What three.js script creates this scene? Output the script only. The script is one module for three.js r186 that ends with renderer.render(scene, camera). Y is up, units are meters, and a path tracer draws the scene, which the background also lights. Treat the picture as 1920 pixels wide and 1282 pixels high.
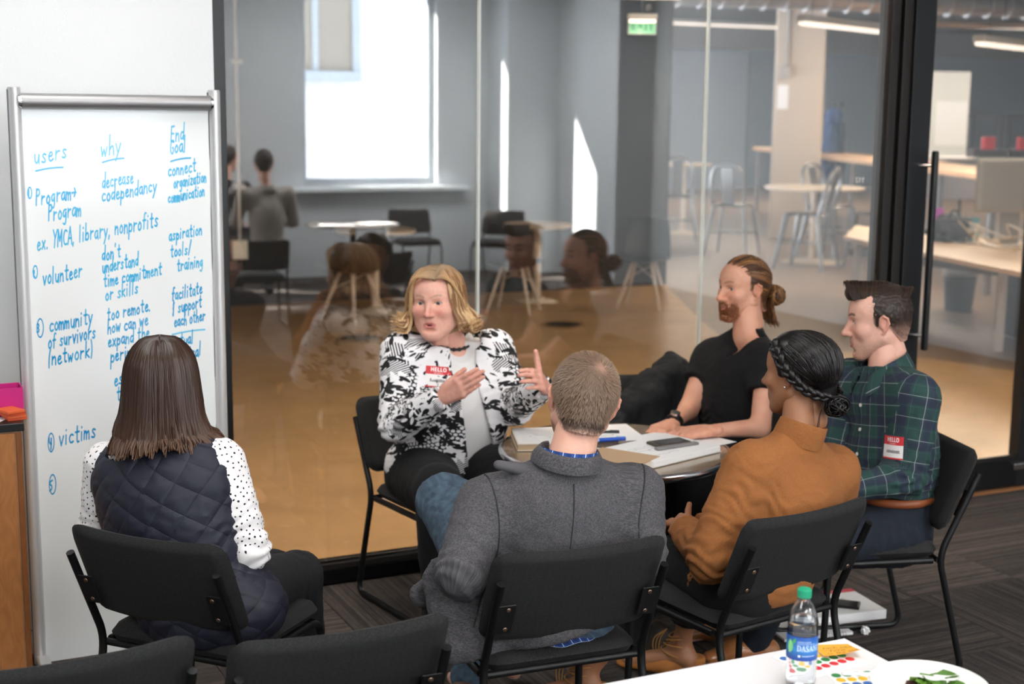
import * as THREE from 'three';
import { RoundedBoxGeometry } from 'three/addons/geometries/RoundedBoxGeometry.js';
import { mergeGeometries, mergeVertices } from 'three/addons/utils/BufferGeometryUtils.js';
import { RectAreaLightUniformsLib } from 'three/addons/lights/RectAreaLightUniformsLib.js';
import { createNoise3D } from 'simplex-noise';

// ------------------------------------------------------------ camera, sky, sun, lamps, exposure
const scene = new THREE.Scene();
const camera = new THREE.PerspectiveCamera(27.6, 1920 / 1282, 0.05, 200);
camera.position.set(0, 1.74, 4.79);
camera.rotation.order = 'YXZ';
camera.rotation.set(-9.27 * Math.PI / 180, -25.6 * Math.PI / 180, 0.58 * Math.PI / 180);
camera.focus = 3.5;
camera.userData.fStop = 3.2;
scene.add(camera);

const renderer = new THREE.WebGLRenderer({ antialias: true });
renderer.toneMapping = THREE.LinearToneMapping;
renderer.toneMappingExposure = 1.15;
renderer.shadowMap.enabled = true;
RectAreaLightUniformsLib.init();

// a clear, pale sky
scene.background = new THREE.Color().setRGB(9, 10, 11.4);

const sun = new THREE.DirectionalLight(new THREE.Color().setRGB(1.0, 0.93, 0.84), 90);
sun.name = 'sun';
sun.position.set(4 - 1.74 * 12, 1 + 1.2 * 12, 8 + 12);
sun.target.position.set(4, 1, 8);
sun.castShadow = true;
sun.shadow.mapSize.set(2048, 2048);
Object.assign(sun.shadow.camera, { left: -12, right: 12, top: 12, bottom: -12, near: 1, far: 60 });
scene.add(sun, sun.target);

const ROOM_LAMP = 9;       // radiance of the meeting-room ceiling panels
const HALL_LAMP = 90;       // radiance of the hall's light tubes

// ------------------------------------------------------------ small helpers
function rng(seed) { let a = seed >>> 0; return () => { a = (a + 0x6D2B79F5) | 0; let t = Math.imul(a ^ (a >>> 15), 1 | a); t = (t + Math.imul(t ^ (t >>> 7), 61 | t)) ^ t; return ((t ^ (t >>> 14)) >>> 0) / 4294967296; }; }
const noise3 = createNoise3D(rng(77));
const V = (x, y, z) => new THREE.Vector3(x, y, z);
const A3 = (a) => new THREE.Vector3(a[0], a[1], a[2]);
const mix = (a, b, t) => a + (b - a) * t, clamp = (x, a, b) => Math.min(b, Math.max(a, x));
const sstep = (a, b, x) => { const t = clamp((x - a) / (b - a), 0, 1); return t * t * (3 - 2 * t); };
const taken = {};
function numbered(name) { taken[name] = (taken[name] ?? -1) + 1; return taken[name] ? `${name}_${String(taken[name]).padStart(3, '0')}` : name; }
function shadows(o) { o.traverse((m) => { if (m.isMesh) { m.castShadow = true; m.receiveShadow = true; } }); return o; }
function mesh(name, geo, mat, parent) {
  const g = Array.isArray(geo) ? join(geo) : geo;
  const m = new THREE.Mesh(g, mat); m.name = parent ? name : numbered(name); m.castShadow = m.receiveShadow = true;
  (parent || scene).add(m); return m;
}
function tag(o, label, category, group) { o.userData.label = label; o.userData.category = category; if (group) o.userData.group = group; return o; }
function thing(name, label, category, pos = [0, 0, 0], turn = 0, group) {
  const o = new THREE.Group(); o.name = numbered(name); o.position.set(...pos); o.rotation.y = turn; scene.add(o); return tag(o, label, category, group);
}
function struct(name, geo, mat) { const m = mesh(name, geo, mat); m.userData.kind = 'structure'; return m; }
function copyOf(root, pos, turn, label) { const c = root.clone(); c.name = numbered(root.name.replace(/_\d{3}$/, '')); c.position.set(...pos); c.rotation.y = turn; if (label) c.userData = { ...root.userData, label }; scene.add(c); return c; }
function join(list) {
  const names = list.every((g) => g.attributes.uv) ? ['position', 'normal', 'uv'] : ['position', 'normal'];
  if (list.every((g) => g.attributes.color)) names.push('color');
  const clean = list.map((g) => { const o = g.index ? g.toNonIndexed() : g.clone(); for (const k of Object.keys(o.attributes)) if (!names.includes(k)) o.deleteAttribute(k); return o; });
  return mergeGeometries(clean, false);
}
// a box given by its extents, uv in metres
function box(x0, x1, y0, y1, z0, z1, r = 0, seg = 2) {
  const w = x1 - x0, h = y1 - y0, d = z1 - z0;
  const g = r ? new RoundedBoxGeometry(w, h, d, seg, Math.min(r, w / 2.01, h / 2.01, d / 2.01)) : new THREE.BoxGeometry(w, h, d);
  g.translate((x0 + x1) / 2, (y0 + y1) / 2, (z0 + z1) / 2);
  return boxUV(g);
}
function boxUV(g) {
  const p = g.attributes.position, n = g.attributes.normal, uv = new Float32Array(p.count * 2);
  for (let i = 0; i < p.count; i++) {
    const ax = Math.abs(n.getX(i)), ay = Math.abs(n.getY(i)), az = Math.abs(n.getZ(i));
    if (ay >= ax && ay >= az) { uv[2 * i] = p.getX(i); uv[2 * i + 1] = p.getZ(i); }
    else if (ax >= az) { uv[2 * i] = p.getZ(i); uv[2 * i + 1] = p.getY(i); }
    else { uv[2 * i] = p.getX(i); uv[2 * i + 1] = p.getY(i); }
  }
  g.setAttribute('uv', new THREE.BufferAttribute(uv, 2)); return g;
}
function cyl(x, y0, y1, z, r0, r1 = r0, seg = 24) { const g = new THREE.CylinderGeometry(r1, r0, y1 - y0, seg); g.translate(x, (y0 + y1) / 2, z); return g; }
const lathe = (pts, seg = 40) => new THREE.LatheGeometry(pts.map(([r, y]) => new THREE.Vector2(r, y)), seg);
// polyline with rounded corners
function fillet(pts, r, n = 6) {
  const P = pts.map(A3), out = [P[0]];
  for (let i = 1; i < P.length - 1; i++) {
    const a = P[i - 1].clone().sub(P[i]), b = P[i + 1].clone().sub(P[i]);
    const la = a.length(), lb = b.length(); a.normalize(); b.normalize();
    const t = Math.min(r, la * 0.49, lb * 0.49);
    const p0 = P[i].clone().addScaledVector(a, t), p2 = P[i].clone().addScaledVector(b, t);
    for (let k = 0; k <= n; k++) { const s = k / n; out.push(p0.clone().multiplyScalar((1 - s) ** 2).addScaledVector(P[i], 2 * s * (1 - s)).addScaledVector(p2, s * s)); }
  }
  out.push(P[P.length - 1]); return out;
}
function smoothPath(pts, n) { return new THREE.CatmullRomCurve3(pts.map((p) => p.isVector3 ? p : A3(p)), false, 'centripetal').getPoints(n); }
// sweep a round (or flattened) section along points; rad may be a function of 0..1
function tube(pts, rad, sides = 8, { flat = 1, up = null, color = null } = {}) {
  const P = pts.map((p) => p.isVector3 ? p : A3(p)), n = P.length, R = typeof rad === 'function' ? rad : () => rad;
  const pos = [], nor = [], uv = [], col = [], idx = [];
  let N = null, len = 0;
  for (let i = 0; i < n; i++) {
    const T = P[Math.min(i + 1, n - 1)].clone().sub(P[Math.max(i - 1, 0)]).normalize();
    if (!N) { N = up ? up.clone() : (Math.abs(T.y) < 0.9 ? V(0, 1, 0) : V(1, 0, 0)); }
    if (up && up.isFn) N = up.fn(i / (n - 1));
    N.addScaledVector(T, -N.dot(T)).normalize();
    const B = T.clone().cross(N);
    if (i) len += P[i].distanceTo(P[i - 1]);
    const r = R(i / (n - 1));
    for (let k = 0; k <= sides; k++) {
      const a = k / sides * Math.PI * 2, c = Math.cos(a), s = Math.sin(a);
      pos.push(P[i].x + (N.x * c * flat + B.x * s) * r, P[i].y + (N.y * c * flat + B.y * s) * r, P[i].z + (N.z * c * flat + B.z * s) * r);
      const nx = N.x * c + B.x * s * flat, ny = N.y * c + B.y * s * flat, nz = N.z * c + B.z * s * flat, l = Math.hypot(nx, ny, nz) || 1;
      nor.push(nx / l, ny / l, nz / l); uv.push(k / sides * r * 6.28, len);
      if (color) { const q = color(i / (n - 1)); col.push(q[0], q[1], q[2]); }
    }
  }
  const w = sides + 1;
  for (let i = 0; i < n - 1; i++) for (let k = 0; k < sides; k++) { const a = i * w + k, b = a + 1, c = a + w, d = c + 1; idx.push(a, b, c, b, d, c); }
  // end caps
  for (const [ring, sign] of [[0, -1], [n - 1, 1]]) {
    const T = P[ring ? n - 1 : 1].clone().sub(P[ring ? n - 2 : 0]).normalize().multiplyScalar(sign), base = pos.length / 3;
    pos.push(P[ring].x, P[ring].y, P[ring].z); nor.push(T.x, T.y, T.z); uv.push(0, ring ? len : 0);
    if (color) { const q = color(ring ? 1 : 0); col.push(q[0], q[1], q[2]); }
    for (let k = 0; k <= sides; k++) { const j = (ring * w + k) * 3; pos.push(pos[j], pos[j + 1], pos[j + 2]); nor.push(T.x, T.y, T.z); uv.push(0, 0); if (color) { const q = color(ring ? 1 : 0); col.push(q[0], q[1], q[2]); } }
    for (let k = 0; k < sides; k++) sign > 0 ? idx.push(base, base + 1 + k, base + 2 + k) : idx.push(base, base + 2 + k, base + 1 + k);
  }
  const g = new THREE.BufferGeometry();
  g.setAttribute('position', new THREE.Float32BufferAttribute(pos, 3)); g.setAttribute('normal', new THREE.Float32BufferAttribute(nor, 3)); g.setAttribute('uv', new THREE.Float32BufferAttribute(uv, 2));
  if (color) g.setAttribute('color', new THREE.Float32BufferAttribute(col, 3));
  g.setIndex(idx); return g;
}

// ------------------------------------------------------------ textures
function canvasTex(w, h, draw, { repeat = true, srgb = true, sx = 1, sy = 1 } = {}) {
  const c = document.createElement('canvas'); c.width = w; c.height = h; draw(c.getContext('2d'), w, h);
  const t = new THREE.CanvasTexture(c); if (srgb) t.colorSpace = THREE.SRGBColorSpace;
  if (repeat) { t.wrapS = t.wrapT = THREE.RepeatWrapping; t.repeat.set(sx, sy); }
  return t;
}
// f(u, v) -> [r, g, b] 0..255, tileable when f is
function dataTex(w, h, f, { sx = 1, sy = 1, srgb = true } = {}) {
  const d = new Uint8Array(w * h * 4);
  for (let j = 0; j < h; j++) for (let i = 0; i < w; i++) { const q = f(i / w, j / h), k = (j * w + i) * 4; d[k] = clamp(q[0], 0, 255); d[k + 1] = clamp(q[1], 0, 255); d[k + 2] = clamp(q[2], 0, 255); d[k + 3] = 255; }
  const t = new THREE.DataTexture(d, w, h); t.magFilter = t.minFilter = THREE.LinearFilter; t.wrapS = t.wrapT = THREE.RepeatWrapping; t.repeat.set(sx, sy);
  if (srgb) t.colorSpace = THREE.SRGBColorSpace; t.needsUpdate = true; return t;
}
// noise that repeats over the unit square (walks a torus)
function tileNoise(u, v, f, seed = 0) {
  const a = u * Math.PI * 2, b = v * Math.PI * 2, r = f / 6.283;
  return 0.5 * (noise3(Math.cos(a) * r + seed, Math.sin(a) * r + Math.cos(b) * r * 1.31, Math.sin(b) * r + seed * 1.7) + noise3(Math.cos(b) * r - seed, Math.sin(b) * r * 0.87 - Math.sin(a) * r, Math.cos(a) * r * 1.13 + seed));
}
const grainTex = (f, amp, sx, sy = sx, n = 256) => dataTex(n, n, (u, v) => { const q = 128 + amp * (tileNoise(u, v, f, 3) + 0.5 * tileNoise(u, v, f * 2.3, 8)); return [q, q, q]; }, { sx, sy, srgb: false });
// weave of a plain fabric: light and dark threads, as a colour multiplier and a height
function weave(base, dark, light, n, repeatsPerMetre, seed) {
  const r = rng(seed);
  const W = new Float32Array(n * n); for (let i = 0; i < n * n; i++) W[i] = r();
  return dataTex(n, n, (u, v) => { const i = Math.floor(u * n), j = Math.floor(v * n); const w = W[j * n + (i & ~((j & 1) ? 0 : 1))]; const t = ((i + j) & 1) ? 0.25 : -0.25; const q = clamp(0.5 + t + (w - 0.5) * 0.9, 0, 1); return [0, 1, 2].map((k) => q < 0.5 ? mix(dark[k], base[k], q * 2) : mix(base[k], light[k], q * 2 - 1)); }, { sx: repeatsPerMetre, sy: repeatsPerMetre });
}
const std = (color, roughness = 0.6, o = {}) => new THREE.MeshStandardMaterial({ color, roughness, ...o });
const phys = (color, roughness = 0.6, o = {}) => new THREE.MeshPhysicalMaterial({ color, roughness, ...o });
const glow = (r, g, b) => new THREE.MeshStandardMaterial({ color: 0xffffff, roughness: 0.6, emissive: new THREE.Color().setRGB(r, g, b), emissiveIntensity: 1 });
// ------------------------------------------------------------ the shell of the meeting room (z > 0) and of the hall behind the glass (z < 0)
const H_ROOM = 3.3, H_HALL = 3.95;
const wallGrain = grainTex(30, 40, 2.2);
const M = {
  whiteWall: phys(0xe6e7e7, 0.34, { bumpMap: grainTex(60, 60, 3), bumpScale: 0.0012 }),
  greyWall: std(0xc3c9cd, 0.75, { bumpMap: wallGrain, bumpScale: 0.0006 }),
  paleWall: std(0xa3abb1, 0.75, { bumpMap: wallGrain, bumpScale: 0.0006 }),
  darkWall: std(0x25272a, 0.7, { bumpMap: wallGrain, bumpScale: 0.0006 }),
  hallWall: std(0x8b99a8, 0.45, { bumpMap: wallGrain, bumpScale: 0.0006 }),
  hallDoor: std(0x74828f, 0.35),
  hallPanel: std(0xa0abbb, 0.3),
  ceiling: std(0xd9d9d6, 0.9),
  ceilDark: std(0x55534f, 0.9),
  white: std(0xf0f0ee, 0.45),
  blackMetal: phys(0x0d0d0e, 0.32),
  blackRail: phys(0x08080a, 0.22),
  bronze: phys(0x2b2624, 0.4, { metalness: 0.3 }),
  chrome: std(0xd8d8da, 0.16, { metalness: 1 }),
  alu: phys(0xdedddd, 0.36, { metalness: 0.45 }),
  blackSteel: phys(0x131416, 0.42, { metalness: 0.25 }),
  paleWood: std(0xcda880, 0.5),
};
// glass: the panes mirror the bright window behind the camera
const paneMat = phys(0xffffff, 0.0, { transmission: 1, thickness: 0, ior: 2.1, specularIntensity: 1 });
const clearPane = phys(0xffffff, 0.0, { transmission: 1, thickness: 0, ior: 1.45 });
const edgeGlass = phys(0xe6f2ec, 0.12, { transmission: 0.55, thickness: 0, ior: 1.5 });

// ---- carpet: square tiles with fine stripes, each laid across its neighbour
function carpetTex(seed, tone) {
  const r = rng(seed), n = 256, bands = [];
  for (let j = 0; j < 128; j++) bands.push(r());
  const slow = []; for (let j = 0; j < 16; j++) slow.push(r());
  return dataTex(n, n, (u, v) => {
    const j = Math.floor(v * 128), run = tileNoise(u, v, 5, j * 3.7 + seed), q = bands[j] * 0.75 + slow[Math.floor(v * 16)] * 0.5 + run * 0.32 + (r() - 0.5) * 0.5;
    const k = (0.5 + 0.8 * (q - 0.5)) * tone; return [66 * k + 22, 59 * k + 19, 54 * k + 18];
  }, { sx: 2, sy: 2 });
}
const carpetBump = grainTex(90, 90, 4);
const carpetMats = [0, 1, 2, 3, 4, 5].map((i) => std(0xffffff, 0.97, { map: carpetTex(20 + i, 0.85 + 0.12 * (i % 4)), bumpMap: carpetBump, bumpScale: 0.002 }));
const floor = struct('floor', box(-5.2, 8.2, -0.14, -0.012, -0.055, 9.62), std(0x2a2725, 0.95));
{
  const r = rng(5), variants = [];
  for (let k = 0; k < 2; k++) { const g = new RoundedBoxGeometry(0.498, 0.0125, 0.498, 1, 0.003); boxUV(g); if (k) g.rotateY(Math.PI / 2); variants.push(g); }
  for (let i = -1; i < 8; i++) for (let j = 0; j < 8; j++) {
    const x = 0.23 + i * 0.5, z = 0.254 + j * 0.5; if (x > 7.4) continue;
    const t = mesh('carpet_tile', variants[(i + j + 20) & 1], carpetMats[Math.floor(r() * 6)], floor); t.position.set(x, -0.0068 + r() * 0.0006, z);
  }
  // beyond the frame the same carpet goes on in one piece
  const rest = [box(-5.2, -0.52, -0.012, -0.001, 0.004, 9.6), box(3.98, 8.2, -0.012, -0.001, 0.004, 9.6), box(-0.52, 3.98, -0.012, -0.001, 4.04, 9.6)];
  const m = mesh('carpet', join(rest), carpetMats[1], floor); m.userData.kind = 'stuff';
}
struct('ceiling', box(-5.2, 8.2, H_ROOM, H_ROOM + 0.12, 0.03, 9.9), M.ceiling);
struct('wall_left', box(-5.35, -5.2, -0.1, H_ROOM + 0.1, -0.2, 9.9), M.paleWall);
struct('wall_front', box(-5.2, 1.152, -0.1, H_ROOM + 0.1, -0.09, 0.03), M.whiteWall);
struct('wall_lintel', box(1.152, 8.2, 2.75, H_ROOM + 0.1, -0.09, 0.03), M.greyWall);
struct('wall_right', [box(7.62, 7.8, -0.1, H_ROOM + 0.1, 0.03, 7.72), box(7.19, 7.8, -0.1, H_ROOM + 0.1, 7.72, 9.0)], M.greyWall);
struct('wall_front_right', box(6.1, 8.2, -0.1, 2.75, -0.09, 0.03), M.greyWall);
struct('wall_column', box(6.55, 7.8, -0.1, H_ROOM + 0.1, 9.0, 9.52), M.greyWall);
// window wall with three openings
const WIN = [[4.4, 5.93], [1.35, 2.88], [-1.7, -0.17]], SILL = 0.98, HEAD = 3.06;
{
  const xs = [-5.2, -1.7, -0.17, 1.35, 2.88, 4.4, 5.93, 7.8], g = [];
  for (let i = 0; i < 8; i += 2) g.push(box(xs[i], xs[i + 1], SILL, HEAD, 9.5, 9.75));
  g.push(box(-5.2, 7.8, -0.1, SILL, 9.5, 9.75), box(-5.2, 7.8, HEAD, H_ROOM + 0.1, 9.5, 9.75));
  struct('wall_window_side', g, M.greyWall);
}
WIN.forEach(([a, b], i) => {
  const w = new THREE.Group(); w.name = `window_${i + 1}`; w.userData.kind = 'structure'; scene.add(w);
  const f = 0.07;
  mesh('window_frame', [box(a, a + f, SILL, HEAD, 9.6, 9.68, 0.008), box(b - f, b, SILL, HEAD, 9.6, 9.68, 0.008), box(a + f, b - f, SILL, SILL + f, 9.6, 9.68, 0.008), box(a + f, b - f, HEAD - f, HEAD, 9.6, 9.68, 0.008)], std(0xb9c2c8, 0.5), w);
  mesh('window_pane', box(a + f, b - f, SILL + f, HEAD - f, 9.635, 9.643), clearPane, w);
  mesh('window_sill', box(a - 0.28, b + 0.34, SILL - 0.07, SILL - 0.02, 9.36, 9.6, 0.008), std(0xdfe6ea, 0.4), w);
});

// ---- the glass front
{
  const g = new THREE.Group(); g.name = 'glass_front'; g.userData.kind = 'structure'; scene.add(g);
  mesh('jamb', box(1.154, 1.197, 0, 2.75, -0.07, 0.012, 0.003), M.blackMetal, g);
  const X = [1.197, 2.16, 3.168, 4.085];
  for (let i = 0; i < 3; i++) mesh('pane', box(X[i] + 0.004, X[i + 1] - 0.004, 0.06, 2.74, -0.034, -0.022), paneMat, g);
  for (let i = 1; i < 3; i++) mesh('polished_pane_edge', box(X[i] - 0.0045, X[i] + 0.0045, 0.078, 2.74, -0.036, -0.020), phys(0xf2f6f2, 0.1, { transmission: 0.35, thickness: 0, ior: 1.5 }), g);
  // bottom rail: a base with a glazing bead on either side of the pane
  mesh('bottom_rail', box(1.154, 4.085, 0, 0.055, -0.07, 0.0, 0.003), M.blackRail, g);
  mesh('glazing_bead', box(1.197, 4.085, 0.055, 0.078, -0.020, -0.004, 0.002), M.bronze, g);
  mesh('glazing_bead', box(1.197, 4.085, 0.055, 0.084, -0.066, -0.036, 0.002), M.blackRail, g);
  mesh('mullion', [box(4.085, 4.128, 0, 2.75, -0.09, -0.004, 0.003), box(4.128, 4.152, 0, 2.75, -0.09, -0.03), box(4.152, 4.2, 0, 2.75, -0.09, -0.004, 0.003)], M.bronze, g);
  const d = new THREE.Group(); d.name = 'door_1'; d.userData.kind = 'structure'; scene.add(d);
  mesh('stile', box(4.2, 4.312, 0.012, 2.72, -0.05, 0.012, 0.003), phys(0x17171a, 0.4), d);
  mesh('stile', box(4.965, 5.06, 0.012, 2.72, -0.05, 0.012, 0.003), phys(0x17171a, 0.4), d);
  mesh('kick_rail', box(4.312, 4.965, 0.016, 0.15, -0.05, 0.012, 0.003), phys(0x0a0a0b, 0.4), d);
  mesh('glazing_bead', box(4.312, 4.965, 0.15, 0.168, -0.012, 0.004, 0.002), M.bronze, d);
  mesh('door_pane', box(4.308, 4.969, 0.15, 2.72, -0.026, -0.016), paneMat, d);
  const h = mesh('handle', tube([[4.291, 0.725, 0.075], [4.291, 0.73, 0.075], [4.291, 1.598, 0.075], [4.291, 1.603, 0.075]], (t) => t < 0.001 || t > 0.999 ? 0.011 : 0.0155, 16), M.blackMetal, d);
  for (const y of [0.79, 1.54]) mesh('standoff', tube([[4.262, y, 0.01], [4.288, y, 0.075]], 0.008, 10), M.chrome, h);
  mesh('floor_latch', box(4.93, 4.995, 0.10, 0.13, 0.012, 0.03, 0.004), M.chrome, d);
  struct('trim_1', box(4.2, 6.1, -0.002, 0.011, 0.005, 0.03, 0.002), std(0xb07a52, 0.35, { metalness: 0.4 }));
  const k = new THREE.Group(); k.name = 'glass_front_side'; k.userData.kind = 'structure'; scene.add(k);
  mesh('pane', box(5.064, 6.096, 0.06, 2.74, -0.034, -0.022), paneMat, k);
  mesh('bottom_rail', box(5.06, 6.1, 0, 0.078, -0.07, 0.0, 0.003), M.blackRail, k);
}

// ---- room ceiling lamps (above the frame): two long soft panels
RectAreaLightUniformsLib.init();
[[1.4, 3.4, 1.2, 0.8], [0.5, 1.25, 1.2, 0.5], [4.6, 4.2, 1.2, 1], [-1.8, 3.6, 1.2, 1], [0.6, 7.7, 2.4, 2.1], [5.0, 7.7, 2.4, 2.1]].forEach(([x, z, w, k], i) => {
  const t = thing('ceiling_light', ['white recessed ceiling panel over the empty front chairs', 'white recessed ceiling panel above the whiteboard', 'white recessed ceiling panel on the door side of the room', 'white recessed ceiling panel behind the whiteboard side', 'long white recessed ceiling panel by the middle window', 'long white recessed ceiling panel by the window nearest the corner'][i], 'ceiling light', [x, H_ROOM - 0.02, z]);
  const a = w / 2 + 0.02;
  mesh('frame', [box(-a, a, 0, 0.06, -0.62, -0.6), box(-a, a, 0, 0.06, 0.6, 0.62), box(-a, 0.02 - a, 0, 0.06, -0.6, 0.6), box(a - 0.02, a, 0, 0.06, -0.6, 0.6)], M.white, t);
  mesh('diffuser_panel_lamp', box(-w / 2, w / 2, 0.02, 0.04, -0.6, 0.6), glow(1.1, 1.08, 1.04), t);
  const l = new THREE.RectAreaLight(new THREE.Color().setRGB(1, 0.985, 0.96), ROOM_LAMP * k, w, 1.2); l.position.set(0, 0.015, 0); l.rotation.x = -Math.PI / 2; t.add(l);
});

// ---- the hall
const tanTex = dataTex(1024, 1024, (u, v) => {
  const n = tileNoise(u, v, 6, 1) * 0.5 + tileNoise(u, v, 15, 4) * 0.35 + tileNoise(u, v, 60, 9) * 0.16, s = tileNoise(u, v, 34, 12), k = 1 + 0.13 * n;
  const scuff = s > 0.62 ? (s - 0.62) * 60 : 0, dot = tileNoise(u, v, 90, 2) < -0.78 ? -34 : 0;
  return [172 * k + scuff + dot, 137 * k + scuff + dot, 97 * k + scuff * 0.9 + dot];
}, { sx: 0.32, sy: 0.32 });
const concreteTex = dataTex(512, 512, (u, v) => { const n = tileNoise(u, v, 7, 21) * 0.5 + tileNoise(u, v, 22, 5) * 0.4, k = 1 + 0.12 * n; return [124 * k, 105 * k, 89 * k]; }, { sx: 0.25, sy: 0.25 });
function floorShape(pts, y, t) {
  const s = new THREE.Shape(pts.map(([x, z]) => new THREE.Vector2(x, -z))), g = new THREE.ExtrudeGeometry(s, { depth: t, bevelEnabled: false });
  g.rotateX(-Math.PI / 2); g.translate(0, y - t, 0); return boxUV(g);
}
const diag = [[7.71, -7.6], [6.6, -5.2], [6.15, -4.1], [7.1, -3.1], [7.4, -2.2], [9.5, -0.2], [9.5, -0.05]];
const hallFloor = struct('floor_hall', floorShape([[-6, -0.06], [9.5, -0.06], ...diag.slice().reverse(), [-6, -7.6]], 0, 0.15), phys(0xffffff, 0.3, { map: tanTex, bumpMap: grainTex(20, 20, 0.7), bumpScale: 0.0004 }));
mesh('grey_floor', floorShape([...diag, [34, -0.05], [34, -24.2], [7.72, -24.2]], 0.0005, 0.15), phys(0xffffff, 0.32, { map: concreteTex }), hallFloor);
{ // dark floor-box lids set in the tan floor
  for (const [x, z] of [[3.576, -5.43], [5.39, -5.47]]) { const t = thing('floor_box', x < 4 ? 'dark round lid set in the tan floor behind the woman in the printed jacket' : 'dark round lid set in the tan floor, right of the pane joint', 'floor box', [x, 0, z]); mesh('lid', lathe([[0, 0.006], [0.14, 0.006], [0.15, 0.003], [0.152, 0]], 32), std(0x17130f, 0.5), t); mesh('ring', lathe([[0.152, 0], [0.155, 0.008], [0.185, 0.006], [0.19, 0]], 32), std(0x8d6a44, 0.4, { metalness: 0.4 }), t); }
}
struct('wall_hall_partition', box(-6, 7.72, 0, H_HALL, -7.8, -7.6), M.darkWall);
struct('wall_hall_left', box(-6.2, -6, -0.1, H_HALL, -24.2, -0.05), M.darkWall);
const farWall = struct('wall_hall_back', box(5, 34, -0.1, H_HALL + 0.3, -24.4, -24.2), M.hallWall);
struct('wall_hall_right', box(34, 34.2, -0.1, H_HALL + 0.3, -24.2, 0), M.hallWall);
struct('wall_hall_front', box(9.6, 34, -0.1, H_HALL, -0.14, -0.04), M.hallWall);
struct('wall_hall_corner', box(8.2, 9.6, -0.1, H_HALL, -0.14, 0.03), M.hallWall);
struct('wall_hall_header', box(-6, 8.2, 2.75, H_HALL, -0.16, -0.09), M.darkWall);
struct('ceiling_hall', box(-6, 34, H_HALL, H_HALL + 0.15, -24.4, -0.04), M.ceilDark);
mesh('door_panel', box(18.0, 20.2, 0, 3.3, -24.21, -24.12, 0.01), M.hallPanel, farWall);
mesh('door_panel', box(20.25, 21.2, 0, 3.5, -24.21, -24.16, 0.01), M.hallDoor, farWall);
mesh('ceiling_soffit', box(8, 34, 3.35, H_HALL + 0.1, -24.2, -23.6), std(0x8f8c88, 0.8), farWall);
{
  const t = thing('wall_conduit', 'white conduit pipe running down the dark wall behind the glass to a box', 'conduit', [3.17, 0, -7.585]);
  mesh('pipe', tube([[0.02, 0.6, 0.014], [0.02, 2.2, 0.014], [0.03, 3.9, 0.014]], 0.014, 10), std(0xd8d2c9, 0.5), t);
  mesh('outlet_box', box(-0.055, 0.085, 0.43, 0.6, -0.012, 0.05, 0.008), std(0xefe9d8, 0.45), t);
  for (const y of [1.08, 2.18]) mesh('strap', box(-0.02, 0.075, y - 0.02, y + 0.02, -0.012, 0.045, 0.006), std(0xc9c4bc, 0.5), t);
}
// ------------------------------------------------------------ outside the window: a pale brick house in the sun
{
  const t = thing('building', 'pale painted brick house seen through the window, mirrored in the glass, with one white-framed window', 'building', [9, 0, 17]);
  const brickTex = canvasTex(256, 256, (c, w, h) => { c.fillStyle = '#e9e7e2'; c.fillRect(0, 0, w, h); const r = rng(3); for (let j = 0; j < 16; j++) for (let i = -1; i < 6; i++) { const q = 240 + r() * 14; c.fillStyle = `rgb(${q},${q - 1},${q - 4})`; c.fillRect(i * 43 + (j & 1) * 21 + 2, j * 16 + 2, 40, 13); } }, { sx: 0.8, sy: 0.8 });
  mesh('wall', box(-14, 12, -6, 9, 0, 0.4), std(0xd2d2d2, 0.9, { map: brickTex }), t);
  const X = -2.08, Y = 2.35, f = mesh('window_frame', [box(X - 0.75, X + 0.75, Y - 0.1, Y + 0.05, -0.12, 0, 0.01), box(X - 0.75, X + 0.75, Y + 2.2, Y + 2.32, -0.06, 0), box(X - 0.75, X - 0.62, Y, Y + 2.3, -0.06, 0), box(X + 0.62, X + 0.75, Y, Y + 2.3, -0.06, 0), box(X - 0.05, X + 0.05, Y, Y + 2.3, -0.04, 0)], std(0x9fa5aa, 0.6), t);
  mesh('blind', box(X - 0.62, X + 0.62, Y, Y + 2.3, -0.02, 0.01), std(0x8d8578, 0.7), f);
}

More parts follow.
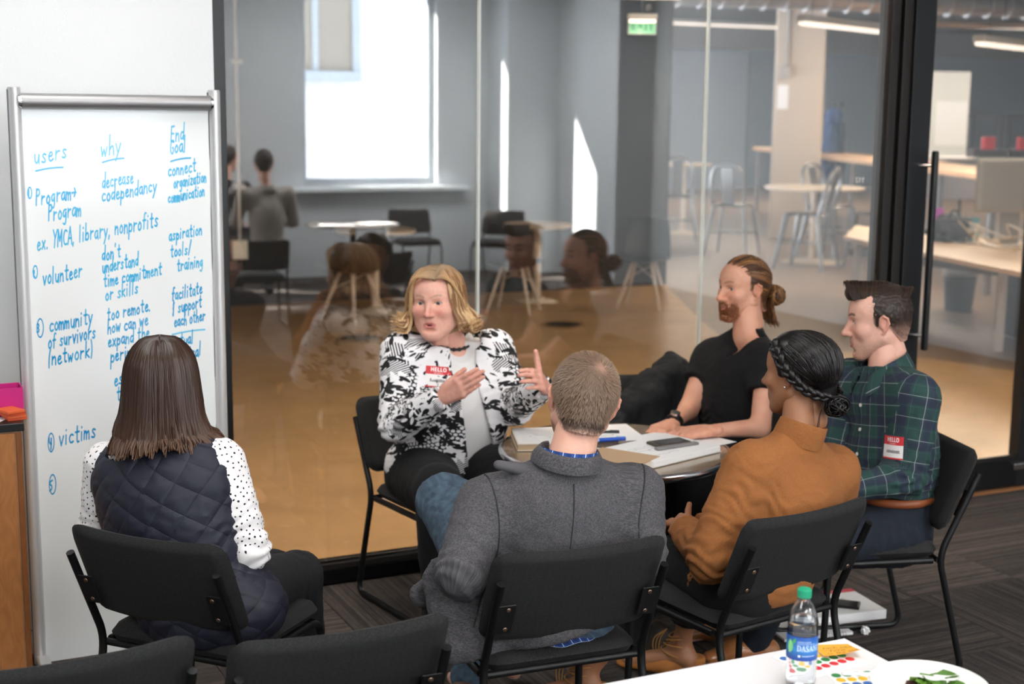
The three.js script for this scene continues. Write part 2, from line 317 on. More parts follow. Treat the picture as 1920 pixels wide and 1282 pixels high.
// ------------------------------------------------------------ hall: lamps
{
  const tubeMat = glow(1.15, 0.98, 0.80);
  const spots = [[9.3, 2.62, -6.6, 2.4], [10.7, 2.42, -5.6, 3.0], [13.4, 3.3, -9.5, 3.6], [20, 3.5, -16, 5.0], [2.6, 3.80, -0.52, 3.0], [6.0, 3.80, -0.52, 3.0], [15.5, 3.5, -18.5, 5.0], [24, 3.5, -9, 5.0], [8.2, 3.4, -2.6, 2.4]];
  const words = ['second from the glass', 'behind the door glass', 'over the bar table', 'far back in the hall', 'high over the tan floor close behind the glass', 'high over the floor behind the door glass', 'by the back wall', 'at the right of the hall', 'close behind the door'];
  spots.forEach(([x, y, z, l], i) => {
    const t = thing('linear_light', `hanging linear light tube, warm white, ${words[i]}`, 'ceiling light', [x, y, z], i < 2 ? 0.42 : 0);
    mesh('housing', box(-l / 2, l / 2, 0.012, 0.075, i === 4 || i === 5 ? -0.13 : -0.06, i === 4 || i === 5 ? 0.13 : 0.06, 0.01), std(0xcac4bd, 0.5), t);
    mesh('light_tube', box(-l / 2 + 0.02, l / 2 - 0.02, -0.02, 0.012, i === 4 || i === 5 ? -0.12 : -0.05, i === 4 || i === 5 ? 0.12 : 0.05, 0.01), tubeMat, t);
    for (const s of [-1, 1]) mesh('hanger', tube([[s * l * 0.42, 0.07, 0], [s * l * 0.42, H_HALL - y + 0.02, 0]], 0.004, 6), M.blackSteel, t);
    const a = new THREE.RectAreaLight(new THREE.Color().setRGB(1, 0.86, 0.68), HALL_LAMP * [1, 1, 1.6, 1.8, 0.75, 0.6, 1.8, 1.8, 0.5][i], l - 0.05, i === 4 || i === 5 ? 0.24 : 0.1); a.position.set(0, -0.025, 0); a.rotation.x = -Math.PI / 2; t.add(a);
  });
  const e = thing('exit_sign', 'green lit exit sign hanging near the ceiling behind the glass', 'sign', [4.985, 2.29, -3.61], -0.4); e.scale.setScalar(0.78);
  mesh('housing', box(-0.125, 0.125, 0, 0.14, -0.02, 0.02, 0.006), std(0xdfe5e0, 0.4), e);
  const exitTex = canvasTex(256, 144, (c) => { c.fillStyle = '#8fdcae'; c.fillRect(0, 0, 256, 144); c.fillStyle = '#0f9a52'; c.font = 'bold 104px sans-serif'; c.textAlign = 'center'; c.fillText('EXIT', 128, 110, 236); }, { repeat: false });
  const f = new THREE.PlaneGeometry(0.235, 0.125); f.translate(0, 0.07, 0.0215);
  mesh('sign_face', f, new THREE.MeshStandardMaterial({ map: exitTex, roughness: 0.5, emissive: 0xffffff, emissiveMap: exitTex, emissiveIntensity: 0.25 }), e);
  mesh('stem', tube([[0, 0.14, 0], [0, 2.12, 0]], 0.008, 8), M.blackSteel, e);
  for (const [x, y, z, w] of [[4.86, 2.5, -3.3, 0.42], [4.92, 2.36, -3.5, 0.2]]) {
    const t = thing('small_light', w > 0.3 ? 'short warm light bar just above the exit sign' : 'small warm lamp at the left of the exit sign', 'ceiling light', [x, y, z], -0.4);
    mesh('housing', box(-w / 2, w / 2, 0.02, 0.06, -0.03, 0.03, 0.008), std(0xb9b4ad, 0.5), t);
    mesh('lamp_glow', box(-w / 2 + 0.01, w / 2 - 0.01, 0, 0.022, -0.025, 0.025, 0.006), glow(1.5, 1.25, 0.95), t);
    mesh('stem', tube([[0, 0.06, 0], [0, H_HALL - y + 0.01, 0]], 0.007, 6), M.blackSteel, t);
    const pl = new THREE.PointLight(new THREE.Color().setRGB(1, 0.85, 0.65), 0.03); pl.position.set(0, -0.05, 0); t.add(pl);
  }
}
// ducts and pipes under the hall's ceiling
{
  const d = thing('air_duct', 'grey round ribbed air duct under the hall ceiling', 'duct', [0, 0, 0]);
  mesh('duct', tube([[7.6, 3.02, -8.2], [10.4, 3.02, -7.6], [14.5, 2.98, -6.7]], 0.13, 20), std(0x8f8c89, 0.35, { metalness: 0.7 }), d);
  const ribs = []; for (let k = 0; k < 30; k++) { const t = k / 29; const a = V(7.6, 3.02, -8.2).lerp(V(14.5, 2.98, -6.7), t); const dir = V(6.9, 0, 1.5).normalize().multiplyScalar(0.012); ribs.push(tube([a.clone().sub(dir), a.clone().add(dir)], 0.139, 20)); }
  mesh('ribs', ribs, std(0xa8a5a1, 0.35, { metalness: 0.7 }), d);
  for (const k of [0.1, 0.5, 0.9]) mesh('hanger', tube([[7.6 + 6.9 * k, 3.1, -8.2 + 1.5 * k], [7.6 + 6.9 * k, H_HALL + 0.01, -8.2 + 1.5 * k]], 0.01, 6), M.blackSteel, d);
  const pm = std(0x4a4540, 0.5, { metalness: 0.4 }), pm2 = std(0x8a6f52, 0.45, { metalness: 0.5 });
  [[[9.0, 2.86, -5.2], [14, 2.86, -3.2], 0.035, pm, 'dark pipe under the hall ceiling behind the door glass'], [[9.0, 2.62, -5.6], [15, 2.58, -3.4], 0.028, pm2, 'brown pipe under the hall ceiling, lowest of those behind the door'], [[8.6, 2.95, -4.9], [14, 3.0, -2.7], 0.05, std(0xb9b4b8, 0.3, { metalness: 0.7 }), 'bright metal pipe under the hall ceiling behind the door glass']].forEach(([a, b, r, m, l]) => {
    const t = thing('ceiling_pipe', l, 'pipe'); mesh('pipe', tube([a, b], r, 12), m, t);
    for (const k of [0.15, 0.75]) mesh('hanger', tube([A3(a).lerp(A3(b), k).toArray(), A3(a).lerp(A3(b), k).setY(H_HALL + 0.01).toArray()], 0.008, 6), M.blackSteel, t);
  });
}
// concrete column with a pipe and a notice
{
  const c = thing('column', 'pale concrete column standing in the hall, a pipe and a notice on it', 'column', [12.58, 0, -11.95], -0.62);
  mesh('shaft', box(-0.34, 0.36, 0, H_HALL, -0.3, 0.3, 0.02), std(0xb9a793, 0.75, { bumpMap: wallGrain, bumpScale: 0.001 }), c);
  mesh('pipe', tube([[-0.17, 2.42, 0.33], [-0.17, H_HALL, 0.33]], 0.022, 10), std(0x9d9389, 0.5), c);
  mesh('pull_box', box(-0.27, -0.12, 2.3, 2.46, 0.295, 0.38, 0.01), std(0xa59b92, 0.5), c);
  mesh('notice', box(-0.29, -0.14, 1.86, 2.2, 0.298, 0.304), std(0xe9e4e0, 0.6), c);
}

// ------------------------------------------------------------ hall: furniture
const woodTex = (a, b, seed, sx, sy) => dataTex(256, 256, (u, v) => { const g = tileNoise(u * 1, v, 9, seed) * 0.5 + Math.sin((v * 18 + tileNoise(u, v, 4, seed + 3) * 2.4) * 6.283) * 0.22 + tileNoise(u, v * 6 % 1, 40, seed) * 0.18; const k = clamp(0.5 + g * 0.6, 0, 1); return [0, 1, 2].map((i) => mix(a[i], b[i], k)); }, { sx, sy });
const tableWood = std(0xffffff, 0.42, { map: woodTex([196, 150, 108], [222, 180, 138], 4, 1, 1) });
const creamTop = std(0xd9c4ab, 0.4), creamLeg = std(0xd5c3ae, 0.45), steelLeg = std(0xb7b2ad, 0.25, { metalness: 0.85 });
function cafeTable(label, x, z, h, r, col) {
  const t = thing('pedestal_table', label, 'table', [x, 0, z], 0, 'round pedestal tables in the hall');
  mesh('tabletop', lathe([[0, h - 0.035], [r - 0.02, h - 0.035], [r, h - 0.02], [r, h - 0.008], [r - 0.008, h], [0, h]], 48), creamTop, t);
  mesh('column', lathe([[0.04, 0.02], [0.036, 0.05], [0.036, h - 0.08], [0.08, h - 0.034]], 24), col, t);
  mesh('base', lathe([[0, 0.004], [r * 0.62, 0.004], [r * 0.62, 0.014], [r * 0.3, 0.03], [0.04, 0.06]], 40), col, t);
}
cafeTable('round cream café table seen through the left pane, behind the seated woman', 4.17, -6.72, 0.74, 0.36, creamLeg);
cafeTable('round cream café table right of the pane joint behind the glass', 5.82, -6.83, 0.74, 0.32, creamLeg);
cafeTable('tall round cream table far back in the hall at the left', 11.35, -13.0, 1.05, 0.42, creamLeg);
cafeTable('tall round cream table among the metal chairs', 10.6, -8.9, 0.92, 0.6, creamLeg);
// wooden-legged shell chairs round the near café tables
function shellChair(label, x, z, turn) {
  const t = thing('shell_chair', label, 'chair', [x, 0, z], turn, 'dark shell chairs at the café tables');
  const s = [], W = 14, Hh = 16, pos = [], idx = [];
  for (let j = 0; j <= Hh; j++) for (let i = 0; i <= W; i++) {
    const v = j / Hh, u = i / W * 2 - 1; let y, z;
    if (v < 0.45) { const k = v / 0.45; z = -0.22 + 0.38 * k; y = 0.44 - 0.02 * k - 0.012 * Math.sin(k * 3); } else { const k = (v - 0.45) / 0.55; z = 0.16 + 0.09 * Math.sin(k * 1.6); y = 0.42 + 0.38 * k; }
    const w = 0.23 - 0.05 * v * v; pos.push(u * w, y + 0.05 * u * u * (1 - v), z - 0.06 * u * u * v);
  }
  for (let j = 0; j < Hh; j++) for (let i = 0; i < W; i++) { const p = j * (W + 1) + i; idx.push(p, p + W + 1, p + 1, p + 1, p + W + 1, p + W + 2); }
  const g = new THREE.BufferGeometry(); g.setAttribute('position', new THREE.Float32BufferAttribute(pos, 3)); g.setIndex(idx); g.computeVertexNormals();
  const back = g.clone(); { const p = back.attributes.position, n = g.attributes.normal; for (let i = 0; i < p.count; i++) p.setXYZ(i, p.getX(i) - n.getX(i) * 0.012, p.getY(i) - n.getY(i) * 0.012, p.getZ(i) - n.getZ(i) * 0.012); back.setIndex([...back.index.array].reverse()); back.computeVertexNormals(); }
  mesh('shell', [g, back], std(0x1d1a18, 0.45), t);
  const leg = std(0xc9b7a6, 0.4);
  for (const [a, b] of [[-1, -1], [1, -1], [-1, 1], [1, 1]]) mesh('leg', tube([[a * 0.09, 0.41, b * 0.07], [a * 0.2, 0.0, b * 0.2]], (k) => mix(0.017, 0.011, k), 8), leg, t);
  mesh('brace', [tube([[-0.13, 0.27, -0.11], [0.1, 0.4, 0.08]], 0.006, 6), tube([[0.13, 0.27, -0.11], [-0.1, 0.4, 0.08]], 0.006, 6)], leg, t);
}
shellChair('dark shell chair with pale legs left of the near café table, behind the glass', 3.86, -6.4, 0.5);
shellChair('dark shell chair with pale legs between the two café tables, behind the glass', 5.35, -6.35, -0.7);
shellChair('dark shell chair with pale legs right of the second café table, behind the glass', 6.6, -6.2, 2.4);

// pressed-steel chairs round the high tables
function metalChair(label, x, z, turn) {
  const t = thing('metal_chair', label, 'chair', [x, 0, z], turn, 'galvanised metal chairs in the hall');
  const m = std(0x83807c, 0.26, { metalness: 0.9 });
  mesh('seat', (() => { const g = padGeo(0.46, 0.46, 0.035, 0.09, 0); g.rotateX(-Math.PI / 2); g.translate(0, 0.64, 0); return g; })(), m, t);
  for (const [a, b] of [[-1, -1], [1, -1], [-1, 1], [1, 1]]) mesh('leg', tube([[a * 0.19, 0.63, b * 0.19], [a * 0.24, 0.3, b * 0.245], [a * 0.28, 0, b * 0.3]], (k) => mix(0.036, 0.02, k), 8, { flat: 0.6 }), m, t);
  mesh('back_hoop', tube(smoothPath([[-0.2, 0.63, 0.2], [-0.215, 0.85, 0.26], [-0.19, 1.06, 0.31], [-0.1, 1.15, 0.33], [0.1, 1.15, 0.33], [0.19, 1.06, 0.31], [0.215, 0.85, 0.26], [0.2, 0.63, 0.2]], 40), 0.02, 8), m, t);
  mesh('back_splat', (() => { const g = box(-0.075, 0.075, 0, 0.5, -0.006, 0.006, 0.005); g.rotateX(0.26); g.translate(0, 0.64, 0.2); return g; })(), m, t);
  mesh('stretcher', [tube([[-0.24, 0.3, -0.245], [0.24, 0.3, 0.245]], 0.009, 6), tube([[0.24, 0.3, -0.245], [-0.24, 0.3, 0.245]], 0.009, 6)], m, t);
}
metalChair('galvanised metal chair by the pane joint, its back to the right', 10.15, -9.95, -0.9);
metalChair('galvanised metal chair seen from behind at the near side of the high table', 10.1, -8.35, 0.55);
metalChair('galvanised metal chair right of the high table below the bar table', 10.95, -8.1, 1.7);
metalChair('galvanised metal chair behind the high table', 11.25, -9.4, 3.4);
metalChair('galvanised metal chair partly hidden by the dark wall at the left', 10.55, -11.9, 2.6);

{ // long bar table
  const a = V(15.25, 0, -16.8), b = V(9.4, 0, -3.9), d = b.clone().sub(a), L = d.length();
  const t = thing('bar_table', 'long wooden bar table running across the hall behind the metal chairs', 'table', [(a.x + b.x) / 2 + 0.38, 0, (a.z + b.z) / 2 + 0.17], Math.atan2(-d.z, d.x));
  mesh('tabletop', box(-L / 2, L / 2, 1.14, 1.2, -0.42, 0.42, 0.01), tableWood, t);
  for (const k of [-0.485, -0.2, 0.1, 0.36]) for (const s of [-1, 1]) mesh('leg', box(k * L - 0.04, k * L + 0.04, 0, 1.14, s * 0.34 - 0.03, s * 0.34 + 0.03, 0.005), steelLeg, t);
}
{ // coat on a stand
  const t = thing('coat_stand', 'dark coat stand behind the bar table', 'coat stand', [14.25, 0, -13.2]);
  mesh('pole', tube([[0, 0.02, 0], [0, 1.95, 0]], 0.02, 10), M.blackSteel, t); mesh('foot', lathe([[0, 0.03], [0.2, 0.03], [0.21, 0.01], [0.21, 0], [0, 0]], 32), M.blackSteel, t);
  for (let k = 0; k < 4; k++) mesh('hook', tube(smoothPath([[0, 1.85, 0], [Math.cos(k * 1.57) * 0.1, 1.88, Math.sin(k * 1.57) * 0.1], [Math.cos(k * 1.57) * 0.16, 1.98, Math.sin(k * 1.57) * 0.16]], 8), 0.011, 6), M.blackSteel, t);
}
// white desk, printers, board and monitor at the back
{
  const t = thing('work_table', 'white work table at the back right of the hall, printers and a monitor on it', 'table', [0, 0, 0]);
  const ctr = V(13.45, 0, -8.9), dr = V(1.15, 0, 0.6).normalize(), ang = Math.atan2(-dr.z, dr.x), at = (g, k = 0, s = 0, y = 0) => { g.rotateY(ang); g.translate(ctr.x + dr.x * k - dr.z * s, y, ctr.z + dr.z * k + dr.x * s); return g; };
  mesh('tabletop', at(box(-1.3, 1.6, 1.22, 1.26, -0.35, 0.35, 0.006)), std(0xe2dfdf, 0.4), t);
  mesh('modesty_panel', at(box(-1.25, 1.55, 0.7, 1.22, -0.3, -0.28)), std(0xcfccd0, 0.5), t);
  for (const k of [-1.2, 1.5]) for (const s of [-0.28, 0.28]) mesh('leg', at(box(-0.025, 0.025, 0, 1.22, -0.025, 0.025), k, s), steelLeg, t);
  const red = std(0xc0293c, 0.45), dk = std(0x17161a, 0.5);
  [[-0.12, 0], [0.32, 0.04]].forEach(([k, s], i) => {
    const p = thing('desktop_printer', i ? 'small black and red open-frame printer, the right of two on the white table' : 'small black and red open-frame printer, the left of two on the white table', 'printer', [0, 0, 0]);
    mesh('bed', at(box(-0.2, 0.2, 1.26, 1.36, -0.16, 0.16, 0.01), k, s), dk, p);
    mesh('frame', [at(box(-0.19, -0.17, 1.36, 1.8, -0.015, 0.015), k, s), at(box(0.17, 0.19, 1.36, 1.8, -0.015, 0.015), k, s), at(box(-0.22, 0.22, 1.78, 1.81, -0.03, 0.03), k, s)], dk, p);
    mesh('corner_block', at(box(-0.08, 0.08, 1.36, 1.52, 0.05, 0.15, 0.01), k, s), red, p);
  });
  const wb = thing('wall_board', 'white board standing behind the printers at the back wall', 'board', [0, 0, 0]);
  mesh('frame', at(box(-0.43, 0.43, 1.1, 2.44, -0.02, 0.0, 0.005), 0.06, -3.0), std(0xe9e6e2, 0.5), wb);
  mesh('face', at(box(-0.4, 0.4, 1.13, 2.41, 0, 0.01), 0.06, -3.0), std(0xdfe2e0, 0.4), wb);
  mesh('sheet', at(box(-0.06, 0.41, 1.35, 2.0, 0.01, 0.016), 0.06, -3.0), std(0xf4f6f8, 0.5), wb);
  mesh('stand', [at(box(-0.4, -0.36, 0, 1.1, -0.02, 0), 0.06, -3.0), at(box(0.36, 0.4, 0, 1.1, -0.02, 0), 0.06, -3.0)], M.blackSteel, wb);
  const mo = thing('monitor', 'black monitor with a cream side on the white table at the back', 'monitor', [0, 0, 0]);
  mesh('screen_back', at(box(-0.14, 0.2, 1.46, 1.82, -0.03, 0.02, 0.02), 1.1, 0), std(0x25262a, 0.4), mo); mesh('side_bezel', at(box(-0.2, -0.14, 1.46, 1.8, -0.03, 0.03, 0.02), 1.1, 0), std(0xd8cba4, 0.5), mo);
  mesh('stand', [at(box(-0.03, 0.03, 1.27, 1.5, -0.03, 0), 1.1, 0), at(box(-0.14, 0.14, 1.26, 1.275, -0.1, 0.1, 0.005), 1.1, 0)], std(0x25262a, 0.4), mo);
}
// near desk behind the door glass
{
  const t = thing('desk', 'pale wooden desk behind the door glass, a silver computer and cables on it', 'desk', [0, 0, 0]);
  const P = [[8.0, -5.1], [7.28, -2.2], [9.2, -3.3], [8.95, -6.1]];
  const top = floorShape(P, 0.7, 0.035); mesh('desktop', top, std(0xd6b591, 0.38), t);
  for (const [x, z] of [[8.12, -5.05], [7.86, -3.04], [8.85, -5.9], [8.9, -3.6]]) mesh('leg', box(x - 0.025, x + 0.025, 0, 0.67, z - 0.025, z + 0.025, 0.005), std(0xd8d4d0, 0.4), t);
  mesh('cable_tray', box(8.3, 8.7, 0.5, 0.56, -5.4, -3.6), std(0x6d6560, 0.5), t);
  const im = thing('computer', 'silver all-in-one computer seen from behind on the pale desk', 'computer', [8.86, 0.7, -3.98], -0.42);
  mesh('shell', (() => { const g = padGeo(0.66, 0.46, 0.05, 0.02, -0.0); g.translate(0, 0.5, 0); return g; })(), std(0x9c968c, 0.35, { metalness: 0.55 }), im);
  mesh('foot', [box(-0.09, 0.09, 0, 0.008, -0.12, 0.06, 0.003), box(-0.08, 0.08, 0, 0.34, -0.06, -0.05)], std(0x9c968c, 0.35, { metalness: 0.55 }), im);
  const apple = new THREE.Shape(); apple.absellipse(-0.011, 0, 0.019, 0.026, 0, 7); const ap2 = new THREE.Shape(); ap2.absellipse(0.011, 0, 0.019, 0.026, 0, 7); const leaf = new THREE.Shape(); leaf.absellipse(0.006, 0.035, 0.005, 0.011, 0, 7, false, -0.5);
  const eg = (s) => { const g = new THREE.ExtrudeGeometry(s, { depth: 0.002, bevelEnabled: false }); g.translate(-0.12, 0.6, 0.025); return g; };
  mesh('emblem', [eg(apple), eg(ap2), eg(leaf)], std(0x2b2928, 0.4), im);
  const bag = thing('bag', 'crumpled dark bag lying on the pale desk', 'bag', [8.60, 0.7, -4.42]);
  const bg = new THREE.SphereGeometry(0.16, 24, 16); { const p = bg.attributes.position; for (let i = 0; i < p.count; i++) { const x = p.getX(i), y = p.getY(i), z = p.getZ(i), k = 1 + 0.35 * noise3(x * 9, y * 9, z * 9); p.setXYZ(i, x * k * 1.2, Math.max(0, y * k * 0.75 + 0.1), z * k); } bg.computeVertexNormals(); }
  mesh('body', bg, std(0x24252a, 0.7), bag); mesh('strap', tube(smoothPath([[-0.1, 0.16, 0.05], [-0.02, 0.27, 0.05], [0.1, 0.2, 0.02]], 12), 0.012, 6), std(0x24252a, 0.7), bag);
  const cup = (n, l, c, x, z, r, h) => { const q = thing(n, l, n.replace('_', ' '), [x, 0.7, z]); mesh('body', lathe([[0, 0], [r * 0.85, 0], [r, h], [r * 0.92, h], [r * 0.8, 0.01], [0, 0.01]], 24), std(c, 0.5), q); };
  cup('cup', 'pink cup behind the dark bag on the pale desk', 0xc23ac0, 8.72, -4.72, 0.05, 0.26); cup('tumbler', 'teal tumbler beside the silver computer on the pale desk', 0x6fb6c2, 8.80, -4.36, 0.05, 0.2);
  cup('mug', 'small red mug in front of the silver computer', 0xc8404a, 8.75, -3.45, 0.035, 0.13);
  const cab = thing('cables', 'tangle of pale cables on the pale desk', 'cables', [0, 0, 0]);
  const r = rng(9); for (let k = 0; k < 6; k++) { const pts = []; for (let q = 0; q < 6; q++) pts.push([8.35 + r() * 0.45, 0.708 + Math.max(0, r() - 0.55) * 0.5, -4.5 + q * 0.2 + r() * 0.2]); mesh('cable', tube(smoothPath(pts, 30), 0.007, 6), std(k % 2 ? 0xcbb28c : 0xd8d0c4, 0.5), cab); }
  const bin = thing('waste_bin', 'dark grey waste bin on the floor under the pale desk', 'bin', [9.2, 0, -4.9]);
  mesh('body', lathe([[0, 0.01], [0.12, 0], [0.15, 0.36], [0.157, 0.37], [0.142, 0.365], [0.112, 0.02], [0, 0.02]], 32), std(0x4b4f57, 0.5), bin); mesh('liner', lathe([[0.15, 0.33], [0.161, 0.36], [0.157, 0.376], [0.14, 0.372], [0.138, 0.3]], 32), std(0xb9bdc2, 0.3), bin);
  const ped = thing('pedestal', 'dark drawer pedestal under the right end of the pale desk', 'cabinet', [8.55, 0, -3.4], -0.42);
  mesh('carcass', box(-0.2, 0.2, 0.03, 0.58, -0.25, 0.25, 0.008), std(0x3a3938, 0.6), ped); for (let k = 0; k < 3; k++) { const d = mesh('drawer', box(-0.195, 0.195, 0.05 + k * 0.175, 0.215 + k * 0.175, 0.25, 0.265, 0.004), std(0x423f3e, 0.55), ped); mesh('pull', box(-0.06, 0.06, 0.16 + k * 0.175, 0.175 + k * 0.175, 0.265, 0.275, 0.003), M.blackSteel, d); }
}
// room number etched on the pane, read from the hall side
{
  const t = thing('room_number', 'small white mirror-written room number 112 on the glass left of the door frame', 'sign', [3.965, 1.477, -0.0212]);
  const tex = canvasTex(128, 64, (c, w, h) => { c.clearRect(0, 0, w, h); c.fillStyle = '#f4f2ee'; c.font = 'bold 60px sans-serif'; c.textAlign = 'center'; c.translate(64, 54); c.scale(-1, 1); c.fillText('112', 0, 0); }, { repeat: false });
  const g = new THREE.PlaneGeometry(0.066, 0.033); mesh('digits', g, std(0xffffff, 0.6, { map: tex, transparent: true, alphaTest: 0.5, side: THREE.DoubleSide }), t);
}
// ------------------------------------------------------------ the stacking chairs
const chairCloth = weave([27, 27, 28], [11, 11, 12], [52, 52, 52], 64, 18, 31);
const clothMat = phys(0xffffff, 0.92, { map: chairCloth, sheen: 0.25, sheenRoughness: 0.6, sheenColor: new THREE.Color(0x555555), bumpMap: chairCloth, bumpScale: 0.0007 });
const seatMat = clothMat;
// an upholstered pad: rounded plate bent about the vertical and leaning back
function padGeo(w, h, t, r, bend, seg = 18) {
  const s = new THREE.Shape(), a = w / 2, b = h / 2;
  s.moveTo(-a + r, -b); s.lineTo(a - r, -b); s.absarc(a - r, -b + r, r, -Math.PI / 2, 0); s.lineTo(a, b - r); s.absarc(a - r, b - r, r, 0, Math.PI / 2); s.lineTo(-a + r, b); s.absarc(-a + r, b - r, r, Math.PI / 2, Math.PI); s.lineTo(-a, -b + r); s.absarc(-a + r, -b + r, r, Math.PI, 1.5 * Math.PI);
  // two skins from a grid clipped by the outline radius, joined by a rounded edge
  const pos = [], idx = [], uv = [], n = seg, m = Math.round(seg * h / w) + 6;
  const edge = (x, y) => { const dx = Math.max(Math.abs(x) - (a - r), 0), dy = Math.max(Math.abs(y) - (b - r), 0); return r - Math.hypot(dx, dy) + Math.min(0, Math.max(Math.abs(x) - (a - r), Math.abs(y) - (b - r))) * -1 * (dx || dy ? 0 : 1); };
  const rows = [];
  for (const side of [1, -1]) for (let j = 0; j <= m; j++) for (let i = 0; i <= n; i++) {
    let u = i / n * 2 - 1, v = j / m * 2 - 1;
    u = Math.sin(u * Math.PI / 2) * 0.35 + u * 0.65; v = Math.sin(v * Math.PI / 2) * 0.35 + v * 0.65;
    let x = u * a, y = v * b;
    // pull the corners of the grid onto the rounded outline
    const cx = Math.max(Math.abs(x) - (a - r), 0), cy = Math.max(Math.abs(y) - (b - r), 0), l = Math.hypot(cx, cy), mx = Math.max(cx, cy);
    if (l > 0) { const k = mx / l; x = Math.sign(x) * (Math.min(Math.abs(x), a - r) + cx * k); y = Math.sign(y) * (Math.min(Math.abs(y), b - r) + cy * k); }
    const e = clamp((edge(x, y)) / (t * 0.9), 0, 1), z = side * (t / 2) * Math.sqrt(1 - (1 - e) ** 2);
    pos.push(x, y, z); uv.push(x, y);
  }
  const W = n + 1, off = W * (m + 1);
  for (let j = 0; j < m; j++) for (let i = 0; i < n; i++) { const p = j * W + i; idx.push(p, p + 1, p + W, p + 1, p + W + 1, p + W); const q = p + off; idx.push(q, q + W, q + 1, q + 1, q + W, q + W + 1); }
  let g = new THREE.BufferGeometry(); g.setAttribute('position', new THREE.Float32BufferAttribute(pos, 3)); g.setAttribute('uv', new THREE.Float32BufferAttribute(uv, 2)); g.setIndex(idx);
  const P = g.attributes.position; for (let i = 0; i < P.count; i++) { const x = P.getX(i); P.setZ(i, P.getZ(i) + bend * (x / a) ** 2); }
  g.computeVertexNormals(); return g;
}
const ax = 0.215, tubeR = 0.0105;
const backGeo = padGeo(0.462, 0.275, 0.034, 0.045, -0.022), seatGeo = (() => { const g = padGeo(0.418, 0.40, 0.058, 0.05, 0); g.rotateX(-Math.PI / 2); g.translate(0, 0.414, -0.188); return g; })();
backGeo.rotateX(0.40); backGeo.translate(0, 0.600, 0.070);
const postPath = (s) => [[s * ax, 0.66, 0.118], [s * ax, 0.40, 0.0], [s * (ax + 0.004), 0.013, 0.10], [s * (ax + 0.004), 0.013, -0.37], [s * (ax - 0.003), 0.388, -0.36], [s * (ax - 0.003), 0.388, -0.02]];
const sideGeo = [-1, 1].map((s) => tube(fillet(postPath(s), 0.05, 7), tubeR, 12));
const railGeo = [tube([[-ax, 0.388, 0.0], [ax, 0.388, 0.0]], 0.0095, 10), tube([[-ax, 0.382, -0.35], [ax, 0.382, -0.35]], 0.0095, 10)];
const bracketGeo = [-1, 1].map((s) => { const g = box(-0.024, 0.024, -0.044, 0.044, -0.002, 0.002, 0.003); g.rotateX(0.40); g.translate(s * 0.192, 0.558, 0.082); return g; });
const screwGeo = [-1, 1].map((s) => [-1, 1].map((k) => { const g = lathe([[0, 0.0028], [0.0025, 0.003], [0.0032, 0.0012], [0.0052, 0.0024], [0.006, 0]], 14); g.rotateX(Math.PI / 2 + 0.40); g.translate(s * 0.187, 0.558 + k * 0.028, 0.086 + k * 0.0118); return g; }));
const screwMat = std(0x9a7f6e, 0.35, { metalness: 0.9 });
function makeChair(label, pos, turn, group) {
  const c = thing('stacking_chair', label, 'chair', pos, turn, group);
  mesh('backrest', backGeo, clothMat, c); mesh('seat', seatGeo, seatMat, c);
  sideGeo.forEach((g) => mesh('side_frame', g, M.blackSteel, c)); railGeo.forEach((g) => mesh('crossbar', g, M.blackSteel, c));
  bracketGeo.forEach((g, i) => { const b = mesh('bracket', g, phys(0x0e0f11, 0.55), c); screwGeo[i].forEach((q) => mesh('screw', q, screwMat, b)); });
  return c;
}
const G = 'black stacking chairs in the meeting room';
const chairGrey = makeChair('black padded chair that the man in the grey jacket sits on', [1.548, 0, 1.872], -0.06, G);
copyOf(chairGrey, [2.222, 0, 1.838], 0.147, 'black padded chair that the woman in the brown sweater sits on');
copyOf(chairGrey, [3.055, 0, 1.408], 1.30, 'black padded chair that the man in the plaid shirt sits on');
copyOf(chairGrey, [1.845, 0, 0.205], Math.PI + 0.16, 'black padded chair that the woman in the printed jacket sits on, by the glass');
copyOf(chairGrey, [0.682, 0, 1.41], -0.84, 'black padded chair in front of the whiteboard, under the woman in the quilted vest');
copyOf(chairGrey, [3.10, 0, 0.62], 1.57, 'black padded chair under the man in the black V-neck shirt, at the back');
copyOf(chairGrey, [2.80, 0, 0.22], 2.95, 'black chair against the glass with a dark coat thrown over its back');
copyOf(chairGrey, [0.848, 0, 2.16], -0.02, 'empty black chair in the foreground, right of the other, only its back in view');
copyOf(chairGrey, [0.335, 0, 2.09], 0.08, 'empty black chair at the bottom left corner, only the top of its back in view');

// ------------------------------------------------------------ round table
{
  const t = thing('round_table', 'round table with a polished metal rim and dark glossy top, papers strewn on it', 'table', [2.262, 0, 0.869]);
  const topM = phys(0x8f7a63, 0.16, { clearcoat: 0.5 });
  mesh('tabletop', lathe([[0, 0.625], [0.365, 0.625], [0.378, 0.63], [0.382, 0.64], [0.38, 0.648], [0.372, 0.6505], [0, 0.6505]], 80), topM, t);
  mesh('rim', lathe([[0.370, 0.624], [0.380, 0.624], [0.3875, 0.631], [0.3885, 0.643], [0.384, 0.6515], [0.374, 0.652]], 80), M.chrome, t);
  mesh('column', lathe([[0.055, 0.02], [0.034, 0.035], [0.031, 0.06], [0.031, 0.58], [0.05, 0.60], [0.16, 0.615], [0.16, 0.626]], 40), M.chrome, t);
  mesh('base', lathe([[0, 0.002], [0.208, 0.002], [0.212, 0.006], [0.208, 0.011], [0.14, 0.021], [0.055, 0.028], [0, 0.028]], 80), phys(0x9a938c, 0.22, { metalness: 0.9 }), t);
}
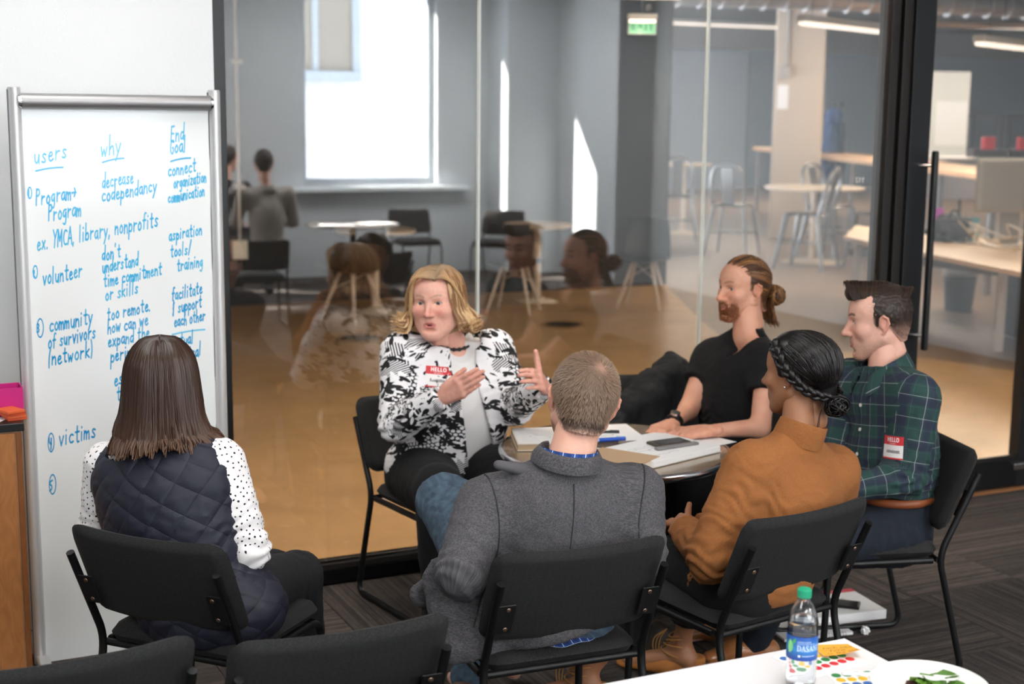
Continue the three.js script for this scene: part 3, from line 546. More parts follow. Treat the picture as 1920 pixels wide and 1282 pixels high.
// joints of the people, in metres
const J_girl = {pelvis: [0.775, 0.475, 1.335], chest: [0.708, 0.739, 1.283], neck: [0.695, 0.887, 1.233], head: [0.707, 1.043, 1.227], shR: [0.827, 0.855, 1.346], shL: [0.579, 0.829, 1.154], elR: [0.88, 0.633, 1.401], wrR: [0.911, 0.504, 1.204], elL: [0.555, 0.638, 1.121], wrL: [0.707, 0.496, 0.995], hipR: [0.805, 0.506, 1.41], hipL: [0.719, 0.448, 1.234], knR: [1.08, 0.458, 1.158], knL: [1.05, 0.424, 1.015], anR: [1.16, 0.09, 1.03], anL: [1.13, 0.09, 0.9]};
const J_gray = {pelvis: [1.55, 0.475, 1.735], chest: [1.563, 0.723, 1.802], neck: [1.575, 0.925, 1.838], head: [1.634, 1.034, 1.791], shR: [1.773, 0.796, 1.833], shL: [1.389, 0.782, 1.741], elR: [1.753, 0.651, 1.895], wrR: [1.791, 0.552, 1.594], elL: [1.289, 0.648, 1.83], wrL: [1.469, 0.55, 1.597], hipR: [1.636, 0.472, 1.758], hipL: [1.478, 0.485, 1.737], knR: [1.723, 0.501, 1.323], knL: [1.471, 0.664, 1.285], anR: [1.58, 0.1, 1.213], anL: [1.76, 0.575, 1.26]};
const J_brown = {pelvis: [2.2, 0.475, 1.7], chest: [2.289, 0.648, 1.759], neck: [2.331, 0.896, 1.768], head: [2.362, 1.037, 1.701], shL: [2.164, 0.799, 1.773], shR: [2.499, 0.744, 1.707], elL: [2.037, 0.585, 1.795], wrL: [2.085, 0.586, 1.582], elR: [2.556, 0.545, 1.624], wrR: [2.278, 0.526, 1.439], hipL: [2.127, 0.484, 1.767], hipR: [2.325, 0.438, 1.668], knL: [2.108, 0.464, 1.481], knR: [2.308, 0.456, 1.353], anR: [2.296, 0.09, 1.253], anL: [1.912, 0.09, 1.329]};
const J_plaid = {pelvis: [2.98, 0.435, 1.398], chest: [3, 0.703, 1.382], neck: [3.003, 0.964, 1.314], head: [2.99, 1.093, 1.284], shL: [2.977, 0.887, 1.506], shR: [2.992, 0.874, 1.145], elL: [2.922, 0.639, 1.524], wrL: [2.75, 0.612, 1.48], elR: [2.915, 0.595, 1.17], wrR: [2.753, 0.582, 1.375], hipL: [2.938, 0.441, 1.467], hipR: [3.005, 0.432, 1.298], knL: [2.56, 0.437, 1.444], knR: [2.62, 0.436, 1.281], anL: [2.541, 0.09, 1.302], anR: [2.584, 0.09, 1.107]};
const J_pony = {pelvis: [2.93, 0.475, 0.58], chest: [2.903, 0.719, 0.635], neck: [2.95, 0.976, 0.634], head: [2.95, 1.118, 0.586], shL: [2.919, 0.886, 0.804], shR: [2.89, 0.85, 0.471], elL: [2.824, 0.675, 0.898], wrL: [2.615, 0.68, 0.887], elR: [2.752, 0.674, 0.549], wrR: [2.594, 0.662, 0.689], hipL: [2.907, 0.488, 0.68], hipR: [2.941, 0.47, 0.474], knL: [2.59, 0.493, 0.796], knR: [2.605, 0.465, 0.595], anL: [2.66, 0.09, 0.8], anR: [2.65, 0.09, 0.56]};
const J_print = {pelvis: [1.862, 0.479, 0.349], chest: [1.892, 0.736, 0.395], neck: [1.88, 0.964, 0.393], head: [1.805, 1.104, 0.422], shR: [1.703, 0.926, 0.338], shL: [2.025, 0.927, 0.425], elR: [1.638, 0.704, 0.482], wrR: [1.728, 0.823, 0.661], elL: [2.034, 0.751, 0.573], wrL: [2.026, 0.863, 0.807], hipR: [1.781, 0.487, 0.342], hipL: [1.966, 0.475, 0.343], knR: [1.679, 0.543, 0.755], knL: [1.975, 0.552, 0.76], anR: [1.7, 0.09, 0.7], anL: [1.96, 0.09, 0.7], hR1: [1.771, 0.875, 0.739], hR2: [1.827, 0.895, 0.762], hL1: [2.01, 0.929, 0.81], hL2: [1.93, 0.937, 0.838], thL: [2.03, 1.001, 0.795]};
// ------------------------------------------------------------ bodies: smooth unions of tapered limbs, meshed by surface nets
class Field {
  constructor() { this.p = []; this.mod = null; }
  cap(a, b, ra, rb = ra, k = 0.03, o = {}) { const ax = a.x, ay = a.y, az = a.z, dx = b.x - ax, dy = b.y - ay, dz = b.z - az; this.p.push({ t: 0, ax, ay, az, dx, dy, dz, l2: dx * dx + dy * dy + dz * dz || 1e-9, ra, rb, k, ...o }); return this; }
  ell(c, r, k = 0.03, basis = null, o = {}) { this.p.push({ t: 1, cx: c.x, cy: c.y, cz: c.z, rx: r[0], ry: r[1], rz: r[2], k, B: basis, ...o }); return this; }
  d1(q, x, y, z) {
    let d;
    if (q.t === 0) {
      const px = x - q.ax, py = y - q.ay, pz = z - q.az; let h = (px * q.dx + py * q.dy + pz * q.dz) / q.l2; const h0 = h; h = h < 0 ? 0 : h > 1 ? 1 : h;
      let ex = px - q.dx * h, ey = py - q.dy * h, ez = pz - q.dz * h;
      if (q.fl) { const s = ex * q.fl.x + ey * q.fl.y + ez * q.fl.z, m = q.fs - 1; ex += q.fl.x * s * m; ey += q.fl.y * s * m; ez += q.fl.z * s * m; }
      d = Math.sqrt(ex * ex + ey * ey + ez * ez) - (q.ra + (q.rb - q.ra) * h);
      if (q.cut) d = Math.max(d, (h0 - 1) * Math.sqrt(q.l2));
    } else {
      let px = x - q.cx, py = y - q.cy, pz = z - q.cz;
      if (q.B) { const B = q.B, a = px * B[0].x + py * B[0].y + pz * B[0].z, b = px * B[1].x + py * B[1].y + pz * B[1].z, c = px * B[2].x + py * B[2].y + pz * B[2].z; px = a; py = b; pz = c; }
      const ux = px / q.rx, uy = py / q.ry, uz = pz / q.rz, k0 = Math.sqrt(ux * ux + uy * uy + uz * uz);
      const vx = ux / q.rx, vy = uy / q.ry, vz = uz / q.rz, k1 = Math.sqrt(vx * vx + vy * vy + vz * vz);
      d = k1 > 1e-9 ? k0 * (k0 - 1) / k1 : -Math.min(q.rx, q.ry, q.rz);
    }
    return d;
  }
  // the prims that can matter within R of a point
  near(x, y, z, d, R) { const out = []; for (const q of this.p) if (this.d1(q, x, y, z) < Math.abs(d) + 2.7 * R + q.k) out.push(q); return out; }
  at(x, y, z, list = this.p) {
    let d = 1e3;
    for (const q of list) {
      const e = this.d1(q, x, y, z), k = q.k;
      if (q.sub) { const h = clamp(0.5 - 0.5 * (d + e) / k, 0, 1); d = d * (1 - h) - e * h + k * h * (1 - h); }
      else if (d > 900) d = e;
      else { const h = 0.5 + 0.5 * (e - d) / k; d = h <= 0 ? e : h >= 1 ? d : e * (1 - h) + d * h - k * h * (1 - h); }
    }
    return this.mod ? this.mod(d, x, y, z) : d;
  }
  // nearest group of prims (for splitting a garment into its pieces)
  owner(x, y, z) { let best = 1e9, o = 0; for (const q of this.p) if (q.g !== undefined && !q.sub) { const e = this.d1(q, x, y, z) + (q.bias || 0); if (e < best) { best = e; o = q.g; } } return o; }
  bounds(pad) { const lo = V(1e9, 1e9, 1e9), hi = V(-1e9, -1e9, -1e9); for (const q of this.p) { if (q.sub) continue; if (q.t === 0) { const r = Math.max(q.ra, q.rb) / Math.min(1, q.fs || 1); for (const h of [0, 1]) { const c = V(q.ax + q.dx * h, q.ay + q.dy * h, q.az + q.dz * h); lo.min(c.clone().subScalar(r)); hi.max(c.addScalar(r)); } } else { const r = Math.max(q.rx, q.ry, q.rz); const c = V(q.cx, q.cy, q.cz); lo.min(c.clone().subScalar(r)); hi.max(c.addScalar(r)); } } return [lo.subScalar(pad), hi.addScalar(pad)]; }
}
function nets(F, cell, bnd) {
  const [lo, hi] = bnd || F.bounds(cell * 3), f = (x, y, z) => F.at(x, y, z);
  const nx = Math.ceil((hi.x - lo.x) / cell) + 1, ny = Math.ceil((hi.y - lo.y) / cell) + 1, nz = Math.ceil((hi.z - lo.z) / cell) + 1;
  const D = new Float32Array(nx * ny * nz), B = 6, half = B * cell * 0.87;
  for (let k0 = 0; k0 < nz; k0 += B) for (let j0 = 0; j0 < ny; j0 += B) for (let i0 = 0; i0 < nx; i0 += B) {
    const c = f(lo.x + (i0 + B / 2) * cell, lo.y + (j0 + B / 2) * cell, lo.z + (k0 + B / 2) * cell), skip = Math.abs(c) > half * 2.0 + 0.012;
    const list = skip ? null : F.near(lo.x + (i0 + B / 2) * cell, lo.y + (j0 + B / 2) * cell, lo.z + (k0 + B / 2) * cell, c, half);
    const k1 = Math.min(k0 + B, nz), j1 = Math.min(j0 + B, ny), i1 = Math.min(i0 + B, nx);
    for (let k = k0; k < k1; k++) for (let j = j0; j < j1; j++) for (let i = i0; i < i1; i++) D[(k * ny + j) * nx + i] = skip ? c : F.at(lo.x + i * cell, lo.y + j * cell, lo.z + k * cell, list);
  }
  const id = new Int32Array(nx * ny * nz).fill(-1), pos = [], idx = [];
  const E = [[0, 1], [0, 2], [0, 4], [1, 3], [1, 5], [2, 3], [2, 6], [3, 7], [4, 5], [4, 6], [5, 7], [6, 7]], off = [0, 1, nx, nx + 1, nx * ny, nx * ny + 1, nx * ny + nx, nx * ny + nx + 1];
  for (let k = 0; k < nz - 1; k++) for (let j = 0; j < ny - 1; j++) for (let i = 0; i < nx - 1; i++) {
    const o = (k * ny + j) * nx + i; let m = 0; for (let c = 0; c < 8; c++) if (D[o + off[c]] < 0) m |= 1 << c;
    if (m === 0 || m === 255) continue;
    let x = 0, y = 0, z = 0, n = 0;
    for (const [a, b] of E) { const sa = (m >> a) & 1, sb = (m >> b) & 1; if (sa === sb) continue; const da = D[o + off[a]], db = D[o + off[b]], t = da / (da - db); const ax = a & 1, ay = (a >> 1) & 1, az = a >> 2, bx = b & 1, by = (b >> 1) & 1, bz = b >> 2; x += ax + (bx - ax) * t; y += ay + (by - ay) * t; z += az + (bz - az) * t; n++; }
    id[o] = pos.length / 3; pos.push(lo.x + (i + x / n) * cell, lo.y + (j + y / n) * cell, lo.z + (k + z / n) * cell);
  }
  for (let k = 1; k < nz - 1; k++) for (let j = 1; j < ny - 1; j++) for (let i = 1; i < nx - 1; i++) {
    const o = (k * ny + j) * nx + i, s = D[o] < 0;
    const quad = (q, a, b) => { if ((D[o + q] < 0) === s) return; const v0 = id[o - a - b], v1 = id[o - b], v2 = id[o], v3 = id[o - a]; if (v0 < 0 || v1 < 0 || v2 < 0 || v3 < 0) return; s ? idx.push(v0, v1, v2, v0, v2, v3) : idx.push(v0, v2, v1, v0, v3, v2); };
    quad(1, nx, nx * ny); quad(nx, nx * ny, 1); quad(nx * ny, 1, nx);
  }
  const g = new THREE.BufferGeometry(); g.setAttribute('position', new THREE.Float32BufferAttribute(pos, 3)); g.setIndex(idx);
  // one smoothing pass, then normals
  return g;
}
function smoothNormals(g) { g.computeVertexNormals(); return g; }
function displace(g, fn) { g.computeVertexNormals(); const p = g.attributes.position, n = g.attributes.normal; for (let i = 0; i < p.count; i++) { const d = fn(p.getX(i), p.getY(i), p.getZ(i), n.getX(i), n.getY(i), n.getZ(i)); p.setXYZ(i, p.getX(i) + n.getX(i) * d, p.getY(i) + n.getY(i) * d, p.getZ(i) + n.getZ(i) * d); } g.computeVertexNormals(); return g; }
function paint(g, fn) { const p = g.attributes.position, c = new Float32Array(p.count * 3); for (let i = 0; i < p.count; i++) { const q = fn(p.getX(i), p.getY(i), p.getZ(i), i); c[3 * i] = q[0]; c[3 * i + 1] = q[1]; c[3 * i + 2] = q[2]; } g.setAttribute('color', new THREE.BufferAttribute(c, 3)); return g; }
const lin = (hex) => { const c = new THREE.Color(hex); return [c.r, c.g, c.b]; };
const lerp3 = (a, b, t) => [mix(a[0], b[0], t), mix(a[1], b[1], t), mix(a[2], b[2], t)];

// frames of a posed person
function frames(J) {
  const P = {}; for (const k in J) P[k] = A3(J[k]);
  P.up = P.neck.clone().sub(P.pelvis).normalize(); P.left = P.shL.clone().sub(P.shR); P.left.addScaledVector(P.up, -P.left.dot(P.up)).normalize(); P.fwd = P.left.clone().cross(P.up);
  P.hleft = P.hipL.clone().sub(P.hipR).setY(0).normalize(); P.hfwd = P.hleft.clone().cross(V(0, 1, 0));
  P.torso = [P.left, P.up, P.fwd]; P.hip = [P.hleft, V(0, 1, 0), P.hfwd];
  return P;
}
// w: girth, g: how far outside the skin; parts: which limbs
function bodyField(P, o = {}) {
  const { w = 1, grow = 0, arms = true, legs = true, torso = true, neck = true, sleeve = 1, armGrow = grow, legGrow = grow, belly = 0, bust = 0, calf = 1, armW = 1, legW = 1, chestW = 1, trap = 0 } = o, F = new Field(), B = P.torso;
  if (torso) {
    F.ell(P.pelvis.clone().addScaledVector(P.up, 0.01), [0.148 * w + grow, 0.105 * w + grow, 0.112 * w + grow], 0.05, P.hip, { g: 0 });
    F.ell(P.pelvis.clone().lerp(P.chest, 0.55).addScaledVector(P.fwd, belly * 0.4), [0.128 * w + grow, 0.15 + grow, 0.096 * w + belly + grow], 0.06, B, { g: 0 });
    F.ell(P.chest.clone().addScaledVector(P.fwd, bust * 0.5), [0.138 * w * chestW + grow, 0.155 + grow, 0.098 * w + bust + grow], 0.06, B, { g: 0 });
    const sl = P.shL.clone().lerp(P.shR, 0.16), sr = P.shR.clone().lerp(P.shL, 0.16);
    F.cap(sl.clone().addScaledVector(P.up, -0.035), sr.clone().addScaledVector(P.up, -0.035), 0.066 + grow, 0.066 + grow, 0.05, { g: 0 });
    F.cap(P.neck.clone().addScaledVector(P.up, -0.045 + trap), P.shL.clone().lerp(P.neck, 0.30).addScaledVector(P.up, -0.034 + trap * 0.7), 0.034 + grow, 0.046 + grow, 0.04, { g: 0 });
    F.cap(P.neck.clone().addScaledVector(P.up, -0.045 + trap), P.shR.clone().lerp(P.neck, 0.30).addScaledVector(P.up, -0.034 + trap * 0.7), 0.034 + grow, 0.046 + grow, 0.04, { g: 0 });
  }
  if (neck) F.cap(P.neck.clone().addScaledVector(P.up, -0.03), P.neck.clone().lerp(P.head, 0.55), 0.049 * (o.neckW || 1) + grow * 0.4, 0.046 * (o.neckW || 1) + grow * 0.4, 0.022, { g: 0 });
  if (arms) for (const [S, E, W, gi] of [[P.shR, P.elR, P.wrR, 1], [P.shL, P.elL, P.wrL, 2]]) {
    const end = sleeve >= 1 ? W : S, a = armW, s2 = sleeve;
    if (s2 >= 0.5) {
      F.cap(S, E, 0.051 * a + armGrow, 0.041 * a + armGrow, 0.045, { g: gi, bias: 0.012 });
      const k = (s2 - 0.5) * 2; if (k > 0) F.cap(E, E.clone().lerp(W, k), 0.040 * a + armGrow, mix(0.04, 0.027, k) * a + armGrow * (o.cuff ?? 0.8), 0.02, { g: gi, bias: 0.012, cut: !!o.cutCuff });
    } else F.cap(S, S.clone().lerp(E, s2 * 2), 0.052 * a + armGrow, 0.046 * a + armGrow * 1.3, 0.045, { g: gi, bias: 0.012, cut: true });
  }
  if (legs) for (const [H, K, A, gi] of [[P.hipR, P.knR, P.anR, 3], [P.hipL, P.knL, P.anL, 4]]) {
    F.cap(H, K, 0.084 * w * legW + legGrow, 0.056 * legW + legGrow, 0.04, { g: gi });
    const to = o.hem ? K.clone().lerp(A, o.hem) : A;
    F.cap(K, to, 0.053 * legW + legGrow, (o.hem ? 0.046 : 0.034) * calf + legGrow, 0.025, { g: gi, cut: !!o.hem });
    if (!o.hem || o.calves) F.cap(K.clone().lerp(A, 0.1).addScaledVector(P.hfwd, -0.01), K.clone().lerp(A, 0.5).addScaledVector(P.hfwd, -0.012), 0.044 * calf + legGrow, 0.036 * calf + legGrow, 0.03, { g: gi });
  }
  return F;
}
// hollow the end of a garment at a plane: keep what lies behind it
function clipField(F, planes) { const old = F.mod; F.mod = (d, x, y, z) => { if (old) d = old(d, x, y, z); for (const [p, n, near, r] of planes) { if (near && (x - near.x) ** 2 + (y - near.y) ** 2 + (z - near.z) ** 2 > r * r) continue; const e = (x - p.x) * n.x + (y - p.y) * n.y + (z - p.z) * n.z; const h = clamp(0.5 + 0.5 * (e - d) / 0.007, 0, 1); d = d * (1 - h) + e * h + 0.007 * h * (1 - h); } return d; }; return F; }
// split a garment into torso, sleeves and legs, and give each its own uv in metres
function pieces(g, F, P, groups) {
  const p = g.attributes.position, n = g.attributes.normal, idx = g.index.array, own = new Int8Array(p.count), v = V(0, 0, 0);
  for (let i = 0; i < p.count; i++) own[i] = groups[F.owner(p.getX(i), p.getY(i), p.getZ(i))] ?? 0;
  const chain = { 1: [P.shR, P.elR, P.wrR], 2: [P.shL, P.elL, P.wrL], 3: [P.hipR, P.knR, P.anR], 4: [P.hipL, P.knL, P.anL] };
  const uvOf = (i, piece) => {
    v.set(p.getX(i), p.getY(i), p.getZ(i));
    if (piece === 0) { const q = v.clone().sub(P.pelvis); return [Math.atan2(q.dot(P.left), q.dot(P.fwd)) , q.dot(P.up), 0.155]; }
    const c = chain[piece], L1 = c[0].distanceTo(c[1]); let best = null;
    for (let s = 0; s < 2; s++) { const d = c[s + 1].clone().sub(c[s]), l = d.length(); d.divideScalar(l); const q = v.clone().sub(c[s]); let t = q.dot(d); const tc = clamp(t, 0, l), e = q.clone().addScaledVector(d, -tc).length(); if (!best || e < best.e) best = { e, t: s ? L1 + Math.max(t, 0) : Math.min(t, s ? 9 : l), d, q }; }
    const ref = P.fwd.clone().addScaledVector(best.d, -P.fwd.dot(best.d)).normalize(), bi = best.d.clone().cross(ref); return [Math.atan2(best.q.dot(bi), best.q.dot(ref)), best.t, piece > 2 ? 0.07 : 0.052];
  };
  const out = {};
  for (let t = 0; t < idx.length; t += 3) {
    const a = own[idx[t]], b = own[idx[t + 1]], c = own[idx[t + 2]], piece = a === b || a === c ? a : b;
    const o = out[piece] ??= { pos: [], nor: [], uv: [] }; let a0 = null;
    for (let k = 0; k < 3; k++) { const i = idx[t + k]; o.pos.push(p.getX(i), p.getY(i), p.getZ(i)); o.nor.push(n.getX(i), n.getY(i), n.getZ(i)); let [an, h, r] = uvOf(i, piece); if (a0 === null) a0 = an; else { if (an - a0 > Math.PI) an -= 2 * Math.PI; if (a0 - an > Math.PI) an += 2 * Math.PI; } o.uv.push(an * r, h); }
  }
  const res = {}; for (const k in out) { const q = new THREE.BufferGeometry(); q.setAttribute('position', new THREE.Float32BufferAttribute(out[k].pos, 3)); q.setAttribute('normal', new THREE.Float32BufferAttribute(out[k].nor, 3)); q.setAttribute('uv', new THREE.Float32BufferAttribute(out[k].uv, 2)); res[k] = q; }
  return res;
}
// soft folds of cloth: slanting ridges that gather at the bends of the limbs
function folds(P, amp, seed, spots = []) {
  return (x, y, z) => {
    const a = noise3(x * 7 + seed, y * 11 + x * 5, z * 7) , b = 1 - Math.abs(noise3(x * 13 + y * 6, y * 17 - z * 5 + seed, z * 13)) * 2;
    let d = amp * (0.35 * a + 0.4 * b * b * Math.sign(b));
    for (const [c, r, k, dir] of spots) { const dx = x - c.x, dy = y - c.y, dz = z - c.z, q = Math.exp(-(dx * dx + dy * dy + dz * dz) / (r * r)); if (q > 0.02) { const s = dx * dir.x + dy * dir.y + dz * dir.z; d += q * k * Math.sin(s * 170 + 4 * noise3(x * 9, y * 9 + seed, z * 9)); } }
    return d;
  };
}

// ---- heads, in head axes: x to the person's left, y up, z forward
function headField(o = {}) {
  const F = new Field(), q = (x, y, z) => V(x, y, z), both = (fn) => { fn(1); fn(-1); }, { jaw = 1, nose = 1, full = 0, soft = 0 } = o, nr = 1 - 0.2 * soft;
  F.ell(q(0, 0.030, -0.014), [0.0745, 0.086, 0.094], 0.02);
  F.ell(q(0, 0.044, 0.036), [0.060, 0.048, 0.045], 0.03);
  F.ell(q(0, -0.034, 0.030), [0.057 + full * 0.8, 0.074, 0.054], 0.03);
  both((s) => F.cap(q(s * (0.052 + full), -0.046, -0.004), q(s * 0.017, -0.096, 0.060), 0.0165 * jaw + full, 0.0145 * jaw + full * 0.5, 0.03));
  F.ell(q(0, -0.099, 0.0665), [0.021, 0.0155, 0.0165], 0.02);
  both((s) => F.ell(q(s * 0.041, -0.020, 0.055), [0.020 + full * 0.6, 0.019, 0.020 + full * 0.4], 0.025));
  both((s) => F.cap(q(s * 0.012, 0.026, 0.0775), q(s * 0.043, 0.027, 0.0605), 0.0095 - 0.0022 * soft, 0.0085 - 0.0018 * soft, 0.014));
  both((s) => F.ell(q(s * 0.0315, 0.0085, 0.0865), [0.0165, 0.0115, 0.0125], 0.012, null, { sub: 1 }));
  both((s) => F.ell(q(s * 0.0315, 0.0085, 0.0615), [0.0165, 0.0125, 0.0150], 0.005));
  F.cap(q(0, 0.022, 0.0765), q(0, -0.024, 0.0985 + 0.004 * nose), 0.0072 * nr, 0.0100 * nr, 0.011);
  F.ell(q(0, -0.0285, 0.1005 + 0.004 * nose), [0.0115 * nr, 0.0095 * nr, 0.0115 * nr], 0.008);
  both((s) => F.ell(q(s * 0.0125, -0.031, 0.0915), [0.0085 * nr, 0.0078 * nr, 0.011 * nr], 0.006));
  both((s) => F.ell(q(s * 0.0065, -0.0385, 0.0965), [0.0036, 0.0032, 0.006], 0.003, null, { sub: 1 }));
  F.ell(q(0, -0.062, 0.0690), [0.028, 0.022, 0.0185 - 0.0025 * soft], 0.02);
  both((s) => F.cap(q(0, -0.0568, 0.0858), q(s * 0.0225, -0.0625, 0.0750), 0.0042 - 0.0006 * soft, 0.0026, 0.005));
  both((s) => F.cap(q(0, -0.0705 - (o.open || 0) * 0.5, 0.0848), q(s * 0.0200, -0.0655 - (o.open || 0) * 0.2, 0.0756), 0.0048 - 0.0006 * soft, 0.0028, 0.005));
  F.ell(q(0, -0.0635 - (o.open || 0) * 0.25, 0.093), [0.017, 0.0012 + (o.open || 0) * 0.42, 0.012], 0.003, null, { sub: 1 });
  F.ell(q(0, -0.0835, 0.0835), [0.022, 0.006, 0.006], 0.008, null, { sub: 1 });
  // eye slits
  both((s) => F.ell(q(s * 0.0315, 0.0085, 0.0765), [0.0120, o.eye ?? 0.0036, 0.010], 0.002, null, { sub: 1 }));
  // ears
  const ear = o.ear ?? 1;
  both((s) => {
    const pts = [[0.071, -0.030, -0.004], [0.077, -0.020, -0.012], [0.083, 0.002, -0.022], [0.085, 0.018, -0.019], [0.081, 0.026, -0.008], [0.074, 0.018, 0.000], [0.071, 0.004, 0.001]];
    F.ell(q(s * 0.0745, -0.001, -0.010), [0.0055, 0.024, 0.014], 0.008);
    for (let i = 0; i < pts.length - 1; i++) F.cap(q(s * pts[i][0], pts[i][1] * ear, pts[i][2]), q(s * pts[i + 1][0], pts[i + 1][1] * ear, pts[i + 1][2]), i < 1 ? 0.0055 : 0.0040, 0.0040, 0.004);
    F.ell(q(s * 0.0835, -0.002, -0.007), [0.0050, 0.0110, 0.0065], 0.003, null, { sub: 1 });
    F.cap(q(s * 0.073, -0.008, 0.003), q(s * 0.076, -0.002, 0.001), 0.004, 0.003, 0.004);
  });
  F.cap(q(0, -0.055, -0.024), q(0, -0.13, -0.040), 0.046 * (o.neckW || 1), 0.046 * (o.neckW || 1), 0.03);
  return F;
}
function headBasis(az, pitch = 0, roll = 0) { // az: compass turn, pitch > 0 looks down, roll > 0 leans to the person's right
  const m = new THREE.Matrix4().makeRotationFromEuler(new THREE.Euler(pitch, Math.PI - az, roll, 'YXZ')); return m; // local +z ends up towards (sin az, 0, -cos az)
}
function headMatrix(c, az, pitch, roll, s) { return new THREE.Matrix4().makeTranslation(c.x, c.y, c.z).multiply(headBasis(az, pitch, roll)).multiply(new THREE.Matrix4().makeScale(s, s, s)); }
const skinNoise = grainTex(70, 40, 18);
function skinMat(o = {}) { return phys(0xffffff, 0.5, { vertexColors: true, bumpMap: null, sheen: 0.15, sheenRoughness: 0.5, ...o }); }
function faceColor(s) { // s: {skin, blush, lip, brow, beard, stubble, hairline(x,y,z)->0..1, hairCol}
  return (x, y, z) => {
    let c = s.skin; const n = noise3(x * 60, y * 60, z * 60), n2 = noise3(x * 210, y * 210, z * 210);
    c = lerp3(c, s.blush, clamp(0.16 + 0.14 * n, 0, 0.4));
    const ck = Math.exp(-(((Math.abs(x) - 0.038) / 0.02) ** 2 + ((y + 0.022) / 0.022) ** 2)) * sstep(0.02, 0.05, z); c = lerp3(c, s.blush, (s.cheek ?? 0.4) * ck);
    const ns = Math.exp(-((x / 0.016) ** 2 + ((y + 0.028) / 0.02) ** 2)) * sstep(0.085, 0.1, z); c = lerp3(c, s.blush, 0.4 * ns);
    const er = sstep(0.072, 0.08, Math.abs(x)) * (z < 0.01 ? 1 : 0) * (y < 0.04 && y > -0.04 ? 1 : 0); c = lerp3(c, s.blush, 0.55 * er);
    if (s.stubble) { const b = sstep(-0.045, -0.075, y - 0.35 * Math.max(0, 0.03 - z)) * sstep(-0.03, 0.0, z) * (1 - sstep(0.115, 0.125, -y)); const mo = sstep(0.028, 0.02, Math.abs(x)) * sstep(-0.042, -0.048, y) * sstep(0.07, 0.08, z); c = lerp3(c, s.beard, s.stubble * clamp(Math.max(b * (1 - 0.2 * mo), mo * 0.9) * (0.75 + 0.5 * n2), 0, 1)); }
    const by = 0.030 + 0.006 * Math.sin(clamp((Math.abs(x) - 0.012) / 0.036, 0, 1) * 2.6) - (s.browTilt || 0) * (Math.abs(x) - 0.03), bd = Math.abs(y - by), bx = Math.abs(x); if (z > 0.045 && bx > 0.009 && bx < 0.049) { const t = sstep(0.0058, 0.0022, bd) * sstep(0.009, 0.014, bx) * sstep(0.049, 0.042, bx); c = lerp3(c, s.brow, t * (s.browK ?? 0.85) * (0.85 + 0.3 * n2)); }
    const o = s.open || 0, ly = y + 0.0635 + o * 0.25; if (z > 0.071 && Math.abs(x) < 0.023) { const h = 0.0098 * (1 - (x / 0.024) ** 2) + o * 0.35; const t = sstep(h + 0.002, h - 0.0005, Math.abs(ly)); c = lerp3(c, s.lip, t * 0.7); if (o && Math.abs(ly) < o * 0.45 * (1 - (x / 0.017) ** 2) && z < 0.0835) c = lerp3(c, [0.08, 0.02, 0.02], 0.9); }
    if (s.lash !== 0) { const ex = (Math.abs(x) - 0.0315) / 0.0148, ey = y - 0.0085 - 0.0052 * (1 - ex * ex); if (Math.abs(ex) < 1 && z > 0.062) { const t = sstep(0.0020, 0.0006, Math.abs(ey)); c = lerp3(c, s.brow, 0.7 * t); } }
    if (s.extra) c = s.extra(c, x, y, z, n, n2);
    return c;
  };
}
function eyes(parent, M4, irisHex, look = [0, 0]) {
  for (const s of [1, -1]) {
    const g = new THREE.SphereGeometry(0.0122, 28, 20); g.rotateX(Math.PI / 2); g.rotateY(look[0]); g.rotateX(look[1]);
    const d = V(0, 0, 1).applyAxisAngle(V(0, 1, 0), look[0]).applyAxisAngle(V(1, 0, 0), look[1]), ir = lin(irisHex);
    paint(g, (x, y, z) => { const a = Math.acos(clamp((x * d.x + y * d.y + z * d.z) / 0.0122, -1, 1)); return a < 0.2 ? [0.01, 0.01, 0.01] : a < 0.52 ? ir : [0.5, 0.46, 0.44]; });
    g.translate(s * 0.0315, 0.0085, 0.0642); g.applyMatrix4(M4); mesh('eye', g, phys(0xffffff, 0.12, { vertexColors: true, clearcoat: 1 }), parent);
  }
}
// a lock of hair along points given in head axes
function lockGeo(M4, pts, n, r, sides, color, flat = 0.55, outFrom = null) {
  const c = smoothPath(pts, n).map((p) => p.applyMatrix4(M4)); const o = outFrom ? c[Math.floor(n / 2)].clone().sub(outFrom).normalize() : null;
  return tube(c, r, sides, { flat, up: o, color });
}
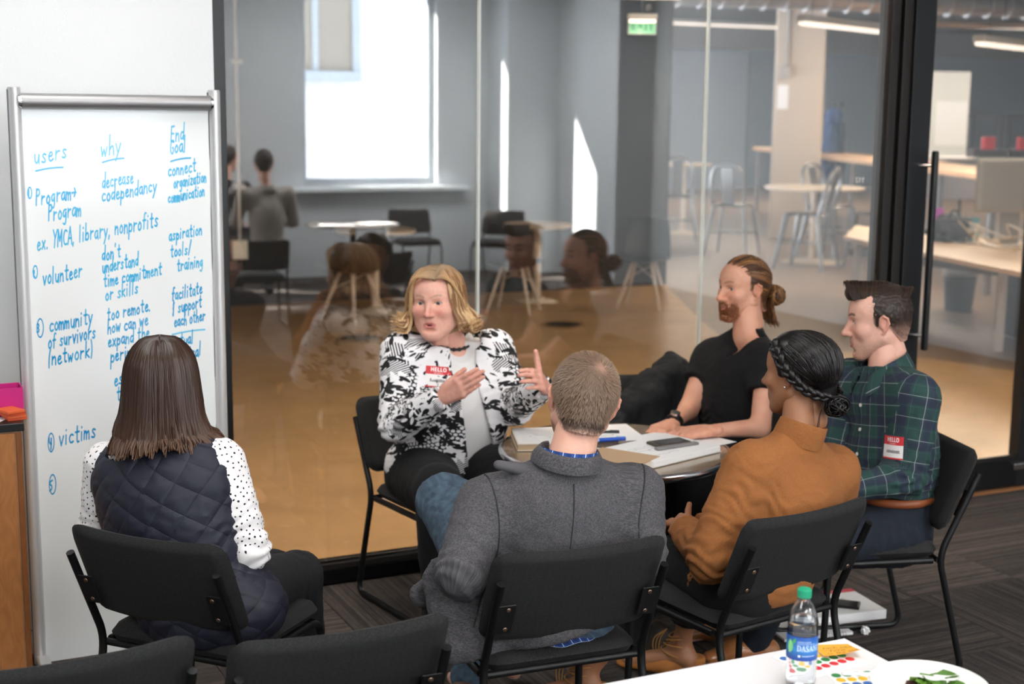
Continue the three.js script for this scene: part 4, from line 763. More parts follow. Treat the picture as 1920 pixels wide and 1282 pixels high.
// ---- hands. dir: wrist to knuckles, nor: out of the back of the hand, side: towards the thumb
function handField(W, dir, nor, o = {}) {
  const F = new Field(), d = dir.clone().normalize(), n = nor.clone().addScaledVector(d, -nor.dot(d)).normalize(), side = d.clone().cross(n).multiplyScalar(o.left ? 1 : -1).normalize(), s = o.s || 1;
  const P = (a, b, c) => W.clone().addScaledVector(d, a * s).addScaledVector(side, b * s).addScaledVector(n, c * s);
  F.cap(P(-0.03, 0, 0), P(0.015, 0, 0), 0.0245 * s, 0.023 * s, 0.02, { fl: n, fs: 1.35 });
  const kn = [[0.083, 0.027], [0.088, 0.009], [0.083, -0.0095], [0.074, -0.0265]], len = [[0.042, 0.025, 0.020], [0.046, 0.029, 0.021], [0.042, 0.027, 0.021], [0.033, 0.020, 0.019]], cu = o.curl || [0.25, 0.25, 0.3, 0.35], spread = o.spread ?? 0.06;
  kn.forEach(([a, b], i) => {
    F.cap(P(0.008, b * 0.55, 0.002), P(a, b, 0.003), 0.0125 * s, 0.0108 * s, 0.014);
    let p = P(a, b, 0.002), ang = 0; const sp = (1.5 - i) * spread * 0.5; let f = d.clone().addScaledVector(side, sp).normalize();
    len[i].forEach((l, j) => { ang += cu[i] * (j ? 1.1 : 0.8); const dd = f.clone().multiplyScalar(Math.cos(ang)).addScaledVector(n, -Math.sin(ang)); const e = p.clone().addScaledVector(dd, l * s), r0 = (0.0090 - j * 0.0008 - (i === 3 ? 0.0012 : 0)) * s, r1 = r0 - 0.0008 * s; F.cap(p, e, r0, r1, j ? 0.003 : 0.006); p = e; });
  });
  F.ell(P(0.035, 0.022, -0.008), [0.016 * s, 0.016 * s, 0.03 * s], 0.014, [side, n, d]);
  const t = o.thumb || [0.9, 0.25, 0.1], tp = [P(0.022, 0.026, -0.006)]; // thumb: outward angle, lift, bend
  let ang = t[0]; [0.036, 0.031, 0.025].forEach((l, j) => { const dd = d.clone().multiplyScalar(Math.cos(ang)).addScaledVector(side, Math.sin(ang)).addScaledVector(n, -t[1]).normalize(); tp.push(tp[j].clone().addScaledVector(dd, l * s)); ang += t[2]; });
  for (let j = 0; j < 3; j++) F.cap(tp[j], tp[j + 1], (0.0125 - j * 0.0017) * s, (0.0108 - j * 0.0014) * s, j ? 0.004 : 0.012);
  return F;
}
// a person: one skin mesh (torso, limbs, head, hands together) under a group at the floor
function person(label, P, head, hands, skin, o = {}) {
  const base = V(P.pelvis.x, 0, P.pelvis.z), t = thing('person', label, 'person', base.toArray());
  t.userData.base = undefined; delete t.userData.base;
  const F = bodyField(P, { ...o, grow: -0.007, neck: true });
  for (const [k, A, tp] of [['R', P.anR, o.toeR], ['L', P.anL, o.toeL]]) { const toe = tp ? A3(tp) : A.clone().addScaledVector(P.hfwd, 0.15).setY(0.035); F.cap(A.clone().addScaledVector(P.hfwd, -0.03).setY(A.y - 0.035), A, 0.03, 0.034, 0.02); F.cap(A.clone().setY(A.y - 0.03), toe, 0.034, 0.024, 0.03, { fl: V(0, 1, 0), fs: 1.2 }); }
  const list = [paint(smoothNormals(nets(F, o.coarse ? 0.018 : 0.011)), (x, y, z) => lerp3(skin.skin, skin.blush, clamp(0.2 + 0.15 * noise3(x * 20, y * 20, z * 20), 0, 1)))];
  const hf = headField(head.shape), hg = nets(hf, o.coarse ? 0.005 : 0.0030, [V(-0.10, -0.15, -0.125), V(0.10, 0.13, 0.125)]);
  smoothNormals(hg); paint(hg, faceColor(skin)); hg.applyMatrix4(head.M); list.push(hg);
  for (const h of hands || []) list.push(paint(smoothNormals(nets(h, 0.0030)), (x, y, z) => lerp3(skin.skin, skin.blush, clamp(0.3 + 0.2 * noise3(x * 40, y * 40, z * 40), 0, 1))));
  const g = join(list); g.translate(-base.x, 0, -base.z);
  const body = mesh('body', g, skinMat(skin.mat), t);
  const put = (name, geo, mat, parent, label2) => { const q = Array.isArray(geo) ? join(geo) : geo; q.translate(-base.x, 0, -base.z); const m = mesh(name, q, mat, parent || t); if (label2) m.userData.label = label2; return m; };
  const M2 = new THREE.Matrix4().makeTranslation(-base.x, 0, -base.z).multiply(head.M); if (!o.noEyes) eyes(t, M2, skin.iris || 0x5a6a72, skin.look || [0, 0]);
  return { t, put, base, body };
}
// a shoe along ankle -> toe
function shoeGeo(P, A, toe, heel = 0) {
  const F = new Field(), f = toe.clone().sub(A).setY(0).normalize(), sole = A.y - 0.075, back = A.clone().addScaledVector(f, -0.045).setY(sole + 0.035 + heel), mid = A.clone().addScaledVector(f, 0.06).setY(sole + 0.045 + heel * 0.4), tip = toe.clone().setY(sole + 0.028);
  F.cap(back, A.clone().setY(A.y - 0.02), 0.038, 0.042, 0.02, { cut: true }); F.cap(back, mid, 0.037, 0.040, 0.02); F.cap(mid, tip, 0.040, 0.026, 0.03, { fl: V(0, 1, 0), fs: 1.25 });
  F.mod = (d, x, y, z) => Math.max(d, sole - y); return nets(F, 0.006);
}
// ------------------------------------------------------------ shared cloth, collars, surface finding
const black3 = [0.004, 0.004, 0.004];
function trace(F, from, to) { const d = to.clone().sub(from), L = d.length(); d.divideScalar(L); let t = 0; for (let i = 0; i < 90 && t < L; i++) { const e = F.at(from.x + d.x * t, from.y + d.y * t, from.z + d.z * t); if (e < 0.0006) break; t += Math.max(0.0006, e * 0.8); } return from.clone().addScaledVector(d, Math.min(t, L)); }
function gradN(F, p, e = 0.004) { return V(F.at(p.x + e, p.y, p.z) - F.at(p.x - e, p.y, p.z), F.at(p.x, p.y + e, p.z) - F.at(p.x, p.y - e, p.z), F.at(p.x, p.y, p.z + e) - F.at(p.x, p.y, p.z - e)).normalize(); }
// a collar: a band round the neck from angle a0 to a1 (0 = back), rising h, its fold falling f outside
function collarGeo(c, up, left, fwd, rx, rz, h, fold, a0, a1, { lean = 0.012, th = 0.004, drop = 0.02, n = 40 } = {}) {
  const prof = [[0, -0.012], [lean * 0.5, h * 0.6], [lean, h], [lean + th, h + th], [lean + th * 2.4, h * 0.9], [lean + th * 3 + fold * 0.25, h - fold * 0.6], [lean + th * 2.4 + fold * 0.35, h - fold]], pos = [], uv = [], idx = [];
  if (!fold) { prof.length = 4; prof.push([lean + th * 1.5, h * 0.6], [th * 1.6, -0.012]); }
  for (let i = 0; i <= n; i++) {
    const a = mix(a0, a1, i / n), f = Math.abs(a) / Math.PI, s = Math.sin(a), co = -Math.cos(a);
    prof.forEach(([r, y], j) => { const p = c.clone().addScaledVector(left, s * (rx + r)).addScaledVector(fwd, co * (rz + r)).addScaledVector(up, y - drop * f * f * 2.2 * (j < 7 ? 1 : 1)); pos.push(p.x, p.y, p.z); uv.push(a * rx, j * 0.012); });
  }
  const m = prof.length; for (let i = 0; i < n; i++) for (let j = 0; j < m - 1; j++) { const a = i * m + j, b = a + m; idx.push(a, b, a + 1, a + 1, b, b + 1); }
  const front = new THREE.BufferGeometry(); front.setAttribute('position', new THREE.Float32BufferAttribute(pos, 3)); front.setAttribute('uv', new THREE.Float32BufferAttribute(uv, 2)); front.setIndex(idx); front.computeVertexNormals(); return front;
}
const DS = { side: THREE.DoubleSide };
const heather = weave([76, 74, 78], [56, 55, 58], [106, 104, 108], 128, 5.5, 41);
const jacketMat = phys(0xffffff, 0.95, { map: heather, bumpMap: heather, bumpScale: 0.00035, sheen: 0.3, sheenRoughness: 0.5, sheenColor: new THREE.Color(0x77757a), ...DS });
const denimTex = dataTex(256, 256, (u, v) => { const t = ((Math.floor(u * 256) + Math.floor(v * 128)) & 1) ? 10 : -10, n = 22 * tileNoise(u, v, 9, 3) + 10 * tileNoise(u, v * 0.5, 60, 7) + t; return [64 + n * 0.8, 82 + n, 98 + n]; }, { sx: 4, sy: 4 });
const denimMat = phys(0xffffff, 0.9, { map: denimTex, bumpMap: denimTex, bumpScale: 0.0008 });
const darkDenim = phys(0x50586a, 0.9, { map: denimTex, bumpMap: denimTex, bumpScale: 0.0008 });
const blackCloth = phys(0x0e0e10, 0.95, { bumpMap: grainTex(90, 50, 12), bumpScale: 0.0006, sheen: 0.2, sheenColor: new THREE.Color(0x333338) });
const charcoalCloth = phys(0x19181b, 0.92, { bumpMap: grainTex(90, 50, 12), bumpScale: 0.0006, sheen: 0.2, sheenColor: new THREE.Color(0x333338) });
// white-lined blue check of the shirt under the jacket
const blueCheck = canvasTex(128, 128, (c, w) => { c.fillStyle = '#2c56a4'; c.fillRect(0, 0, w, w); c.fillStyle = 'rgba(20,36,90,0.45)'; for (let i = 0; i < 2; i++) { c.fillRect(i * 64 + 34, 0, 26, w); c.fillRect(0, i * 64 + 34, w, 26); } c.fillStyle = '#dfe8f6'; for (let i = 0; i < 2; i++) { c.fillRect(i * 64 + 12, 0, 5, w); c.fillRect(0, i * 64 + 12, w, 5); } }, { sx: 20, sy: 20 });
// a sticker or patch laid over a body: each point of a grid is traced onto the surface
function patch(F, c, out, up, w, h, lift = 0.0022, n = 8) {
  const o = out.clone().normalize(), u = up.clone().addScaledVector(o, -up.dot(o)).normalize(), r = u.clone().cross(o), pos = [], uv = [], idx = [];
  for (let j = 0; j <= n; j++) for (let i = 0; i <= n; i++) { const q = c.clone().addScaledVector(r, (i / n - 0.5) * w).addScaledVector(u, (j / n - 0.5) * h), p = trace(F, q.clone().addScaledVector(o, 0.15), q.clone().addScaledVector(o, -0.2)).addScaledVector(o, lift); pos.push(p.x, p.y, p.z); uv.push(i / n, j / n); }
  for (let j = 0; j < n; j++) for (let i = 0; i < n; i++) { const a = j * (n + 1) + i; idx.push(a, a + 1, a + n + 1, a + 1, a + n + 2, a + n + 1); }
  const g = new THREE.BufferGeometry(); g.setAttribute('position', new THREE.Float32BufferAttribute(pos, 3)); g.setAttribute('uv', new THREE.Float32BufferAttribute(uv, 2)); g.setIndex(idx); g.computeVertexNormals(); return g;
}
const badgeTex = (seed) => canvasTex(256, 192, (c) => { c.fillStyle = '#f4f0ee'; c.fillRect(0, 0, 256, 192); c.fillStyle = '#d8343a'; c.fillRect(0, 0, 256, 74); c.fillRect(0, 180, 256, 12); c.fillStyle = '#fff'; c.font = 'bold 52px sans-serif'; c.textAlign = 'center'; c.fillText('HELLO', 128, 48); c.font = '17px sans-serif'; c.fillText('my name is', 128, 67); c.strokeStyle = '#2a2a35'; c.lineWidth = 5; c.lineCap = c.lineJoin = 'round'; const r = rng(seed); c.beginPath(); let x = 50; c.moveTo(x, 138); while (x < 205) { const h = r() * 34; c.quadraticCurveTo(x + 4, 130 - h, x + 9, 128 - r() * 10); c.quadraticCurveTo(x + 12, 150, x + 17, 136); x += 17; } c.stroke(); }, { repeat: false });
const skinPale = { skin: lin('#e3b39c'), blush: lin('#d2806c'), lip: lin('#b5625a'), brow: lin('#6e4e3a'), beard: lin('#9a6a45') };
function hairline(z0 = 0.02, top = 0.09, nape = -0.072, side = -0.018) { // > 0 outside the hair
  return (x, y, z) => { const zf = z0 + 0.052 * sstep(0.015, top, y) + Math.max(0, y - top) * 3.2; const yb = z > -0.005 ? side : mix(side + 0.012, nape, sstep(-0.015, -0.07, z)); return Math.max(z - zf, yb - y); };
}

// hair thins out to the skin along its edge
const thin = (c, skin, e, w = 0.012, k = 0.7) => lerp3(c, skin, k * sstep(-w, 0, e));

// ------------------------------------------------------------ the man in the grey jacket, seen from behind
{
  const P = frames(J_gray), M4 = headMatrix(P.head, 0.34, 0.10, 0.17, 1.05);
  const { t, put } = person('man seen from behind in a charcoal wool jacket and jeans, short fair hair', P, { M: M4 }, [], { ...skinPale, stubble: 0.7, beard: lin('#94603c') }, { w: 1.05, neckW: 1.12 });
  // jacket
  const o = { w: 1.1, grow: 0.017, armGrow: 0.021, legs: false, neck: false, cuff: 1, cutCuff: true, chestW: 1.08 };
  const F = bodyField(P, o);
  F.ell(P.pelvis.clone().add(V(0.0, 0.0, 0.02)), [0.185, 0.11, 0.155], 0.06, P.hip, { g: 0 });
  const sight = V(0.39, 0, -0.92); // the open front hanging beside the seat
  F.cap(V(1.290, 0.60, 1.735), V(1.318, 0.445, 1.80), 0.06, 0.082, 0.05, { g: 0, fl: sight, fs: 2.4 });
  F.cap(V(1.290, 0.58, 1.72), V(1.255, 0.545, 1.67), 0.05, 0.035, 0.03, { g: 0, fl: sight, fs: 2.4 });
  F.cap(P.hipR.clone().add(V(0.07, 0.0, -0.02)), P.hipR.clone().add(V(0.085, -0.11, -0.02)), 0.06, 0.06, 0.04, { g: 0, fl: V(0.8, 0, -0.6), fs: 2.0 });
  clipField(F, [[P.neck.clone().addScaledVector(P.up, -0.016), P.up, P.neck, 0.12], [V(1.3, 0.412, 0), V(0.2, -0.98, 0)]]);
  const dn = V(0, -1, 0), armR = P.elR.clone().sub(P.shR).normalize(), armL = P.elL.clone().sub(P.shL).normalize();
  let g = displace(nets(F, 0.0075), folds(P, 0.0045, 3, [[P.elL, 0.10, 0.004, armL], [P.elR, 0.09, 0.0045, armR], [P.chest.clone().addScaledVector(P.left, 0.15), 0.06, 0.003, P.up], [P.chest.clone().addScaledVector(P.left, -0.15), 0.06, 0.004, P.up], [P.pelvis.clone().addScaledVector(P.left, 0.15), 0.12, 0.0035, V(0.7, 0.7, 0)]]));
  const q = pieces(g, F, P, { 0: 0, 1: 1, 2: 2 });
  const jk = put('jacket', q[0], jacketMat); put('sleeve', q[1], jacketMat, jk); put('sleeve', q[2], jacketMat, jk);
  // seams: down the middle of the back and round the armholes
  const seam = [], c0 = P.pelvis.clone(); { const pts = []; for (let k = 0; k <= 24; k++) { const y = 0.06 + k / 24 * 0.35, c = c0.clone().addScaledVector(P.up, y); pts.push(trace(F, c.clone().addScaledVector(P.fwd, -0.4), c).addScaledVector(P.fwd, -0.0016)); } seam.push(tube(pts, 0.0022, 6, { flat: 0.6 })); }
  for (const [S, s] of [[P.shR, -1], [P.shL, 1]]) { const pts = []; for (let k = 0; k <= 20; k++) { const a = mix(-0.15, 2.7, k / 20), c = S.clone().addScaledVector(P.left, -s * (0.026 + 0.02 * Math.sin(a))).addScaledVector(P.up, -0.06), dir = P.up.clone().multiplyScalar(Math.cos(a)).addScaledVector(P.fwd, -Math.sin(a)).addScaledVector(P.left, s * 0.22); pts.push(trace(F, c.clone().addScaledVector(dir, 0.3), c)); } seam.push(tube(smoothPath(pts, 50), 0.0022, 6)); }
  put('seam', seam, phys(0x2f2e31, 0.95), jk);
  const nc = P.neck.clone().addScaledVector(P.up, -0.028).addScaledVector(P.fwd, 0.004);
  put('collar', collarGeo(nc, P.up, P.left, P.fwd, 0.066, 0.064, 0.036, 0.036, -2.6, 2.6, { lean: 0.003, th: 0.004, drop: 0.012 }), jacketMat, jk);
  const lap = new Field(); lap.cap(V(1.463, 0.880, 1.804), V(1.403, 0.896, 1.795), 0.019, 0.014, 0.01, { fl: P.up, fs: 1.25 }); put('lapel', smoothNormals(nets(lap, 0.004)), jacketMat, jk);
  // shirt: collar and the tail that hangs over the seat
  const sh = put('shirt', collarGeo(nc.clone().addScaledVector(P.up, 0.010), P.up, P.left, P.fwd, 0.061, 0.060, 0.036, 0.0, -2.9, 2.9, { lean: 0.006, th: 0.003, drop: 0.03 }), phys(0xffffff, 0.85, { map: blueCheck, ...DS }));
  { const pos = [], uv = [], idx = []; const n = 18, m = 8; for (let j = 0; j <= m; j++) for (let i = 0; i <= n; i++) { const u = i / n * 2 - 1, v = j / m; const hemz = 0.07 * (1 - Math.abs(u) ** 2.4) + 0.02; pos.push(1.562 + u * 0.125, 0.446 + 0.03 * (1 - v) * (1 - u * u) - 0.004 * v + 0.003 * Math.sin(u * 9), 1.80 + v * hemz); uv.push(u * 0.125, v * 0.12); } for (let j = 0; j < m; j++) for (let i = 0; i < n; i++) { const a = j * (n + 1) + i; idx.push(a, a + n + 1, a + 1, a + 1, a + n + 1, a + n + 2); } const tg = new THREE.BufferGeometry(); tg.setAttribute('position', new THREE.Float32BufferAttribute(pos, 3)); tg.setAttribute('uv', new THREE.Float32BufferAttribute(uv, 2)); tg.setIndex(idx); tg.computeVertexNormals(); put('shirt_tail', tg, phys(0xffffff, 0.85, { map: blueCheck, ...DS }), sh); }
  // jeans
  const JF = bodyField(P, { torso: false, arms: false, neck: false, grow: 0.012, w: 1.06, calf: 1.2, legW: 1.12 }); JF.ell(P.pelvis, [0.15, 0.09, 0.12], 0.05, P.hip, { g: 3 });
  const jg = displace(nets(JF, 0.0085), folds(P, 0.004, 8, [[P.knL, 0.1, 0.003, P.hfwd], [P.hipL, 0.12, 0.004, P.hfwd]])), jq = pieces(jg, JF, P, { 3: 3, 4: 4 });
  put('jeans', join(Object.values(jq)), denimMat);
  const toe = P.anR.clone().add(V(0.1, 0, -0.12)); put('shoe', smoothNormals(shoeGeo(P, P.anR, toe)), phys(0x4a2f1e, 0.45));
  put('shoe', smoothNormals(shoeGeo(P, P.anL.clone(), P.anL.clone().add(V(0.13, 0, -0.06)))), phys(0x4a2f1e, 0.45));
  // cropped hair swirling out of a whorl
  const clip = hairline(0.022, 0.088, -0.068, -0.012), HF = new Field(); HF.ell(V(0, 0.030, -0.014), [0.0775, 0.0895, 0.0975], 0.02); HF.cap(V(0, -0.045, -0.040), V(0, -0.09, -0.045), 0.052, 0.046, 0.03); HF.mod = (d, x, y, z) => Math.max(d, clip(x, y, z));
  const hg = displace(nets(HF, 0.003), (x, y, z) => 0.0012 * noise3(x * 90, y * 90, z * 90));
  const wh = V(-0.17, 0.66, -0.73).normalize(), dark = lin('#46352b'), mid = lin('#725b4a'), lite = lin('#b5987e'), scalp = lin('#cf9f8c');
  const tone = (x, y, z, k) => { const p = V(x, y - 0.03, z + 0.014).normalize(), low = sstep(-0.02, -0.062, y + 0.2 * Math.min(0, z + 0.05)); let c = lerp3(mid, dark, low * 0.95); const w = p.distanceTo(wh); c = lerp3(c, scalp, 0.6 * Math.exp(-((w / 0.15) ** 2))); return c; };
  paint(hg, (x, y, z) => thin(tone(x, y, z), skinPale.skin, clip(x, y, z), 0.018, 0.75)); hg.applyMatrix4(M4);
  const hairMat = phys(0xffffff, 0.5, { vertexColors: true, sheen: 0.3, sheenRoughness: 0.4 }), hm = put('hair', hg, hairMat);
  const r = rng(12), strands = [];
  for (let i = 0; i < 11500; i++) {
    const u = r() * 2 - 1, a = r() * 6.283, q0 = V(Math.sqrt(1 - u * u) * Math.cos(a), u, Math.sqrt(1 - u * u) * Math.sin(a)); if (q0.y < -0.75) continue;
    const p = trace(HF, q0.clone().multiplyScalar(0.2).add(V(0, 0.02, -0.014)), V(0, 0.02, -0.014)); if (clip(p.x, p.y, p.z) > -0.003 || r() > 0.6 + 2.6 * V(p.x, p.y - 0.03, p.z + 0.014).normalize().distanceTo(wh)) continue;
    const nrm = gradN(HF, p), rel = p.clone().sub(V(0, 0.03, -0.014)).normalize(), away = rel.clone().sub(wh); away.addScaledVector(nrm, -away.dot(nrm)).normalize(); const sw = nrm.clone().cross(away).multiplyScalar(0.55 * Math.exp(-rel.distanceTo(wh))); away.add(sw).normalize();
    const l = (0.009 + r() * 0.005) * (p.y < -0.03 ? 0.7 : 1), tip = p.clone().addScaledVector(away, l).addScaledVector(nrm, l * (0.30 + 0.25 * r())), sd = away.clone().cross(nrm).multiplyScalar(0.00042), c0 = tone(p.x, p.y, p.z), c1 = lerp3(c0, lite, p.y < -0.04 ? 0.15 * r() : 0.25 + 0.55 * r()), md = p.clone().lerp(tip, 0.5).addScaledVector(nrm, 0.0012);
    const pts = [p.clone().addScaledVector(nrm, -0.001).sub(sd), p.clone().addScaledVector(nrm, -0.001).add(sd), md.clone().sub(sd), md.clone().add(sd), tip].map((v) => v.applyMatrix4(M4)); strands.push([pts, c0, c1]);
  }
  const pos = [], col = [], idx = []; strands.forEach(([pts, c0, c1]) => { const b = pos.length / 3; pts.forEach((v, k) => { pos.push(v.x, v.y, v.z); const c = k < 2 ? c0 : k < 4 ? lerp3(c0, c1, 0.6) : c1; col.push(...c); }); idx.push(b, b + 1, b + 2, b + 1, b + 3, b + 2, b + 2, b + 3, b + 4); });
  const sg = new THREE.BufferGeometry(); sg.setAttribute('position', new THREE.Float32BufferAttribute(pos, 3)); sg.setAttribute('color', new THREE.Float32BufferAttribute(col, 3)); sg.setIndex(idx); sg.computeVertexNormals();
  const sm = put('cropped_strands', sg, phys(0xffffff, 0.45, { vertexColors: true, ...DS }), hm); sm.userData.kind = 'stuff';
}

// ------------------------------------------------------------ the woman in the quilted vest
{
  const P = frames(J_girl), M4 = headMatrix(P.head, 0.22, 0.02, 0.0, 1.06);
  const { t, put } = person('woman seen from behind in a navy quilted vest and dotted white sleeves, brown hair', P, { M: M4 }, [], { ...skinPale }, { w: 1.02, toeR: [1.30, 0.035, 0.98], toeL: [1.27, 0.035, 0.80] });
  const F = bodyField(P, { w: 1.12, grow: 0.026, arms: false, legs: false, neck: false, chestW: 1.06 });
  F.ell(P.pelvis.clone().add(V(0.03, -0.005, 0)), [0.205, 0.10, 0.165], 0.05, P.hip, { g: 0 });
  F.ell(P.hipR.clone().add(V(0.055, 0.005, 0.02)), [0.11, 0.07, 0.09], 0.05, P.hip, { g: 0 });
  clipField(F, [[P.neck.clone().addScaledVector(P.up, -0.005), P.up, P.neck, 0.13], [P.shR.clone().addScaledVector(P.left, -0.036), P.left.clone().negate(), P.shR, 0.12], [P.shL.clone().addScaledVector(P.left, 0.040), P.left, P.shL, 0.12], [V(0, 0.42, 0), V(0, -1, 0)]]);
  const per = 0.088, fr = (a) => Math.abs(a - Math.round(a)), puff = (u, v) => { const a = fr((u + v * 1.05) / per), b = fr((u - v * 1.05) / per); return Math.min(1, Math.min(a, b) / 0.32); };
  const fv = folds(P, 0.003, 15, [[P.pelvis.clone().addScaledVector(P.left, -0.13).addScaledVector(P.up, 0.12), 0.11, 0.005, P.up], [P.pelvis.clone().addScaledVector(P.fwd, -0.12).addScaledVector(P.up, 0.1), 0.12, 0.0028, P.up]]);
  let g = displace(nets(F, 0.0055), (x, y, z) => { const q = V(x, y, z).sub(P.pelvis), u = Math.atan2(q.dot(P.left), q.dot(P.fwd)) * 0.155, v = q.dot(P.up); return fv(x, y, z) + 0.0045 * Math.sqrt(puff(u + 0.487, v)) - 0.003; });
  const quiltTex = dataTex(256, 256, (u, v) => { const a = fr(u + v), b = fr(u - v), q = Math.min(1, Math.min(a, b) / 0.06); const k = 160 * Math.sqrt(q) + 60 + 20 * tileNoise(u, v, 24, 6); return [k, k, k]; }, { sx: 1 / per, sy: 1.05 / per, srgb: false });
  quiltTex.offset.set(0.487 / per, 0);
  const vestMat = phys(0x171a2b, 0.62, { bumpMap: quiltTex, bumpScale: 0.0014, sheen: 0.35, sheenRoughness: 0.4, sheenColor: new THREE.Color(0x2a3350) });
  const vest = put('vest', pieces(g, F, P, { 0: 0 })[0], vestMat);
  put('collar', collarGeo(P.neck.clone().addScaledVector(P.up, -0.02), P.up, P.left, P.fwd, 0.078, 0.08, 0.04, 0, -2.6, 2.6, { lean: 0.004, th: 0.007, drop: 0.02 }), vestMat, vest);
  // piping round the right armhole
  // blouse sleeves
  const dots = canvasTex(512, 512, (c) => { c.fillStyle = '#f2eeee'; c.fillRect(0, 0, 512, 512); const r = rng(6), pts = []; c.fillStyle = '#14131a'; for (let k = 0; k < 6000 && pts.length < 250; k++) { const x = r() * 512, y = r() * 512; let ok = true; for (const p of pts) { let dx = Math.abs(p[0] - x), dy = Math.abs(p[1] - y); dx = Math.min(dx, 512 - dx); dy = Math.min(dy, 512 - dy); if (dx * dx + dy * dy < 24 * 24) { ok = false; break; } } if (!ok) continue; pts.push([x, y]); const s = 4.2 + r() * 2.6; for (const ox of [-512, 0, 512]) for (const oy of [-512, 0, 512]) { c.beginPath(); c.ellipse(x + ox, y + oy, s, s * (0.65 + r() * 0.3), r() * 3, 0, 7); c.fill(); } } }, { sx: 4.2, sy: 4.2 });
  const SF = bodyField(P, { torso: false, legs: false, neck: false, armGrow: 0.012, cuff: 0.35, cutCuff: true });
  const sg = displace(nets(SF, 0.006), folds(P, 0.004, 21, [[P.elR, 0.1, 0.005, P.elR.clone().sub(P.shR).normalize()], [P.shR, 0.07, 0.002, P.left], [P.elL, 0.1, 0.004, P.elL.clone().sub(P.shL).normalize()]])), sq = pieces(sg, SF, P, { 1: 1, 2: 2 });
  const blouseMat = phys(0xffffff, 0.85, { map: dots, sheen: 0.2 }), bl = put('blouse', sq[1], blouseMat); put('sleeve', sq[2], blouseMat, bl);
  const LF = bodyField(P, { torso: false, arms: false, neck: false, grow: 0.008, w: 1.1, legW: 1.08, calf: 1.1 }); LF.ell(P.pelvis.clone().add(V(0, -0.02, 0)), [0.17, 0.085, 0.14], 0.05, P.hip, { g: 3 });
  put('trousers', smoothNormals(displace(nets(LF, 0.009), folds(P, 0.003, 2, [[P.knR, 0.1, 0.003, P.hfwd]]))), charcoalCloth);
  for (const [A, T] of [[P.anR, V(1.30, 0.035, 0.98)], [P.anL, V(1.27, 0.035, 0.80)]]) put('shoe', smoothNormals(shoeGeo(P, A, T)), phys(0x17110e, 0.4));
  // hair: parted in the middle, falling to the shoulders
  const root = lin('#2a1c15'), midc = lin('#422c21'), tip = lin('#75523a'), r = rng(44), geos = [];
  const SFh = new Field(); SFh.ell(V(0, 0.030, -0.014), [0.079, 0.089, 0.097], 0.02); SFh.cap(V(0, 0.0, -0.030), V(0, -0.085, -0.040), 0.074, 0.080, 0.05); SFh.mod = (d, x, y, z) => Math.max(d, z - 0.012 - 0.07 * sstep(0.03, 0.1, y));
  const hs = smoothNormals(nets(SFh, 0.004)); paint(hs, (x, y) => lerp3(root, midc, sstep(0.08, -0.1, y))); hs.applyMatrix4(M4); const hairMat = phys(0xffffff, 0.36, { vertexColors: true, specularIntensity: 0.9 });
  const hm = put('hair', hs, hairMat);
  for (let k = 0; k < 760; k++) {
    const side = k & 1 ? 1 : -1, q0 = (k >> 1) / 380, cl = Math.floor(q0 * 44), th0 = mix(0.95, Math.PI, Math.pow(q0, 0.8)), thc = mix(0.95, Math.PI, Math.pow((cl + 0.5) / 44, 0.8)), crand = Math.abs(Math.sin(cl * 12.9898 + side) * 43758.5453) % 1, th = th0 + (r() - 0.5) * 0.05, dx = Math.sin(th) * side, dz = Math.cos(th), ex = Math.sin(mix(th, thc, 0.65)) * side, ez = Math.cos(mix(th, thc, 0.65)), lay = r(), s0 = 1 + 0.02 * lay, jit = () => (r() - 0.5) * 0.006;
    const rz = mix(0.05, -0.062, sstep(1.0, 2.6, th)) + (r() - 0.5) * 0.02, ry = 0.030 + 0.094 * Math.sqrt(Math.max(0.05, 1 - ((rz + 0.014) / 0.102) ** 2));
    const P2 = (el, m = 1) => { const c = Math.cos(el), s = Math.sin(el); return [dx * c * 0.0835 * s0 * m + jit() * 0.4, 0.030 + s * 0.0945 * s0, -0.014 + dz * c * 0.1025 * s0 * m + jit() * 0.4]; };
    const flare = 0.10 + 0.012 * r(), end = -0.128 - crand * 0.026 - r() * 0.008 + 0.01 * Math.cos(th * 2), out = 0.112 + 0.016 * r() + (dx < -0.75 ? 0.02 : 0), curl = (r() - 0.3) * 0.012;
    const pts = [[side * (0.001 + 0.003 * r()), ry, rz], P2(1.05), P2(0.55), P2(0.1), [dx * 0.093 + jit(), -0.045, -0.022 + dz * 0.098 + jit()], [dx * flare + jit(), -0.105, -0.022 + dz * 0.102 + jit()], [dx * (out - 0.006) + jit() * 1.5, (end - 0.105) / 2, -0.02 + dz * (out - 0.012) + jit()], [ex * (out + curl + (crand - 0.5) * 0.014), end, -0.02 + ez * (out - 0.004 + curl + (crand - 0.5) * 0.014)]];
    const b = crand * 0.35 + r() * 0.2, col = (u) => lerp3(lerp3(root, midc, clamp(b + u, 0, 1)), tip, sstep(0.55, 1.0, u) * (0.25 + 0.6 * b));
    geos.push(lockGeo(M4, pts, 18, (u) => 0.0052 * (1 - 0.72 * sstep(0.72, 1, u)) * (0.5 + 0.5 * sstep(0, 0.12, u)) * (0.75 + lay * 0.4), 5, col, 0.4, P.head));
  }
  for (let k = 0; k < 14; k++) { const x = 0.09 + 0.008 * r(), z = -0.02 - 0.03 * r(); geos.push(lockGeo(M4, [[-x, -0.05, z], [-x - 0.004, -0.1, z], [-x - 0.02 - 0.02 * r(), -0.145, z], [-x - 0.045 - 0.03 * r(), -0.175, z - 0.01]], 16, 0.0007, 3, () => midc)); }
  const st = put('locks', geos, hairMat, hm);
}
